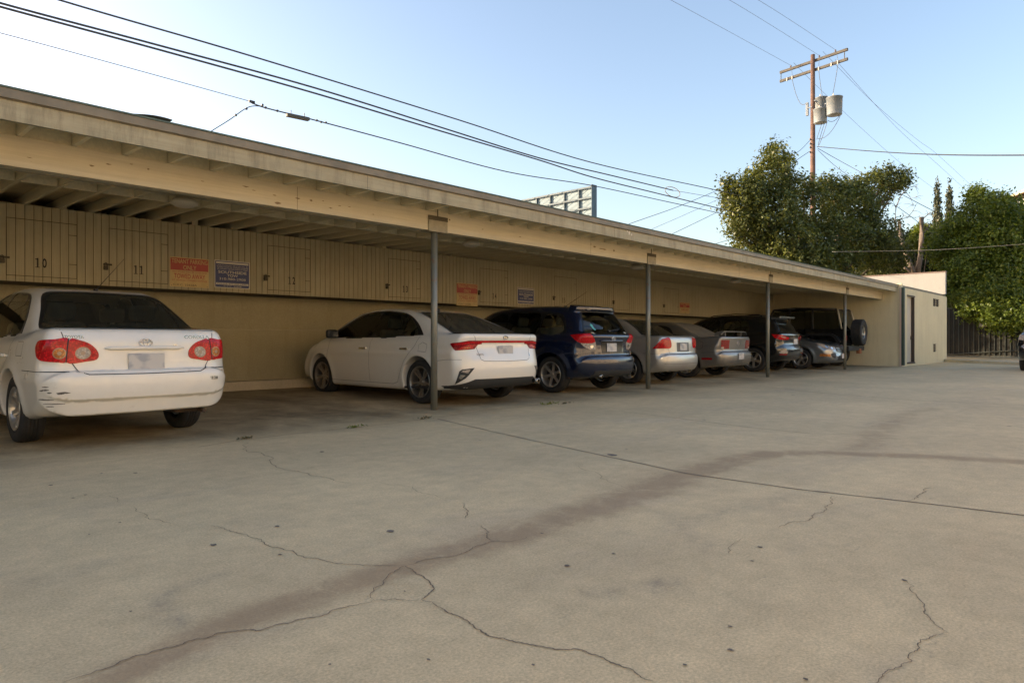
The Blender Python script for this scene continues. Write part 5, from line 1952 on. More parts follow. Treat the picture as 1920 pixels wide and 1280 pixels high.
m, nt = new_mat('plate_worn')
p = principled(nt, Roughness=.45)
tc = N(nt, 'TexCoord').outputs['Object']
nn_ = maprange(nt, noise(nt, mapping(nt, tc, (9, 9, 14)), 1.0, 2, .4), .45, .62, 0, .8)
nt.links.new(mixc(nt, nn_, (.52, .50, .47), (.30, .31, .34)), p.inputs['Base Color'])
M['plate_blur'] = m


def badge_text(c, body, y, z, size, mat, bold=.0, proj=('R', 0), wide=1.0, name='badge'):
    v, f = text_geo(body, size, wide, bold=bold)
    o_, d, u, w_ = c.frame(proj)
    V_ = []
    sg = -1 if proj[0] == 'R' else 1
    if proj[0] == 'R': sg = -1
    for a, b in v:
        p, n, i, t = c.bvh.ray_cast(o_ + u * (y - a if proj[0] == 'R' else y + a) + w_ * (z + b), d)
        if p is None: return
        V_.append(p - d * .0045)
    return mesh_obj(name, V_, f, mat, c.root)


def oval_badge(c, y, z, ry, rz_, mat, inner=True, proj='R'):
    p, n = c.hit((proj, 0), y, z)
    sg = -1 if proj == 'R' else 1
    t = MB()

    def ring(a, b, cy, cz, rad):
        t.tube([p + Vector((sg * .008, cy + a * math.cos(g), cz + b * math.sin(g))) for g in np.linspace(0, 2 * math.pi, 21)], rad, 5)
    ring(ry, rz_, 0, 0, .0055)
    if inner == 'T':
        ring(ry * .32, rz_ * .95, 0, 0, .004); ring(ry * .72, rz_ * .42, 0, rz_ * .5, .004)
    return t.build('emblem', mat, c.root, True)


def stud(c, name, y, z, r_, mat, proj, off=.004, parent=None, depth=.0):
    """round lamp insert lying on a lens"""
    o_, d, u, w_ = c.frame(proj)
    pts = [(y + r_ * math.cos(g), z + r_ * math.sin(g)) for g in np.linspace(0, 2 * math.pi, 25)[:-1]]
    return c.patch(name, pts, proj, mat, off=off, skirt=.004, step=r_ * .5, parent=parent)
# ------------------------------------------------------------------ the white sedan nearest the camera
PW = paint('paint_white', (0.76, 0.72, 0.635), 0.0, 0.26, 0.18, (.42, .36, .27))
PW2 = paint('paint_pearl', (0.78, 0.745, 0.665), 0.0, 0.2, 0.06, (.42, .36, .27))
PB = paint('paint_blue', (0.004, 0.009, 0.032), 0.2, 0.20, 0.02, (.10, .09, .08))
PS = paint('paint_silver', (0.50, 0.485, 0.45), 0.6, 0.34, 0.18, (.22, .19, .15))
PG = paint('paint_grey', (0.20, 0.19, 0.175), 0.6, 0.36, 0.45, (.24, .205, .15))
PK = paint('paint_black', (0.008, 0.008, 0.009), 0.0, 0.2, 0.06, (.10, .09, .07))
PF_ = paint('paint_steel', (0.26, 0.28, 0.30), 0.8, 0.28, 0.06, (.22, .19, .15))


def mirror_poly(p): return [(-a, b) + tuple(r) for a, b, *r in p][::-1]


def both(fn):
    for sd in (1, -1): fn(sd)


def side_glass(c, dlo, panes, glassm, n=5):
    """black surround with panes let into it, on both flanks"""
    D_ = curve2(dlo, n)
    PP = [curve2(q_, n) for q_ in panes]
    for sd in (1, -1):
        fr_ = c.patch('window_frame', D_, ('S', sd), M['trim_black'], off=.0035, skirt=.006, holes=PP, step=.035, raw=True)
        for q_ in PP:
            c.patch('side_window', grow(q_, .006), ('S', sd), glassm, off=.002, skirt=0, step=.06, raw=True)
            c.hole(grow(q_, .004), ('S', sd))


def end_glass(c, name, outer, inner, proj, glassm, n=5, bord=None):
    O_, I_ = curve2(outer, n), curve2(inner, n)
    c.patch(name + '_surround', O_, proj, bord or M['trim_black'], off=.003, skirt=.005, holes=[I_], step=.035, raw=True)
    c.patch(name, grow(I_, .006), proj, glassm, off=.0018, skirt=0, step=.06, raw=True)
    c.hole(grow(I_, .004), proj)


def sym(half):
    """mirror a half outline given from the centre line outwards (y >= 0), clockwise start at top centre"""
    return half + [(-a, b) + tuple(r) for a, b, *r in half[::-1] if abs(a) > 1e-6]


def wheels4(c, rim, **kw):
    s = c.s
    for x in (s['ro'], s['ro'] + s['wb']):
        for sd in (1, -1):
            c.wheel(x, sd, rim, **kw)


def whip(c, x, y, z0, vec, r_=.003):
    t = MB()
    b = Vector((x, y, z0))
    t.obox(b, (.06, .035, .03), bev=.01)
    v = Vector(vec)
    t.tube([b, b + v * .12, b + v], [.007, .004, .002], 6)
    t.build('antenna', M['antenna'], c.root, True)


M['lamp_ring'] = plain('lamp_ring', (0.30, 0.22, 0.16), 0.3, 0.3)
# ---- compact sedan, white
S1 = dict(L=4.53, W=1.66, H=1.485, ro=1.02, wb=2.60, wr=.312, arch=.352, belt=.965, inset=.085, tumble=.36, g_round=.16, bow=.055, zw=.60, shoulder=.045, tuck=.06, taper_r=.05, k_top=.085, k_end=.22, k_z=.93,
          crease=.60, crease_d=.006, k_green=.11,
          low=[(.20, .285), (.085, .29), (.062, .30, 's'), (.05, .36), (.040, .415, 's'), (.006, .435, 's'), (0, .50), (0, .58), (.010, .640), (.028, .668, 's'), (.070, .676, 's'), (.078, .72), (.085, .80), (.10, .92), (.125, 1.0), (.17, 1.035), (.26, 1.045), (.5, 1.035), (.8, .99), (1.3, .955),
               (2.2, .94), (3.1, .93), (3.4, .945), (3.8, .885), (4.2, .79), (4.42, .68), (4.52, .52), (4.53, .40), (4.47, .24), (4.2, .20), (3.6, .19), (1.6, .19), (.9, .21), (.4, .27)],
          green=[(.45, .82, 's'), (.60, 1.02), (.90, 1.215), (1.18, 1.375), (1.42, 1.445), (1.75, 1.475), (2.15, 1.485), (2.5, 1.455), (2.78, 1.385), (3.1, 1.19), (3.5, .93), (3.65, .80, 's')])
c = Car(S1, 'parked_car', 'dirty white compact sedan with scuffed bumper, nearest the camera at far left', (2.22, 7.57 - 1.02, 0.004), R(90 + 1.5), PW, cell=.022)
CAR1 = c
# rear window
end_glass(c, 'rear_window', sym([(0, 1.425), (.36, 1.415), (.515, 1.385), (.60, 1.22), (.675, 1.045), (.62, 1.028), (.3, 1.035), (0, 1.037)]),
          sym([(0, 1.405), (.35, 1.395), (.49, 1.365), (.575, 1.21), (.645, 1.06), (.58, 1.05), (.3, 1.055), (0, 1.057)]), ('R', 0), M['glass_dark'], 4)
side_glass(c, [(1.02, 1.0, 's'), (1.10, 1.16), (1.33, 1.345), (1.6, 1.405), (2.1, 1.425), (2.6, 1.385), (2.95, 1.20), (3.28, .985, 's'), (2.2, .968)],
           [[(1.10, 1.02), (1.18, 1.19), (1.40, 1.335), (1.42, 1.02)], [(1.46, 1.015), (1.46, 1.345), (1.7, 1.385), (2.05, 1.395), (2.07, 1.005)], [(2.17, 1.0), (2.15, 1.395), (2.5, 1.37), (2.88, 1.18), (3.1, 1.0)]], M['glass'])
end_glass(c, 'windscreen', sym([(0, 1.41), (.45, 1.39), (.56, 1.36), (.72, .985), (0, .96)]), sym([(0, 1.385), (.43, 1.37), (.52, 1.34), (.66, 1.0), (0, .985)]), ('F', 0), M['glass'])
# lamps: outer and inner halves seen from the rear quarter
for sd in (1, -1):
    pj = ('R', 32 * sd)
    mk = lambda pts: [((.163 + (p[0] - .322) * .80) * sd,) + tuple(p[1:]) for p in pts]
    outer = curve2(mk([(.575, .945), (.70, .945), (.83, .937), (.885, .92), (.905, .87), (.875, .80), (.82, .765), (.66, .752), (.60, .752)]), 4)
    inner = curve2(mk([(.568, .945), (.48, .935), (.40, .905), (.338, .85), (.322, .80), (.345, .768), (.42, .755), (.592, .752)]), 4)
    lo = c.patch('tail_light', outer, pj, M['red_lens'], off=.007, skirt=.012, step=.025, raw=True)
    li = c.patch('lens', inner, pj, M['red_lens'], off=.007, skirt=.012, step=.025, raw=True, parent=lo)
    c.patch('lens_gap', [(a * sd, b) for a, b in [(.366, .95), (.374, .95), (.384, .748), (.376, .748)]], pj, M['seam'], off=.0085, skirt=.002, step=.02, parent=lo)
    for (yy, rr, mt) in ((.650, .047, 'amber_lens'), (.455, .053, 'clear_lens')):
        yy = .163 + (yy - .322) * .80
        stud(c, 'reflector_ring', yy * sd, .826, rr, M['lamp_ring'], pj, .0085, lo)
        stud(c, 'bulb_lens', yy * sd, .826, rr * .84, M[mt], pj, .010, lo)
        stud(c, 'bulb', yy * sd, .826, rr * .32, M['lamp_ring'], pj, .0115, lo)
# plate recess lip and garnish
t = MB()
pg_ = [c.hit(('R', 0), y, .868)[0] + Vector((-.012, 0, 0)) for y in np.linspace(-.335, .335, 15)]
t.tube(pg_, [.006] + [.017] * 13 + [.006], 8)
t.build('boot_garnish', PW, c.root, True)
plate_on(c, 0, .745, off=.014)
oval_badge(c, 0, .915, .055, .034, M['chrome'], 'T')
badge_text(c, 'TOYOTA', .555, .955, .034, M['gold_badge'], .0012)
badge_text(c, 'COROLLA', -.475, .955, .040, M['gold_badge'], .0012, wide=1.35)
badge_text(c, 'LE', -.26, .875, .03, M['gold_badge'], .0008)
c.split_part('rear_bumper', [(-1.2, .2), (1.2, .2), (1.2, .668), (-1.2, .668)], ('R', 0), lambda C_: C_[:, 0] < .62)
c.split_part('boot_lid', [(.45, 1.06), (.53, .9), (.59, .72), (.5, .665), (-.5, .665), (-.59, .72), (-.53, .9), (-.45, 1.06)], ('R', 0), lambda C_: (C_[:, 0] < .6) & (C_[:, 2] < 1.06))
for sd in (1, -1):
    c.split_part('rear_door', [(1.35, .35), (1.28, .60), (1.10, .80), (1.10, .98), (2.10, .96), (2.12, .27), (1.5, .27)], ('S', sd))
    c.split_part('front_door', [(2.12, .27), (2.10, .96), (3.20, .95), (3.24, .5), (3.2, .27)], ('S', sd))
seams = [([(.645, 1.03), (.61, .86), (.575, .74), (.535, .672), (.47, .645), (0, .64), (-.47, .645), (-.535, .672), (-.575, .74), (-.61, .86), (-.645, 1.03)], ('R', 0), .0075)]
for sd in (1, -1):
    seams += [([(.10, .668), (.30, .672), (.62, .675)], ('S', sd), .006), ([(1.35, .35), (1.28, .60), (1.10, .80), (1.06, .99)], ('S', sd), .006), ([(2.12, .27), (2.10, .97)], ('S', sd), .006),
              ([(3.2, .27), (3.24, .5), (3.20, .95)], ('S', sd), .006), ([(1.35, .35), (1.5, .27), (3.2, .27)], ('S', sd), .005), ([(.68, .80), (.69, .925), (.86, .925), (.85, .80), (.68, .80)], ('S', sd), .004)]
    seams += [([(.60 * sd, .672), (.72 * sd, .672), (.80 * sd, .672)], ('R', 0), .006)]
interior(c, .9, 3.3, .30, rows=((1.35, 'r'), (2.25, 'f')), zs=.60)
t = MB().obox((.98, 0, 1.0), (.45, 1.15, .03), bev=.01)
t.build('rear_shelf', M['cabin'], c.root)
wheels4(c, 'steel', spokes=7, rim_r=.195, tw=.195)
mirror_pair(c, 3.0, .99); handles(c, (1.32, 2.32), .80)
whip(c, 1.50, -.02, 1.462, (-.10, -.24, .34))
M['scuff'] = plain('scuff', (.11, .095, .08), .8, var=.5, scale=60)
# scuffs on the bumper corner
t_ = MB()
rnd = random.Random(3)
for (yy, zz, wl_, hh) in ((.63, .52, .055, .014), (.60, .497, .035, .010), (.66, .515, .03, .01), (.50, .495, .10, .016), (.52, .488, .05, .012), (.62, .437, .10, .007), (.57, .402, .16, .006), (.66, .44, .05, .008), (.60, .38, .06, .006), (.63, .545, .05, .008),
                          (-.62, .64, .05, .014), (-.68, .63, .04, .010)):
    pl = []
    n_ = 9
    for k in range(n_): pl.append((yy + wl_ * (k / (n_ - 1) - .5), zz + hh * .5 * rnd.uniform(.3, 1) * math.sin(math.pi * k / (n_ - 1)) + .004))
    for k in range(n_ - 1, -1, -1): pl.append((yy + wl_ * (k / (n_ - 1) - .5), zz - hh * .5 * rnd.uniform(.3, 1) * math.sin(math.pi * k / (n_ - 1))))
    c.patch('scuff_mark', pl, ('R', 20 if yy > 0 else -20), M['scuff'] if yy > 0 else M['scuff_tan'] if 'scuff_tan' in M else M.setdefault('scuff_tan', plain('scuff_tan', (.34, .28, .18), .8)), off=.0012, skirt=0, step=.02)
t = MB()
p_ = c.hit(('R', 0), -.60, .575)[0]
t.obox(p_ + Vector((-.003, 0, 0)), (.003, .085, .045))
st_ = t.build('sticker', M['sign_white'], c.root)
v, f_ = text_geo('83:28', .036, 1.0, bold=.001)
zz = [q_[1] for q_ in v]
mesh_obj('sticker_print', [(p_.x - .006, p_.y - a, p_.z + b - (max(zz) + min(zz)) / 2) for a, b in v], f_, M['numeral'], st_)
t = MB().obox((.42, -.42, .275), (.40, .24, .07), bev=.03).tube([(.5, -.55, .265), (.14, -.55, .255)], .020, 10)
t.build('exhaust', plain('exhaust_rusty', (.07, .045, .03), .8, .3), c.root)
c.finish(seams)

# ---- white fastback sedan
S2 = dict(L=4.53, W=1.80, H=1.44, ro=.97, wb=2.70, wr=.322, arch=.365, belt=.965, inset=.075, tumble=.42, g_round=.10, bow=.06, bowp=2.8, zw=.62, shoulder=.05, tuck=.05, taper_r=.07, k_top=.075, k_end=.24, k_z=.95,
          crease=.74, crease_d=.012, k_green=.12,
          low=[(.24, .235), (.12, .25), (.05, .31), (.015, .40), (0, .50), (.005, .60), (.03, .70), (.065, .80), (.075, .88), (.055, .96), (.06, 1.0), (.10, 1.025), (.20, 1.025), (.5, 1.02), (.9, 1.0), (1.4, .96),
               (2.3, .945), (3.2, .94), (3.55, .955), (3.9, .89), (4.22, .785), (4.41, .67), (4.51, .52), (4.53, .42), (4.48, .25), (4.25, .20), (3.7, .18), (1.6, .18), (.8, .20), (.4, .22)],
          green=[(.28, .82, 's'), (.42, 1.015), (.80, 1.16), (1.25, 1.31), (1.6, 1.395), (1.95, 1.43), (2.3, 1.44), (2.65, 1.415), (2.95, 1.345), (3.3, 1.17), (3.75, .945), (3.9, .80, 's')])
c = Car(S2, 'parked_car', 'white fastback sedan with a red light bar across its boot behind the nearest post', (7.14, 7.74 - .97, 0.010), R(90 - 0.6), PW2, cell=.022)
CAR2 = c
end_glass(c, 'rear_window', sym([(0, 1.375), (.35, 1.365), (.50, 1.34), (.58, 1.20), (.665, 1.04), (.60, 1.02), (0, 1.028)]),
          sym([(0, 1.355), (.33, 1.345), (.475, 1.32), (.55, 1.19), (.625, 1.055), (.56, 1.04), (0, 1.048)]), ('R', 0), M['glass_dusty'], 4)
side_glass(c, [(.93, 1.005, 's'), (1.15, 1.18), (1.45, 1.315), (1.8, 1.375), (2.25, 1.392), (2.7, 1.355), (3.1, 1.18), (3.5, .985, 's'), (2.3, .97)],
           [[(1.08, 1.025), (1.22, 1.17), (1.40, 1.265), (1.42, 1.02)], [(1.48, 1.02), (1.48, 1.295), (1.8, 1.35), (2.12, 1.362), (2.15, 1.005)], [(2.25, 1.003), (2.23, 1.365), (2.62, 1.335), (3.02, 1.16), (3.30, 1.003)]], M['glass'])
end_glass(c, 'windscreen', sym([(0, 1.39), (.45, 1.37), (.57, 1.33), (.76, .99), (0, .97)]), sym([(0, 1.365), (.43, 1.35), (.53, 1.31), (.70, 1.0), (0, .99)]), ('F', 0), M['glass'])
for sd in (1, -1):
    pj = ('R', 38 * sd)
    mk = lambda pts: [((.16 + (p[0] - .345) * .66) * sd,) + tuple(p[1:]) for p in pts]
    lo = c.patch('tail_light', mk([(.345, .925), (.62, .925), (.80, .905), (.985, .89), (1.02, .875), (.945, .80), (.915, .785), (.60, .80), (.51, .805), (.43, .868), (.345, .875)]), pj, M['red_deep'], off=.006, skirt=.012, step=.025)
    c.patch('lens', mk([(.36, .915), (.64, .913), (.80, .893), (.955, .877), (.93, .862), (.62, .885), (.36, .892)]), pj, M['red_lens'], off=.009, skirt=.004, step=.025, parent=lo)
    c.patch('lens', mk([(.50, .868), (.58, .862), (.70, .845), (.80, .835), (.86, .80), (.66, .812), (.56, .818)]), pj, M['red_lens'], off=.009, skirt=.004, step=.025, parent=lo)
    c.patch('lens', mk([(.60, .835), (.72, .825), (.78, .812), (.62, .818)]), pj, M['amber_lens'], off=.0105, skirt=.004, step=.02, parent=lo)
    # triangular bumper vents with reflectors
    vk = lambda pts: [(a * sd, b) for a, b in pts]
    pj = ('R', 30 * sd)
    v_ = c.patch('bumper_vent', vk([(.36, .545), (.54, .525), (.575, .50), (.625, .315), (.60, .33), (.49, .40), (.44, .45)]), pj, M['valance'], off=.004, skirt=.008, step=.03)
    c.patch('reflector', vk([(.42, .525), (.535, .51), (.55, .49), (.455, .475)]), pj, M['clear_lens'], off=.007, skirt=.004, step=.03, parent=v_)
    c.patch('reflector', vk([(.49, .445), (.56, .455), (.58, .405), (.55, .39)]), pj, M['chrome'], off=.007, skirt=.004, step=.03, parent=v_)
c.patch('light_bar', [(-.46, .895), (.46, .895), (.46, .925), (-.46, .925)], ('R', 0), M['red_lens'], off=.008, skirt=.012, step=.03)
c.patch('rear_diffuser', [(-.88, .20), (.88, .20), (.84, .29), (.66, .36), (.60, .385), (-.60, .385), (-.66, .36), (-.84, .29)], ('R', 0), M['valance'], off=.006, skirt=.01, step=.035)
plate_on(c, 0, .775, off=.012)
t = MB()
p_ = c.hit(('R', 0), 0, .967)[0]
t.tube([p_ + Vector((-.008, .052 * math.cos(g), .026 * math.sin(g))) for g in np.linspace(0, 2 * math.pi, 21)], .005, 5)
em = t.build('emblem', M['chrome'], c.root, True)
MB().lathe([(0, .004), (.05, .004), (.05, 0)], 24, Matrix.Translation(p_ + Vector((-.004, 0, 0))) @ Matrix.Rotation(R(-90), 4, 'Y') @ Matrix.Scale(.5, 4, (1, 0, 0))).build('emblem_face', M['trim_black'], em)
v, f_ = text_geo('KIA', .036, 1.15, bold=.0012)
zz = [q_[1] for q_ in v]
mesh_obj('emblem_letters', [(p_.x - .0105, p_.y - a, p_.z + b - (max(zz) + min(zz)) / 2) for a, b in v], f_, M['chrome'], em)
badge_text(c, 'FORTE', .50, .715, .04, M['lamp_ring'], .0004)
badge_text(c, 'S', -.52, .70, .055, M['chrome'], .0015)
c.split_part('rear_bumper', [(-1.2, .1), (1.2, .1), (1.2, .67), (-1.2, .67)], ('R', 0), lambda C_: C_[:, 0] < .58)
c.split_part('boot_lid', [(.56, 1.04), (.56, .90), (.54, .80), (.48, .63), (-.48, .63), (-.54, .80), (-.56, .90), (-.56, 1.04)], ('R', 0), lambda C_: (C_[:, 0] < .5))
for sd in (1, -1):
    c.split_part('rear_door', [(1.40, .42), (1.28, .62), (1.02, .85), (1.0, .98), (2.18, .965), (2.2, .28), (1.55, .28)], ('S', sd))
    c.split_part('front_door', [(2.2, .28), (2.18, .965), (3.38, .96), (3.44, .5), (3.40, .28)], ('S', sd))
seams = [([(.60, 1.03), (.57, .96), (.55, .86), (.50, .66), (.44, .635), (0, .625), (-.44, .635), (-.50, .66), (-.55, .86), (-.57, .96), (-.60, 1.03)], ('R', 0), .006)]
for sd in (1, -1):
    seams += [([(1.48, .30), (1.38, .45), (1.28, .62), (1.05, .85), (.98, .99)], ('S', sd), .005), ([(2.2, .28), (2.18, .975)], ('S', sd), .005), ([(3.40, .28), (3.44, .5), (3.38, .965)], ('S', sd), .005), ([(1.48, .30), (1.6, .27), (3.4, .27)], ('S', sd), .005),
              ([(.78, .76), (.78, .87), (.88, .90), (.96, .86), (.95, .77), (.78, .76)], ('S', sd), .004), ([(.14, .66), (.35, .66), (.62, .63)], ('S', sd), .004)]
interior(c, .9, 3.5, .28, rows=((1.45, 'r'), (2.35, 'f')), zs=.58)
wheels4(c, 'alloy', spokes=5, double=True, rim_r=.225, tw=.215)
for ch in list(c.root.children):
    if ch.name.startswith('wheel'):
        for g in ch.children:
            if g.name.startswith('rim'):
                g.data.materials[0] = M['rim2'] if 'rim2' in M else M.setdefault('rim2', plain('alloy_machined', (0.34, 0.31, 0.27), 0.3, 0.8))
mirror_pair(c, 3.22, .985, M['black']); handles(c, (1.28, 2.36), .805, M['chrome'])
for sd in (-1,):
    MB().lathe([(.028, 0), (.038, 0), (.040, .10), (.028, .10)], 20, Matrix.Translation((-.03, -.64, .315)) @ Matrix.Rotation(R(90), 4, 'Y')).build('exhaust', M['exhaust'], c.root, True)
t = MB().obox((1.62, 0, 1.415), (.17, .05, .06), bev=.02)
t.build('antenna', M['antenna'], c.root, True)
c.finish(seams)

# ---- dark blue hatchback wagon
S3 = dict(L=4.35, W=1.775, H=1.555, ro=.83, wb=2.60, wr=.325, arch=.37, belt=1.0, inset=.07, tumble=.30, g_round=.14, bow=.075, bowp=2.4, zw=.66, shoulder=.04, tuck=.05, taper_r=.07, k_top=.09, k_end=.26, k_z=1.0, crease=.70, crease_d=.008,
          k_green=.13, flare=.03, g_taper=.09,
          low=[(.25, .27), (.10, .29), (.03, .36), (.0, .47), (.0, .58), (.025, .635), (.085, .66), (.095, .72), (.10, .84), (.085, .93), (.07, .985), (.09, 1.03), (.16, 1.05), (.5, 1.04), (1.2, 1.0), (2.2, .985), (3.1, .98), (3.35, .99), (3.7, .93), (4.05, .82), (4.25, .70), (4.34, .52), (4.35, .40),
               (4.3, .25), (4.0, .20), (1.6, .19), (.8, .21), (.45, .25)],
          green=[(.14, .85, 's'), (.17, 1.03), (.30, 1.25), (.43, 1.43), (.52, 1.49), (.75, 1.53), (1.2, 1.553), (1.7, 1.555), (2.2, 1.53), (2.55, 1.46), (2.95, 1.22), (3.4, .98), (3.55, .85, 's')])


def spoiler3(r, x, y, z):
    ay = np.abs(y)
    zc = 1.505 + (x - .45) * .16 - .10 * np.clip(ay - .25, 0, 1) ** 2
    d = np.maximum(np.maximum(np.abs(x - .53) - .17 + .35 * np.clip(ay - .30, 0, 1) ** 2 * 4, np.abs(z - zc) - .020), ay - .57)
    return smin(r, d - .014, .07)


S3['adds'] = [spoiler3]
c = Car(S3, 'parked_car', 'dark blue hatchback wagon with roof spoiler between the white fastback and the silver sedan', (10.06, 7.70 - .83, 0.010), R(90), PB, cell=.024)
CAR3 = c
end_glass(c, 'rear_window', sym([(0, 1.435), (.36, 1.43), (.52, 1.40), (.60, 1.22), (.665, 1.06), (.55, 1.02), (0, 1.03)]), sym([(0, 1.42), (.35, 1.415), (.49, 1.385), (.57, 1.21), (.625, 1.075), (.53, 1.045), (0, 1.052)]), ('R', 0), M['glass'], 4)
side_glass(c, [(.52, 1.05, 's'), (.62, 1.30), (.75, 1.40), (1.2, 1.45), (1.8, 1.46), (2.3, 1.425), (2.75, 1.23), (3.2, 1.01, 's'), (2.0, 1.0)],
           [[(.62, 1.075), (.72, 1.32), (1.06, 1.385), (1.10, 1.06)], [(1.22, 1.05), (1.20, 1.40), (1.6, 1.425), (1.92, 1.425), (1.94, 1.035)], [(2.05, 1.03), (2.03, 1.42), (2.3, 1.40), (2.7, 1.21), (3.0, 1.03)]], M['glass'])
end_glass(c, 'windscreen', sym([(0, 1.51), (.45, 1.49), (.57, 1.45), (.74, 1.03), (0, 1.01)]), sym([(0, 1.485), (.43, 1.47), (.53, 1.42), (.68, 1.05), (0, 1.03)]), ('F', 0), M['glass'])
for sd in (1, -1):
    pj = ('R', 36 * sd)
    mk = lambda pts: [((.23 + (p[0] - .5) * 1.25) * sd,) + tuple(p[1:]) for p in pts]
    lo = c.patch('tail_light', curve2(mk([(.575, 1.03), (.70, 1.035), (.845, 1.02, 's'), (.80, .935), (.74, .885), (.56, .88), (.50, .90)]), 4), pj, M['red_lens'], off=.007, skirt=.012, step=.025, raw=True)
    c.patch('lens', curve2(mk([(.495, .895), (.56, .876), (.738, .878, 's'), (.68, .815), (.58, .765), (.50, .765, 's')]), 4), pj, M['clear_lens'], off=.007, skirt=.012, step=.025, raw=True, parent=lo)
    stud(c, 'bulb_lens', .30 * sd, .825, .035, M['chrome'], pj, .009, lo)
plate_on(c, .03, .80, off=.012, w=.30, h=.15)
oval_badge(c, 0, .955, .055, .036, M['chrome'], 'T')
c.patch('plate_recess', [(-.30, .70), (.30, .70), (.33, .90), (-.33, .90)], ('R', 0), M['trim_black'], off=.003, skirt=.006, step=.04)
t = MB()
t.tube([c.hit(('R', 0), y, .915)[0] + Vector((-.012, 0, 0)) for y in np.linspace(-.36, .36, 9)], .016, 8)
t.build('boot_garnish', PB, c.root, True)
c.patch('rear_diffuser', [(-.62, .27), (.62, .27), (.56, .40), (-.56, .40)], ('R', 0), M['valance'], off=.005, skirt=.01, step=.04)
c.patch('sticker', [(.36, 1.20), (.40, 1.22), (.43, 1.19), (.40, 1.13), (.36, 1.10), (.33, 1.11), (.36, 1.15)], ('R', 0), plain('sticker_teal', (.10, .42, .40), .5), off=.004, skirt=0)
c.patch('sticker', [(.46, 1.035), (.51, 1.035), (.51, 1.065), (.46, 1.065)], ('R', 0), M['sign_white'], off=.005, skirt=0)
c.patch('sticker', [(-.60, 1.05), (-.50, 1.05), (-.50, 1.075), (-.60, 1.075)], ('R', 0), M['sign_white'], off=.005, skirt=0)
c.split_part('rear_bumper', [(-1.2, .1), (1.2, .1), (1.2, .648), (-1.2, .648)], ('R', 0), lambda C_: C_[:, 0] < .45)
c.split_part('tailgate', [(.60, 1.06), (.52, .90), (.50, .66), (-.50, .66), (-.52, .90), (-.60, 1.06)], ('R', 0), lambda C_: (C_[:, 0] < .3) & (C_[:, 2] < 1.06))
for sd in (1, -1):
    c.split_part('rear_door', [(1.25, .40), (1.15, .75), (1.12, 1.01), (1.98, 1.0), (2.0, .27), (1.35, .27)], ('S', sd))
    c.split_part('front_door', [(2.0, .27), (1.98, 1.0), (3.05, 1.0), (3.1, .5), (3.08, .27)], ('S', sd))
seams = [([(.56, 1.06), (.52, .90), (.50, .66), (-.50, .66), (-.52, .90), (-.56, 1.06)], ('R', 0), .006)]
for sd in (1, -1):
    seams += [([(1.25, .40), (1.15, .75), (1.12, 1.05)], ('S', sd), .005), ([(2.0, .27), (1.98, 1.03)], ('S', sd), .005), ([(3.08, .27), (3.1, .5), (3.05, 1.0)], ('S', sd), .005), ([(.08, .645), (.3, .66), (.46, .66)], ('S', sd), .005)]
interior(c, .5, 3.3, .30, seat='seat', rows=((1.10, 'r'), (2.05, 'f')), zs=.66)
wheels4(c, 'alloy', spokes=6, rim_r=.22, tw=.205)
mirror_pair(c, 2.95, 1.02); handles(c, (1.25, 2.1), .84)
whip(c, .95, .28, 1.545, (-.42, -.10, .26))
MB().lathe([(.02, 0), (.028, 0), (.028, .12), (.02, .12)], 16, Matrix.Translation((.03, .40, .30)) @ Matrix.Rotation(R(90), 4, 'Y')).build('exhaust', M['exhaust'], c.root, True)
t = MB()
p1 = c.hit(('R', 0), -.02, 1.09)[0]; p2 = c.hit(('R', 0), -.38, 1.13)[0]
t.tube([p1 + Vector((-.02, 0, 0)), p2 + Vector((-.02, 0, 0))], .008, 6); t.obox(p1 + Vector((-.015, 0, 0)), (.04, .06, .04), bev=.01)
t.build('wiper', M['black'], c.root)
c.finish(seams)

# ---- silver sedan
S4 = dict(L=4.44, W=1.715, H=1.44, ro=.92, wb=2.62, wr=.31, arch=.35, belt=.95, inset=.08, tumble=.40, g_round=.12, bow=.06, zw=.60, shoulder=.045, tuck=.05, taper_r=.06, k_top=.08, k_end=.24, k_z=.93, crease=.72, crease_d=.006, k_green=.12,
          low=[(.25, .26), (.10, .28), (.03, .35), (.0, .44), (.0, .54), (.02, .62), (.06, .645), (.07, .70), (.08, .85), (.095, .95), (.13, 1.0), (.2, 1.02), (.45, 1.015), (.8, .98), (1.3, .945), (2.2, .93), (3.1, .92), (3.35, .935), (3.75, .87), (4.15, .77), (4.34, .66), (4.43, .5), (4.44, .4), (4.38, .24),
               (4.1, .20), (1.6, .19), (.8, .2), (.45, .24)],
          green=[(.42, .82, 's'), (.56, 1.0), (.88, 1.19), (1.18, 1.345), (1.5, 1.415), (1.9, 1.44), (2.3, 1.43), (2.65, 1.37), (3.0, 1.18), (3.45, .92), (3.6, .8, 's')])
c = Car(S4, 'parked_car', 'silver sedan with big red tail lamps behind the second post', (13.02, 8.05 - .92, 0.014), R(90 + 1.0), PS, cell=.03)
CAR4 = c
end_glass(c, 'rear_window', sym([(0, 1.39), (.36, 1.38), (.50, 1.35), (.60, 1.18), (.67, 1.02), (0, 1.01)]), sym([(0, 1.37), (.34, 1.36), (.47, 1.33), (.57, 1.16), (.625, 1.04), (0, 1.03)]), ('R', 0), M['glass_dark'], 4)
side_glass(c, [(.98, .985, 's'), (1.12, 1.17), (1.4, 1.325), (1.9, 1.375), (2.4, 1.345), (2.8, 1.18), (3.2, .965, 's'), (2.1, .955)],
           [[(1.10, 1.0), (1.22, 1.18), (1.42, 1.295), (1.9, 1.345), (1.96, .99)], [(2.05, .985), (2.03, 1.345), (2.36, 1.32), (2.75, 1.16), (3.02, .985)]], M['glass_dark'])
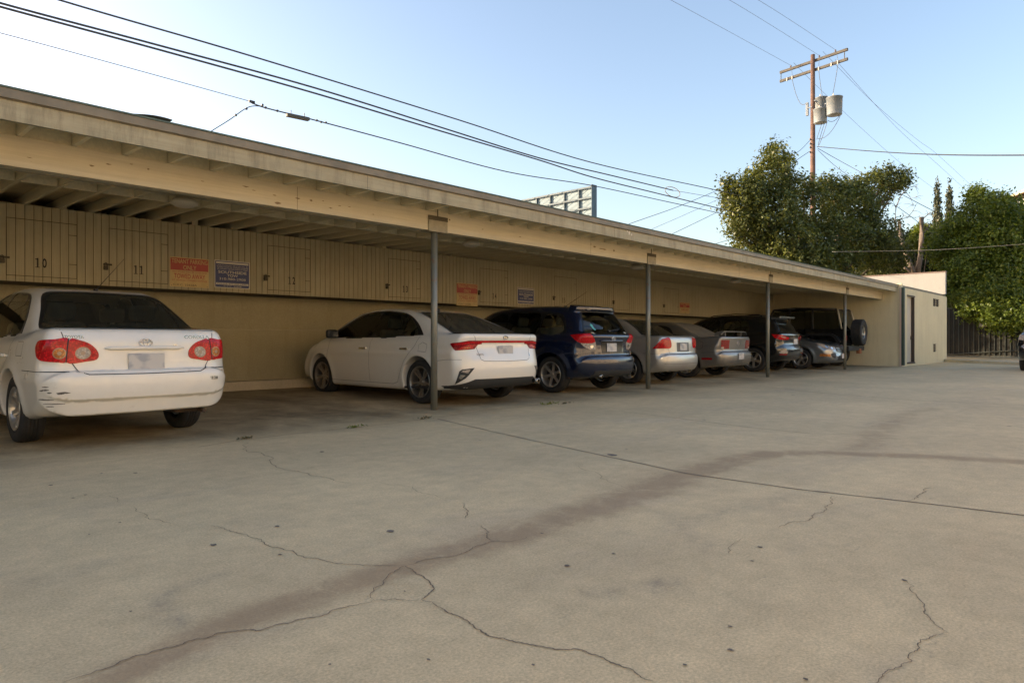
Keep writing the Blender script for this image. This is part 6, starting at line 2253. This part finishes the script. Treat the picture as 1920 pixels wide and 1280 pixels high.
end_glass(c, 'windscreen', sym([(0, 1.38), (.45, 1.36), (.56, 1.32), (.72, .97), (0, .95)]), sym([(0, 1.36), (.43, 1.34), (.52, 1.3), (.66, .985), (0, .97)]), ('F', 0), M['glass'])
for sd in (1, -1):
    pj = ('R', 36 * sd)
    mk = lambda pts: [((.21 + (p[0] - .46) * .95) * sd,) + tuple(p[1:]) for p in pts]
    lo = c.patch('tail_light', curve2(mk([(.48, .965), (.62, .965), (.74, .93), (.90, .745, 's'), (.70, .755), (.46, .77)]), 4), pj, M['red_lens'], off=.007, skirt=.012, step=.03, raw=True)
    c.patch('lens', curve2(mk([(.52, .93), (.62, .93), (.70, .86), (.62, .80), (.5, .81)]), 4), pj, M['red_deep'] if False else lens_mat('red_bright', (.55, .03, .025)), off=.010, skirt=.004, step=.03, raw=True, parent=lo)
plate_on(c, 0, .785, off=.012)
c.patch('plate_recess', [(-.26, .68), (.26, .68), (.26, .875), (-.26, .875)], ('R', 0), plain('recess_grey', (.13, .125, .115), .5), off=.003, skirt=.006, step=.04)
c.split_part('rear_bumper', [(-1.2, .1), (1.2, .1), (1.2, .64), (-1.2, .64)], ('R', 0), lambda C_: C_[:, 0] < .5)
c.split_part('boot_lid', [(.56, 1.03), (.56, .7), (.5, .64), (-.5, .64), (-.56, .7), (-.56, 1.03)], ('R', 0), lambda C_: (C_[:, 0] < .5))
seams = [([(.60, 1.0), (.57, .75), (.53, .64), (-.53, .64), (-.57, .75), (-.60, 1.0)], ('R', 0), .007), ([(-.72, .435), (0, .43), (.72, .435)], ('R', 0), .005)]
for sd in (1, -1):
    seams += [([(1.38, .35), (1.28, .6), (1.05, .82), (1.0, .97)], ('S', sd), .005), ([(2.02, .26), (2.0, .96)], ('S', sd), .005), ([(.08, .64), (.55, .65)], ('S', sd), .005)]
interior(c, .9, 3.2, .30, rows=((1.3, 'r'), (2.2, 'f')), zs=.58, seat='seat_tan')
wheels4(c, 'alloy', spokes=5, rim_r=.195, tw=.195)
mirror_pair(c, 2.95, .97)
c.finish(seams)

# ---- dusty grey coupe with a rear wing
S5 = dict(L=4.77, W=1.877, H=1.385, ro=1.02, wb=2.72, wr=.34, arch=.385, belt=.93, inset=.10, tumble=.45, g_round=.1, bow=.05, zw=.62, shoulder=.05, tuck=.05, taper_r=.05, k_top=.06, k_end=.16, k_z=.95, crease=.78, crease_d=.012, k_green=.12,
          low=[(.25, .28), (.10, .30), (.03, .37), (0, .46), (.0, .56), (.03, .63), (.07, .645), (.085, .70), (.07, .85), (.06, .97), (.09, 1.01), (.2, 1.02), (.6, 1.0), (1.1, .965), (1.6, .94), (2.4, .925), (3.2, .92), (3.6, .92), (4.1, .88), (4.5, .80), (4.7, .70), (4.77, .55), (4.76, .4), (4.68, .25),
               (4.3, .2), (1.7, .19), (.85, .21), (.45, .26)],
          green=[(.62, .8, 's'), (.78, .985), (1.1, 1.16), (1.45, 1.315), (1.8, 1.375), (2.1, 1.385), (2.45, 1.35), (2.75, 1.26), (3.1, 1.07), (3.4, .90), (3.5, .8, 's')])
c = Car(S5, 'parked_car', 'dusty grey coupe with a rear wing and faded cloth roof', (16.0, 8.3 - 1.02, 0.016), R(90 + 1.0), PG, cell=.03)
CAR5 = c
top = plain('cloth_top', (.17, .14, .095), .95, var=.2, scale=6)
c.patch('soft_top', curve2([(.80, .62), (1.5, .585), (2.4, .56), (2.62, .45), (2.66, 0), (2.62, -.45), (2.4, -.56), (1.5, -.585), (.80, -.62), (.74, 0)], 4), ('T',), top, off=.006, skirt=.012, step=.05, raw=True)
side_glass(c, [(1.35, .97, 's'), (1.55, 1.22), (1.85, 1.29), (2.3, 1.275), (2.7, 1.13), (3.05, .95, 's'), (2.0, .945)], [[(1.46, .985), (1.62, 1.20), (1.86, 1.265), (2.28, 1.25), (2.62, 1.11), (2.86, .97)]], M['glass_dark'])
end_glass(c, 'windscreen', sym([(0, 1.33), (.45, 1.31), (.56, 1.27), (.74, .95), (0, .93)]), sym([(0, 1.31), (.43, 1.29), (.52, 1.25), (.68, .965), (0, .95)]), ('F', 0), M['glass_dark'])
for sd in (1, -1):
    mk = lambda pts: [(p[0] * sd,) + tuple(p[1:]) for p in pts]
    pj = ('R', 12 * sd)
    lo = None
    for k, (a0, a1) in enumerate(((.40, .505), (.515, .62), (.63, .735))):
        q_ = c.patch('tail_light' if k == 0 else 'lens', mk([(a0, .715), (a1, .715), (a1, .925), (a0, .925)]), pj, lens_mat('red_faded', (.36, .05, .035)) if k == 0 else bpy.data.materials['red_faded'], off=.008, skirt=.014, step=.03, parent=lo)
        if k == 0: lo = q_
    c.patch('lens', mk([(.63, .715), (.735, .715), (.735, .76), (.63, .76)]), pj, M['clear_lens'], off=.010, skirt=.004, step=.03, parent=lo)
    c.patch('side_marker', [(.32, .45), (.58, .45), (.58, .50), (.32, .50)], ('S', sd), M['red_deep'], off=.005, skirt=.008, step=.05)
plate_on(c, 0, .53, off=.012)
oval_badge(c, 0, .83, .045, .055, M['chrome'], True)
t = MB()
pts = []
for y in np.linspace(-.74, .74, 21):
    u = abs(y) / .74
    pts.append((.20 + .05 * u * u, y, 1.125 - .075 * max(0, (u - .78) / .22) ** 2))
v, fs = [], []
for p_ in pts:
    for dx, dz in ((-.09, .012), (-.02, .022), (.10, .004), (.10, -.008), (-.02, -.006), (-.09, -.002)):
        v.append((p_[0] + dx, p_[1], p_[2] + dz))
for i in range(20):
    for k in range(6): fs.append((i * 6 + k, i * 6 + (k + 1) % 6, (i + 1) * 6 + (k + 1) % 6, (i + 1) * 6 + k))
fs += [tuple(range(6)), tuple(range(120, 126))]
t.add(v, fs)
for sy in (-.45, .45): t.obox((.24, sy, 1.07), (.10, .03, .10))
t.build('rear_wing', PG, c.root, False)
c.split_part('rear_bumper', [(-1.2, .1), (1.2, .1), (1.2, .64), (-1.2, .64)], ('R', 0), lambda C_: C_[:, 0] < .55)
seams = [([(.76, .98), (.77, .70), (.7, .645), (-.7, .645), (-.77, .70), (-.76, .98)], ('R', 0), .008), ([(.76, .945), (-.76, .945)], ('R', 0), .006)]
for sd in (1, -1):
    seams += [([(.55, .86), (.56, .74), (.65, .69), (.74, .74), (.74, .86), (.65, .90), (.55, .86)], ('S', sd), .006), ([(1.5, .27), (1.42, .95)], ('S', sd), .006), ([(.07, .645), (.6, .62)], ('S', sd), .005)]
interior(c, 1.2, 3.1, .30, rows=((1.9, 'f'),), zs=.55)
wheels4(c, 'alloy', spokes=5, rim_r=.225, tw=.235)
mirror_pair(c, 2.85, .95)
c.finish(seams)

# ---- black sport utility
S6 = dict(L=4.65, W=1.845, H=1.665, ro=.94, wb=2.725, wr=.355, arch=.40, belt=1.08, inset=.075, tumble=.32, g_round=.1, bow=.07, bowp=2.4, zw=.72, shoulder=.045, tuck=.04, taper_r=.07, k_top=.09, k_end=.24, k_z=1.05, crease=.82, crease_d=.01, k_green=.13, g_taper=.08,
          low=[(.28, .32), (.12, .35), (.03, .44), (0, .55), (.0, .66), (.03, .74), (.07, .80), (.08, .92), (.07, 1.03), (.09, 1.11), (.2, 1.13), (.6, 1.12), (1.4, 1.08), (2.3, 1.06), (3.2, 1.04), (3.55, 1.05), (3.95, .99), (4.35, .89), (4.57, .76), (4.65, .6), (4.63, .45), (4.55, .3),
               (4.2, .25), (1.7, .23), (.9, .25), (.5, .29)],
          green=[(.12, .9, 's'), (.16, 1.12), (.30, 1.34), (.44, 1.53), (.52, 1.59), (.9, 1.635), (1.5, 1.665), (2.0, 1.66), (2.5, 1.60), (2.85, 1.47), (3.25, 1.22), (3.6, 1.04), (3.75, .9, 's')])


def spoiler6(r, x, y, z):
    d = np.maximum(np.maximum(np.abs(x - .42) - .15, np.abs(z - (1.595 + (x - .42) * .1)) - .018), np.abs(y) - .58)
    return smin(r, d - .012, .06)


S6['adds'] = [spoiler6]
c = Car(S6, 'parked_car', 'black sport utility vehicle with long red tail lamps beside the third post', (20.0, 8.35 - .94, 0.016), R(90 + 1.0), PK, cell=.03)
CAR6 = c
end_glass(c, 'rear_window', sym([(0, 1.53), (.38, 1.52), (.53, 1.49), (.62, 1.30), (.69, 1.14), (0, 1.12)]), sym([(0, 1.51), (.36, 1.50), (.50, 1.47), (.59, 1.29), (.65, 1.16), (0, 1.145)]), ('R', 0), M['glass_dark'], 4)
side_glass(c, [(.58, 1.16, 's'), (.75, 1.36), (1.0, 1.48), (1.5, 1.55), (2.0, 1.55), (2.5, 1.49), (2.95, 1.27), (3.35, 1.08, 's'), (2.0, 1.09)],
           [[(1.15, 1.13), (1.15, 1.46), (1.5, 1.515), (1.95, 1.515), (1.98, 1.115)], [(2.07, 1.11), (2.05, 1.51), (2.46, 1.46), (2.9, 1.25), (3.15, 1.1)]], M['glass_dark'])
end_glass(c, 'windscreen', sym([(0, 1.58), (.45, 1.56), (.58, 1.52), (.76, 1.1), (0, 1.08)]), sym([(0, 1.56), (.43, 1.54), (.54, 1.5), (.70, 1.12), (0, 1.1)]), ('F', 0), M['glass_dark'])
for sd in (1, -1):
    pj = ('R', 36 * sd)
    mk = lambda pts: [((.10 + (p[0] - .34) * .92) * sd,) + tuple(p[1:]) for p in pts]
    lo = c.patch('tail_light', curve2(mk([(.34, .985), (.50, 1.02), (.68, 1.06), (.86, 1.08), (.98, 1.09, 's'), (.93, .98), (.80, .935), (.55, .935), (.40, .945)]), 4), pj, M['red_lens'], off=.008, skirt=.014, step=.03, raw=True)
    c.patch('lens', mk([(.50, .99), (.66, 1.02), (.80, 1.03), (.74, 1.0), (.58, .975)]), pj, M['clear_lens'], off=.011, skirt=.004, step=.03, parent=lo)
    f_ = c.patch('reverse_lamp', curve2([(a * sd, b) for a, b in [(.26, .60), (.36, .64), (.48, .63), (.57, .57), (.50, .545), (.30, .545)]], 4), pj, M['clear_lens'], off=.006, skirt=.01, step=.03, raw=True)
    c.patch('reflector', [(a * sd, b) for a, b in [(.28, .50), (.55, .50), (.53, .54), (.30, .54)]], pj, M['red_deep'], off=.006, skirt=.01, step=.03, parent=f_)
plate_on(c, -.10, .88, off=.012, mat=M['plate'])
p_ = c.hit(('R', 0), 0, 1.035)[0]
MB().box((p_.x - .012, -.07, 1.02), (p_.x - .004, .07, 1.045)).box((p_.x - .0125, -.025, 1.01), (p_.x - .0035, .025, 1.056)).build('emblem', M['chrome'], c.root)
c.split_part('rear_bumper', [(-1.2, .1), (1.2, .1), (1.2, .74), (-1.2, .74)], ('R', 0), lambda C_: C_[:, 0] < .5)
c.split_part('tailgate', [(.60, 1.12), (.58, .76), (-.58, .76), (-.60, 1.12)], ('R', 0), lambda C_: (C_[:, 0] < .3) & (C_[:, 2] < 1.12))
for sd in (1, -1):
    p0, p1 = c.hit(('T',), 2.4, .56 * sd)[0], c.hit(('T',), .8, .55 * sd)[0]
    MB().tube([p0 + Vector((0, 0, .0)), p0 + Vector((-.1, 0, .045)), c.hit(('T',), 1.6, .57 * sd)[0] + Vector((0, 0, .045)), p1 + Vector((.1, 0, .045)), p1], .014, 6).build('roof_rail', M['trim_black'], c.root, True)
interior(c, .6, 3.4, .38, rows=((1.3, 'r'), (2.25, 'f')), zs=.74)
wheels4(c, 'alloy', spokes=5, rim_r=.235, tw=.225)
mirror_pair(c, 3.1, 1.10)
c.finish([([(.66, 1.1), (.62, .76), (-.62, .76), (-.66, 1.1)], ('R', 0), .006)])

# ---- steel grey sedan parked nose out
S7 = dict(L=4.84, W=1.833, H=1.445, ro=1.10, wb=2.728, wr=.33, arch=.372, belt=.97, inset=.08, tumble=.42, g_round=.1, bow=.085, bowp=2.4, zw=.62, shoulder=.05, tuck=.05, taper_r=.05, taper_f=.10, k_top=.08, k_end=.24, k_z=.80, crease=.74, crease_d=.01, k_green=.12,
          low=[(.3, .24), (.1, .27), (.02, .4), (0, .52), (.05, .68), (.09, .9), (.13, 1.02), (.3, 1.04), (.7, 1.02), (1.4, .97), (2.3, .95), (3.2, .95), (3.5, .965), (3.9, .925), (4.3, .85), (4.6, .77), (4.75, .70), (4.80, .60), (4.82, .5), (4.84, .40), (4.82, .29), (4.74, .22), (4.4, .19), (3.6, .18), (1.7, .18), (.8, .2)],
          green=[(.5, .8, 's'), (.66, 1.0), (1.0, 1.2), (1.35, 1.37), (1.7, 1.425), (2.1, 1.445), (2.5, 1.43), (2.85, 1.35), (3.2, 1.17), (3.6, .95), (3.75, .8, 's')])
fx, fy = 22.95, 7.05
c = Car(S7, 'parked_car', 'steel grey sedan parked nose out beside the black off-roader', (fx, fy + 4.84, 0.012), R(-90), PF_, cell=.03)
CAR7 = c
end_glass(c, 'windscreen', sym([(0, 1.385), (.45, 1.365), (.57, 1.325), (.76, 1.0), (0, .98)]), sym([(0, 1.365), (.43, 1.345), (.53, 1.31), (.70, 1.015), (0, 1.0)]), ('F', 0), M['glass_dark'])
side_glass(c, [(1.1, 1.005, 's'), (1.3, 1.2), (1.6, 1.335), (2.1, 1.38), (2.6, 1.345), (3.0, 1.16), (3.35, .98, 's'), (2.2, .975)],
           [[(1.25, 1.02), (1.4, 1.2), (1.65, 1.305), (2.1, 1.35), (2.14, 1.0)], [(2.24, 1.0), (2.22, 1.35), (2.55, 1.325), (2.95, 1.14), (3.15, 1.0)]], M['glass_dark'])
end_glass(c, 'rear_window', sym([(0, 1.39), (.36, 1.38), (.5, 1.35), (.67, 1.04), (0, 1.03)]), sym([(0, 1.37), (.34, 1.36), (.47, 1.33), (.62, 1.06), (0, 1.05)]), ('R', 0), M['glass_dark'])
for sd in (1, -1):
    pj = ('F', 34 * sd)
    mk = lambda pts: [((p[0] - .19) * sd,) + tuple(p[1:]) for p in pts]
    lo = c.patch('headlight', curve2(mk([(.40, .70), (.56, .745), (.78, .80), (.98, .83, 's'), (.92, .74), (.80, .66), (.60, .625), (.42, .63)]), 4), pj, M['clear_lens'], off=.008, skirt=.014, step=.03, raw=True)
    stud(c, 'bulb', .39 * sd, .685, .045, M['chrome'], pj, .011, lo)
    stud(c, 'bulb', .54 * sd, .725, .045, M['chrome'], pj, .011, lo)
    c.patch('indicator', mk([(.66, .40), (.92, .42), (.92, .50), (.66, .49)]), pj, M['amber_lens'], off=.004, skirt=.008, step=.03)
    f_ = c.patch('fog_recess', curve2([(a * sd, b) for a, b in [(.44, .52), (.66, .50), (.64, .40), (.48, .37)]], 3), ('F', 10 * sd), M['black'], off=.004, skirt=.008, step=.03, raw=True)
g_ = c.patch('grille', curve2([(-.46, .70), (0, .71), (.46, .70), (.40, .56), (0, .55), (-.40, .56)], 3), ('F', 0), M['black'], off=.004, skirt=.008, step=.04, raw=True)
for zz in (.585, .63, .675):
    t = MB().tube([c.hit(('F', 0), y, zz)[0] + Vector((.012, 0, 0)) for y in np.linspace(-.41, .41, 11)], .012, 6)
    t.build('grille_bar', M['chrome'], g_, True)
c.patch('lower_grille', [(-.42, .30), (.42, .30), (.34, .44), (-.34, .44)], ('F', 0), M['black'], off=.004, skirt=.008, step=.04)
oval_badge(c, 0, .745, .06, .026, M['chrome'], True, 'F')
plate_on(c, 0, .42, face='F', off=.014, mat=M['plate'])
c.split_part('front_bumper', [(-1.2, .1), (1.2, .1), (1.2, .53), (-1.2, .53)], ('F', 0), lambda C_: C_[:, 0] > 4.15)
c.split_part('bonnet', [(3.62, .70), (4.55, .62), (4.72, .4), (4.74, 0), (4.72, -.4), (4.55, -.62), (3.62, -.70)], ('T',), lambda C_: C_[:, 2] > .68)
seams = [([(3.60, .72), (4.55, .62), (4.70, .42), (4.74, 0), (4.70, -.42), (4.55, -.62), (3.60, -.72)], ('T',), .006)]
for sd in (1, -1): seams += [([(4.72, .33), (4.45, .60), (4.25, .62)], ('S', sd), .005), ([(3.3, .28), (3.34, .6), (3.28, .95)], ('S', sd), .005)]
interior(c, 1.0, 3.4, .28, rows=((1.5, 'r'), (2.4, 'f')), zs=.58)
wheels4(c, 'alloy', spokes=5, rim_r=.215, tw=.22)
mirror_pair(c, 3.1, .98)
c.finish(seams)

# ---- dark car at the right edge of the lot
c = Car(dict(S6, adds=[]), 'parked_car', 'dark car cut off by the right edge in front of the gate', (25.0, 1.95, 0.004), 0.0, PK, group=None, cell=.045)
CAR9 = c
end_glass(c, 'windscreen', sym([(0, 1.58), (.45, 1.56), (.58, 1.52), (.76, 1.1), (0, 1.08)]), sym([(0, 1.56), (.43, 1.54), (.54, 1.5), (.70, 1.12), (0, 1.1)]), ('F', 0), M['glass_dark'])
side_glass(c, [(.58, 1.16, 's'), (.75, 1.36), (1.0, 1.48), (1.5, 1.55), (2.0, 1.55), (2.5, 1.49), (2.95, 1.27), (3.35, 1.08, 's'), (2.0, 1.09)],
           [[(1.15, 1.13), (1.15, 1.46), (1.5, 1.515), (1.95, 1.515), (1.98, 1.115)], [(2.07, 1.11), (2.05, 1.51), (2.46, 1.46), (2.9, 1.25), (3.15, 1.1)]], M['glass_dark'])
for sd in (1, -1):
    c.patch('tail_light', curve2([(a * sd, b) for a, b in [(.34, 1.02), (.52, 1.08), (.69, 1.09), (.64, .98), (.52, .935), (.36, .935)]], 4), ('R', 36 * sd), M['clear_lens'], off=.008, skirt=.014, step=.04, raw=True)
wheels4(c, 'alloy', spokes=5, rim_r=.225, tw=.225)
c.finish([])
# ------------------------------------------------------------------ black off-roader with the spare wheel on its tail
JX, JY = 25.3, 7.5
j = empty('off_roader', (JX, JY, 0.012), R(90))
j.scale = (1.07, 1.07, 1.08)
tag(j, 'tall black off-roader with soft top and big spare wheel on its tail', 'off-roader', 'cars parked under the carport')
MJ = PK
W2 = .80


def prism(t, prof, y0, y1):
    """profile (x, z) extruded over y"""
    n = len(prof)
    v = [(x, y0, z) for x, z in prof] + [(x, y1, z) for x, z in prof]
    t.add(v, [tuple(range(n))[::-1] if False else tuple(range(n)), tuple(range(2 * n - 1, n - 1, -1))] + [(i, n + i, n + (i + 1) % n, (i + 1) % n)[::-1] for i in range(n)])
    return t


t = MB()
prism(t, [(0.0, .62), (0.0, 1.18), (2.45, 1.16), (2.5, 1.18), (3.75, 1.08), (3.80, 1.0), (3.80, .62), (3.1, .58), (1.3, .52)], -.70, .70)
prism(t, [(1.22, .55), (1.22, 1.18), (2.5, 1.18), (2.5, .55)], -.78, .78)
prism(t, [(0.0, 1.02), (0.0, 1.18), (1.2, 1.18), (1.2, 1.02)], -.78, .78)
t.build('body', MJ, j, bevel=.03)
for sd in (1, -1):
    for xw in (.72, 3.2):
        t = MB()
        prof_o = [(xw - .62, .80), (xw - .50, 1.0), (xw - .38, 1.06), (xw + .38, 1.06), (xw + .52, .98), (xw + .64, .78)]
        prof_i = [(a + (.04 if a < xw else -.04), b - .05) for a, b in prof_o[::-1]]
        prism(t, prof_o + prof_i, sd * .66, sd * .93)
        t.build('fender', M['black'], j, bevel=.012)
    t = MB()
    fr0 = [(.10, 1.19), (.26, 1.84), (1.55, 1.90), (2.28, 1.86), (2.62, 1.20)]
    for a_, b_ in zip(fr0, fr0[1:]):
        t.tube([(a_[0], sd * (.72 - .10 * (a_[1] - 1.19)), a_[1]), (b_[0], sd * (.72 - .10 * (b_[1] - 1.19)), b_[1])], .035, 8)
    for x in (.98, 1.72):
        t.tube([(x, sd * .73, 1.18), (x + .02, sd * .66, 1.87)], .03, 8)
    t.build('top_bow', M['black'], j, True)
    t = MB().tube([(.075, sd * .735, 1.19), (.225, sd * .665, 1.83)], .028, 8)
    t.build('lit_bow_strip', plain('bow_lit', (.42, .37, .26), .6), j, True)  # pale strip over the rear top bow, its lit look painted in
    # side curtains
    for x0, x1 in ((.16, .96), (1.0, 1.70), (1.75, 2.5)):
        zt = 1.80
        xa, xb = (x0 + .13 if x0 < .5 else x0 + .02), (x1 + .02 if x1 < 2 else x1 - .22)
        t = MB().add([(x0, sd * .725, 1.2), (x1, sd * .725, 1.2), (xb, sd * .668, zt), (xa, sd * .668, zt), (x0, sd * .719, 1.2), (x1, sd * .719, 1.2), (xb, sd * .662, zt), (xa, sd * .662, zt)],
                     [(0, 1, 2, 3), (7, 6, 5, 4), (0, 4, 5, 1), (1, 5, 6, 2), (2, 6, 7, 3), (3, 7, 4, 0)])
        t.build('side_window', M['glass_dark'], j)
t = MB()
t.add([(.22, -.67, 1.84), (.22, .67, 1.84), (1.55, .67, 1.91), (1.55, -.67, 1.91), (2.3, .66, 1.87), (2.3, -.66, 1.87),
       (.22, -.67, 1.80), (.22, .67, 1.80), (1.55, .67, 1.87), (1.55, -.67, 1.87), (2.3, .66, 1.83), (2.3, -.66, 1.83)],
      [(0, 3, 2, 1), (3, 5, 4, 2), (6, 7, 8, 9), (9, 8, 10, 11), (0, 1, 7, 6), (1, 2, 8, 7), (2, 4, 10, 8), (4, 5, 11, 10), (5, 3, 9, 11), (3, 0, 6, 9)])
t.build('soft_top', plain('soft_top_black', (.02, .019, .017), .9, var=.3, scale=6), j, bevel=.02)
t = MB().add([(.07, -.70, 1.2), (.07, .70, 1.2), (.21, .64, 1.80), (.21, -.64, 1.80), (.085, -.70, 1.2), (.085, .70, 1.2), (.225, .64, 1.80), (.225, -.64, 1.80)],
             [(0, 3, 2, 1), (4, 5, 6, 7), (0, 1, 5, 4), (1, 2, 6, 5), (2, 3, 7, 6), (3, 0, 4, 7)])
t.build('rear_window', glass('curtain_clear', (.55, .52, .42)), j)
t = MB()
t.box((-.16, -.80, .52), (-.02, .80, .66))
t.build('bumper', M['black'], j, bevel=.02)
MB().box((3.82, -.80, .55), (4.0, .80, .70)).build('bumper', M['black'], j, bevel=.02)
for sd in (1, -1):
    t = MB().obox((-.03, sd * .72, .92), (.07, .12, .16), bev=.01)
    t.build('tail_light', M['red_deep'], j)
t = MB().obox((-.17, -.58, .78), (.10, .28, .12), bev=.01).tube([(-.05, -.58, .74), (-.17, -.58, .74)], .03, 8).obox((-.12, -.35, .50), (.12, .2, .16), bev=.02)
t.build('hitch_step', M['rust'], j)
wd = Car.__new__(Car)
wd.s = dict(wr=.42); wd.W = 1.78; wd.root = j
for x in (.72, 3.2):
    for sd in (1, -1):
        wd.wheel(x, sd, None, spokes=5, R_=.42, tw=.30, rim_r=.22, rimmat=M['rim_dark'], track=.90)
# spare: a wheel turned to face backwards
sp = empty('spare_wheel', (0, 0, 0)); sp.parent = j
sp.location = (-.19, -.12, 1.10)
Mx = Matrix.Rotation(R(-90), 4, 'Y')
hw = .16
prof = [(.21, -hw * .8), (.24, -hw * .95), (.36, -hw), (.415, -hw * .85)]
for g in np.linspace(-.7, .7, 6): prof += [(.425, hw * (g - .07)), (.425, hw * (g + .07)), (.408, hw * (g + .08)), (.408, hw * (g + .13))]
prof += [(.415, hw * .88), (.36, hw), (.24, hw * .95), (.21, hw * .8)]
MB().lathe(prof, 40, Mx).build('tyre', M['tyre'], sp, True)
t = MB()
t.lathe([(.215, hw * .82), (.20, hw * .70), (.19, -hw * .5)], 32, Mx)
t.lathe([(0, hw * .62), (.05, hw * .62), (.06, hw * .4)], 20, Mx)
for k in range(5):
    rot = Mx.to_3x3() @ Matrix.Rotation(2 * math.pi * k / 5 + .5, 3, 'Z')
    t.add([rot @ Vector(p) for p in ((.04, -.035, hw * .55), (.04, .035, hw * .55), (.2, .03, hw * .7), (.2, -.03, hw * .7), (.04, -.035, hw * .35), (.04, .035, hw * .35), (.2, .03, hw * .5), (.2, -.03, hw * .5))],
          [(0, 1, 2, 3), (7, 6, 5, 4), (0, 4, 5, 1), (1, 5, 6, 2), (2, 6, 7, 3), (3, 7, 4, 0)])
t.build('rim', M['rim'], sp)
t = MB().obox((-.04, -.12, 1.10), (.12, .2, .2))
t.build('spare_bracket', M['black'], j)
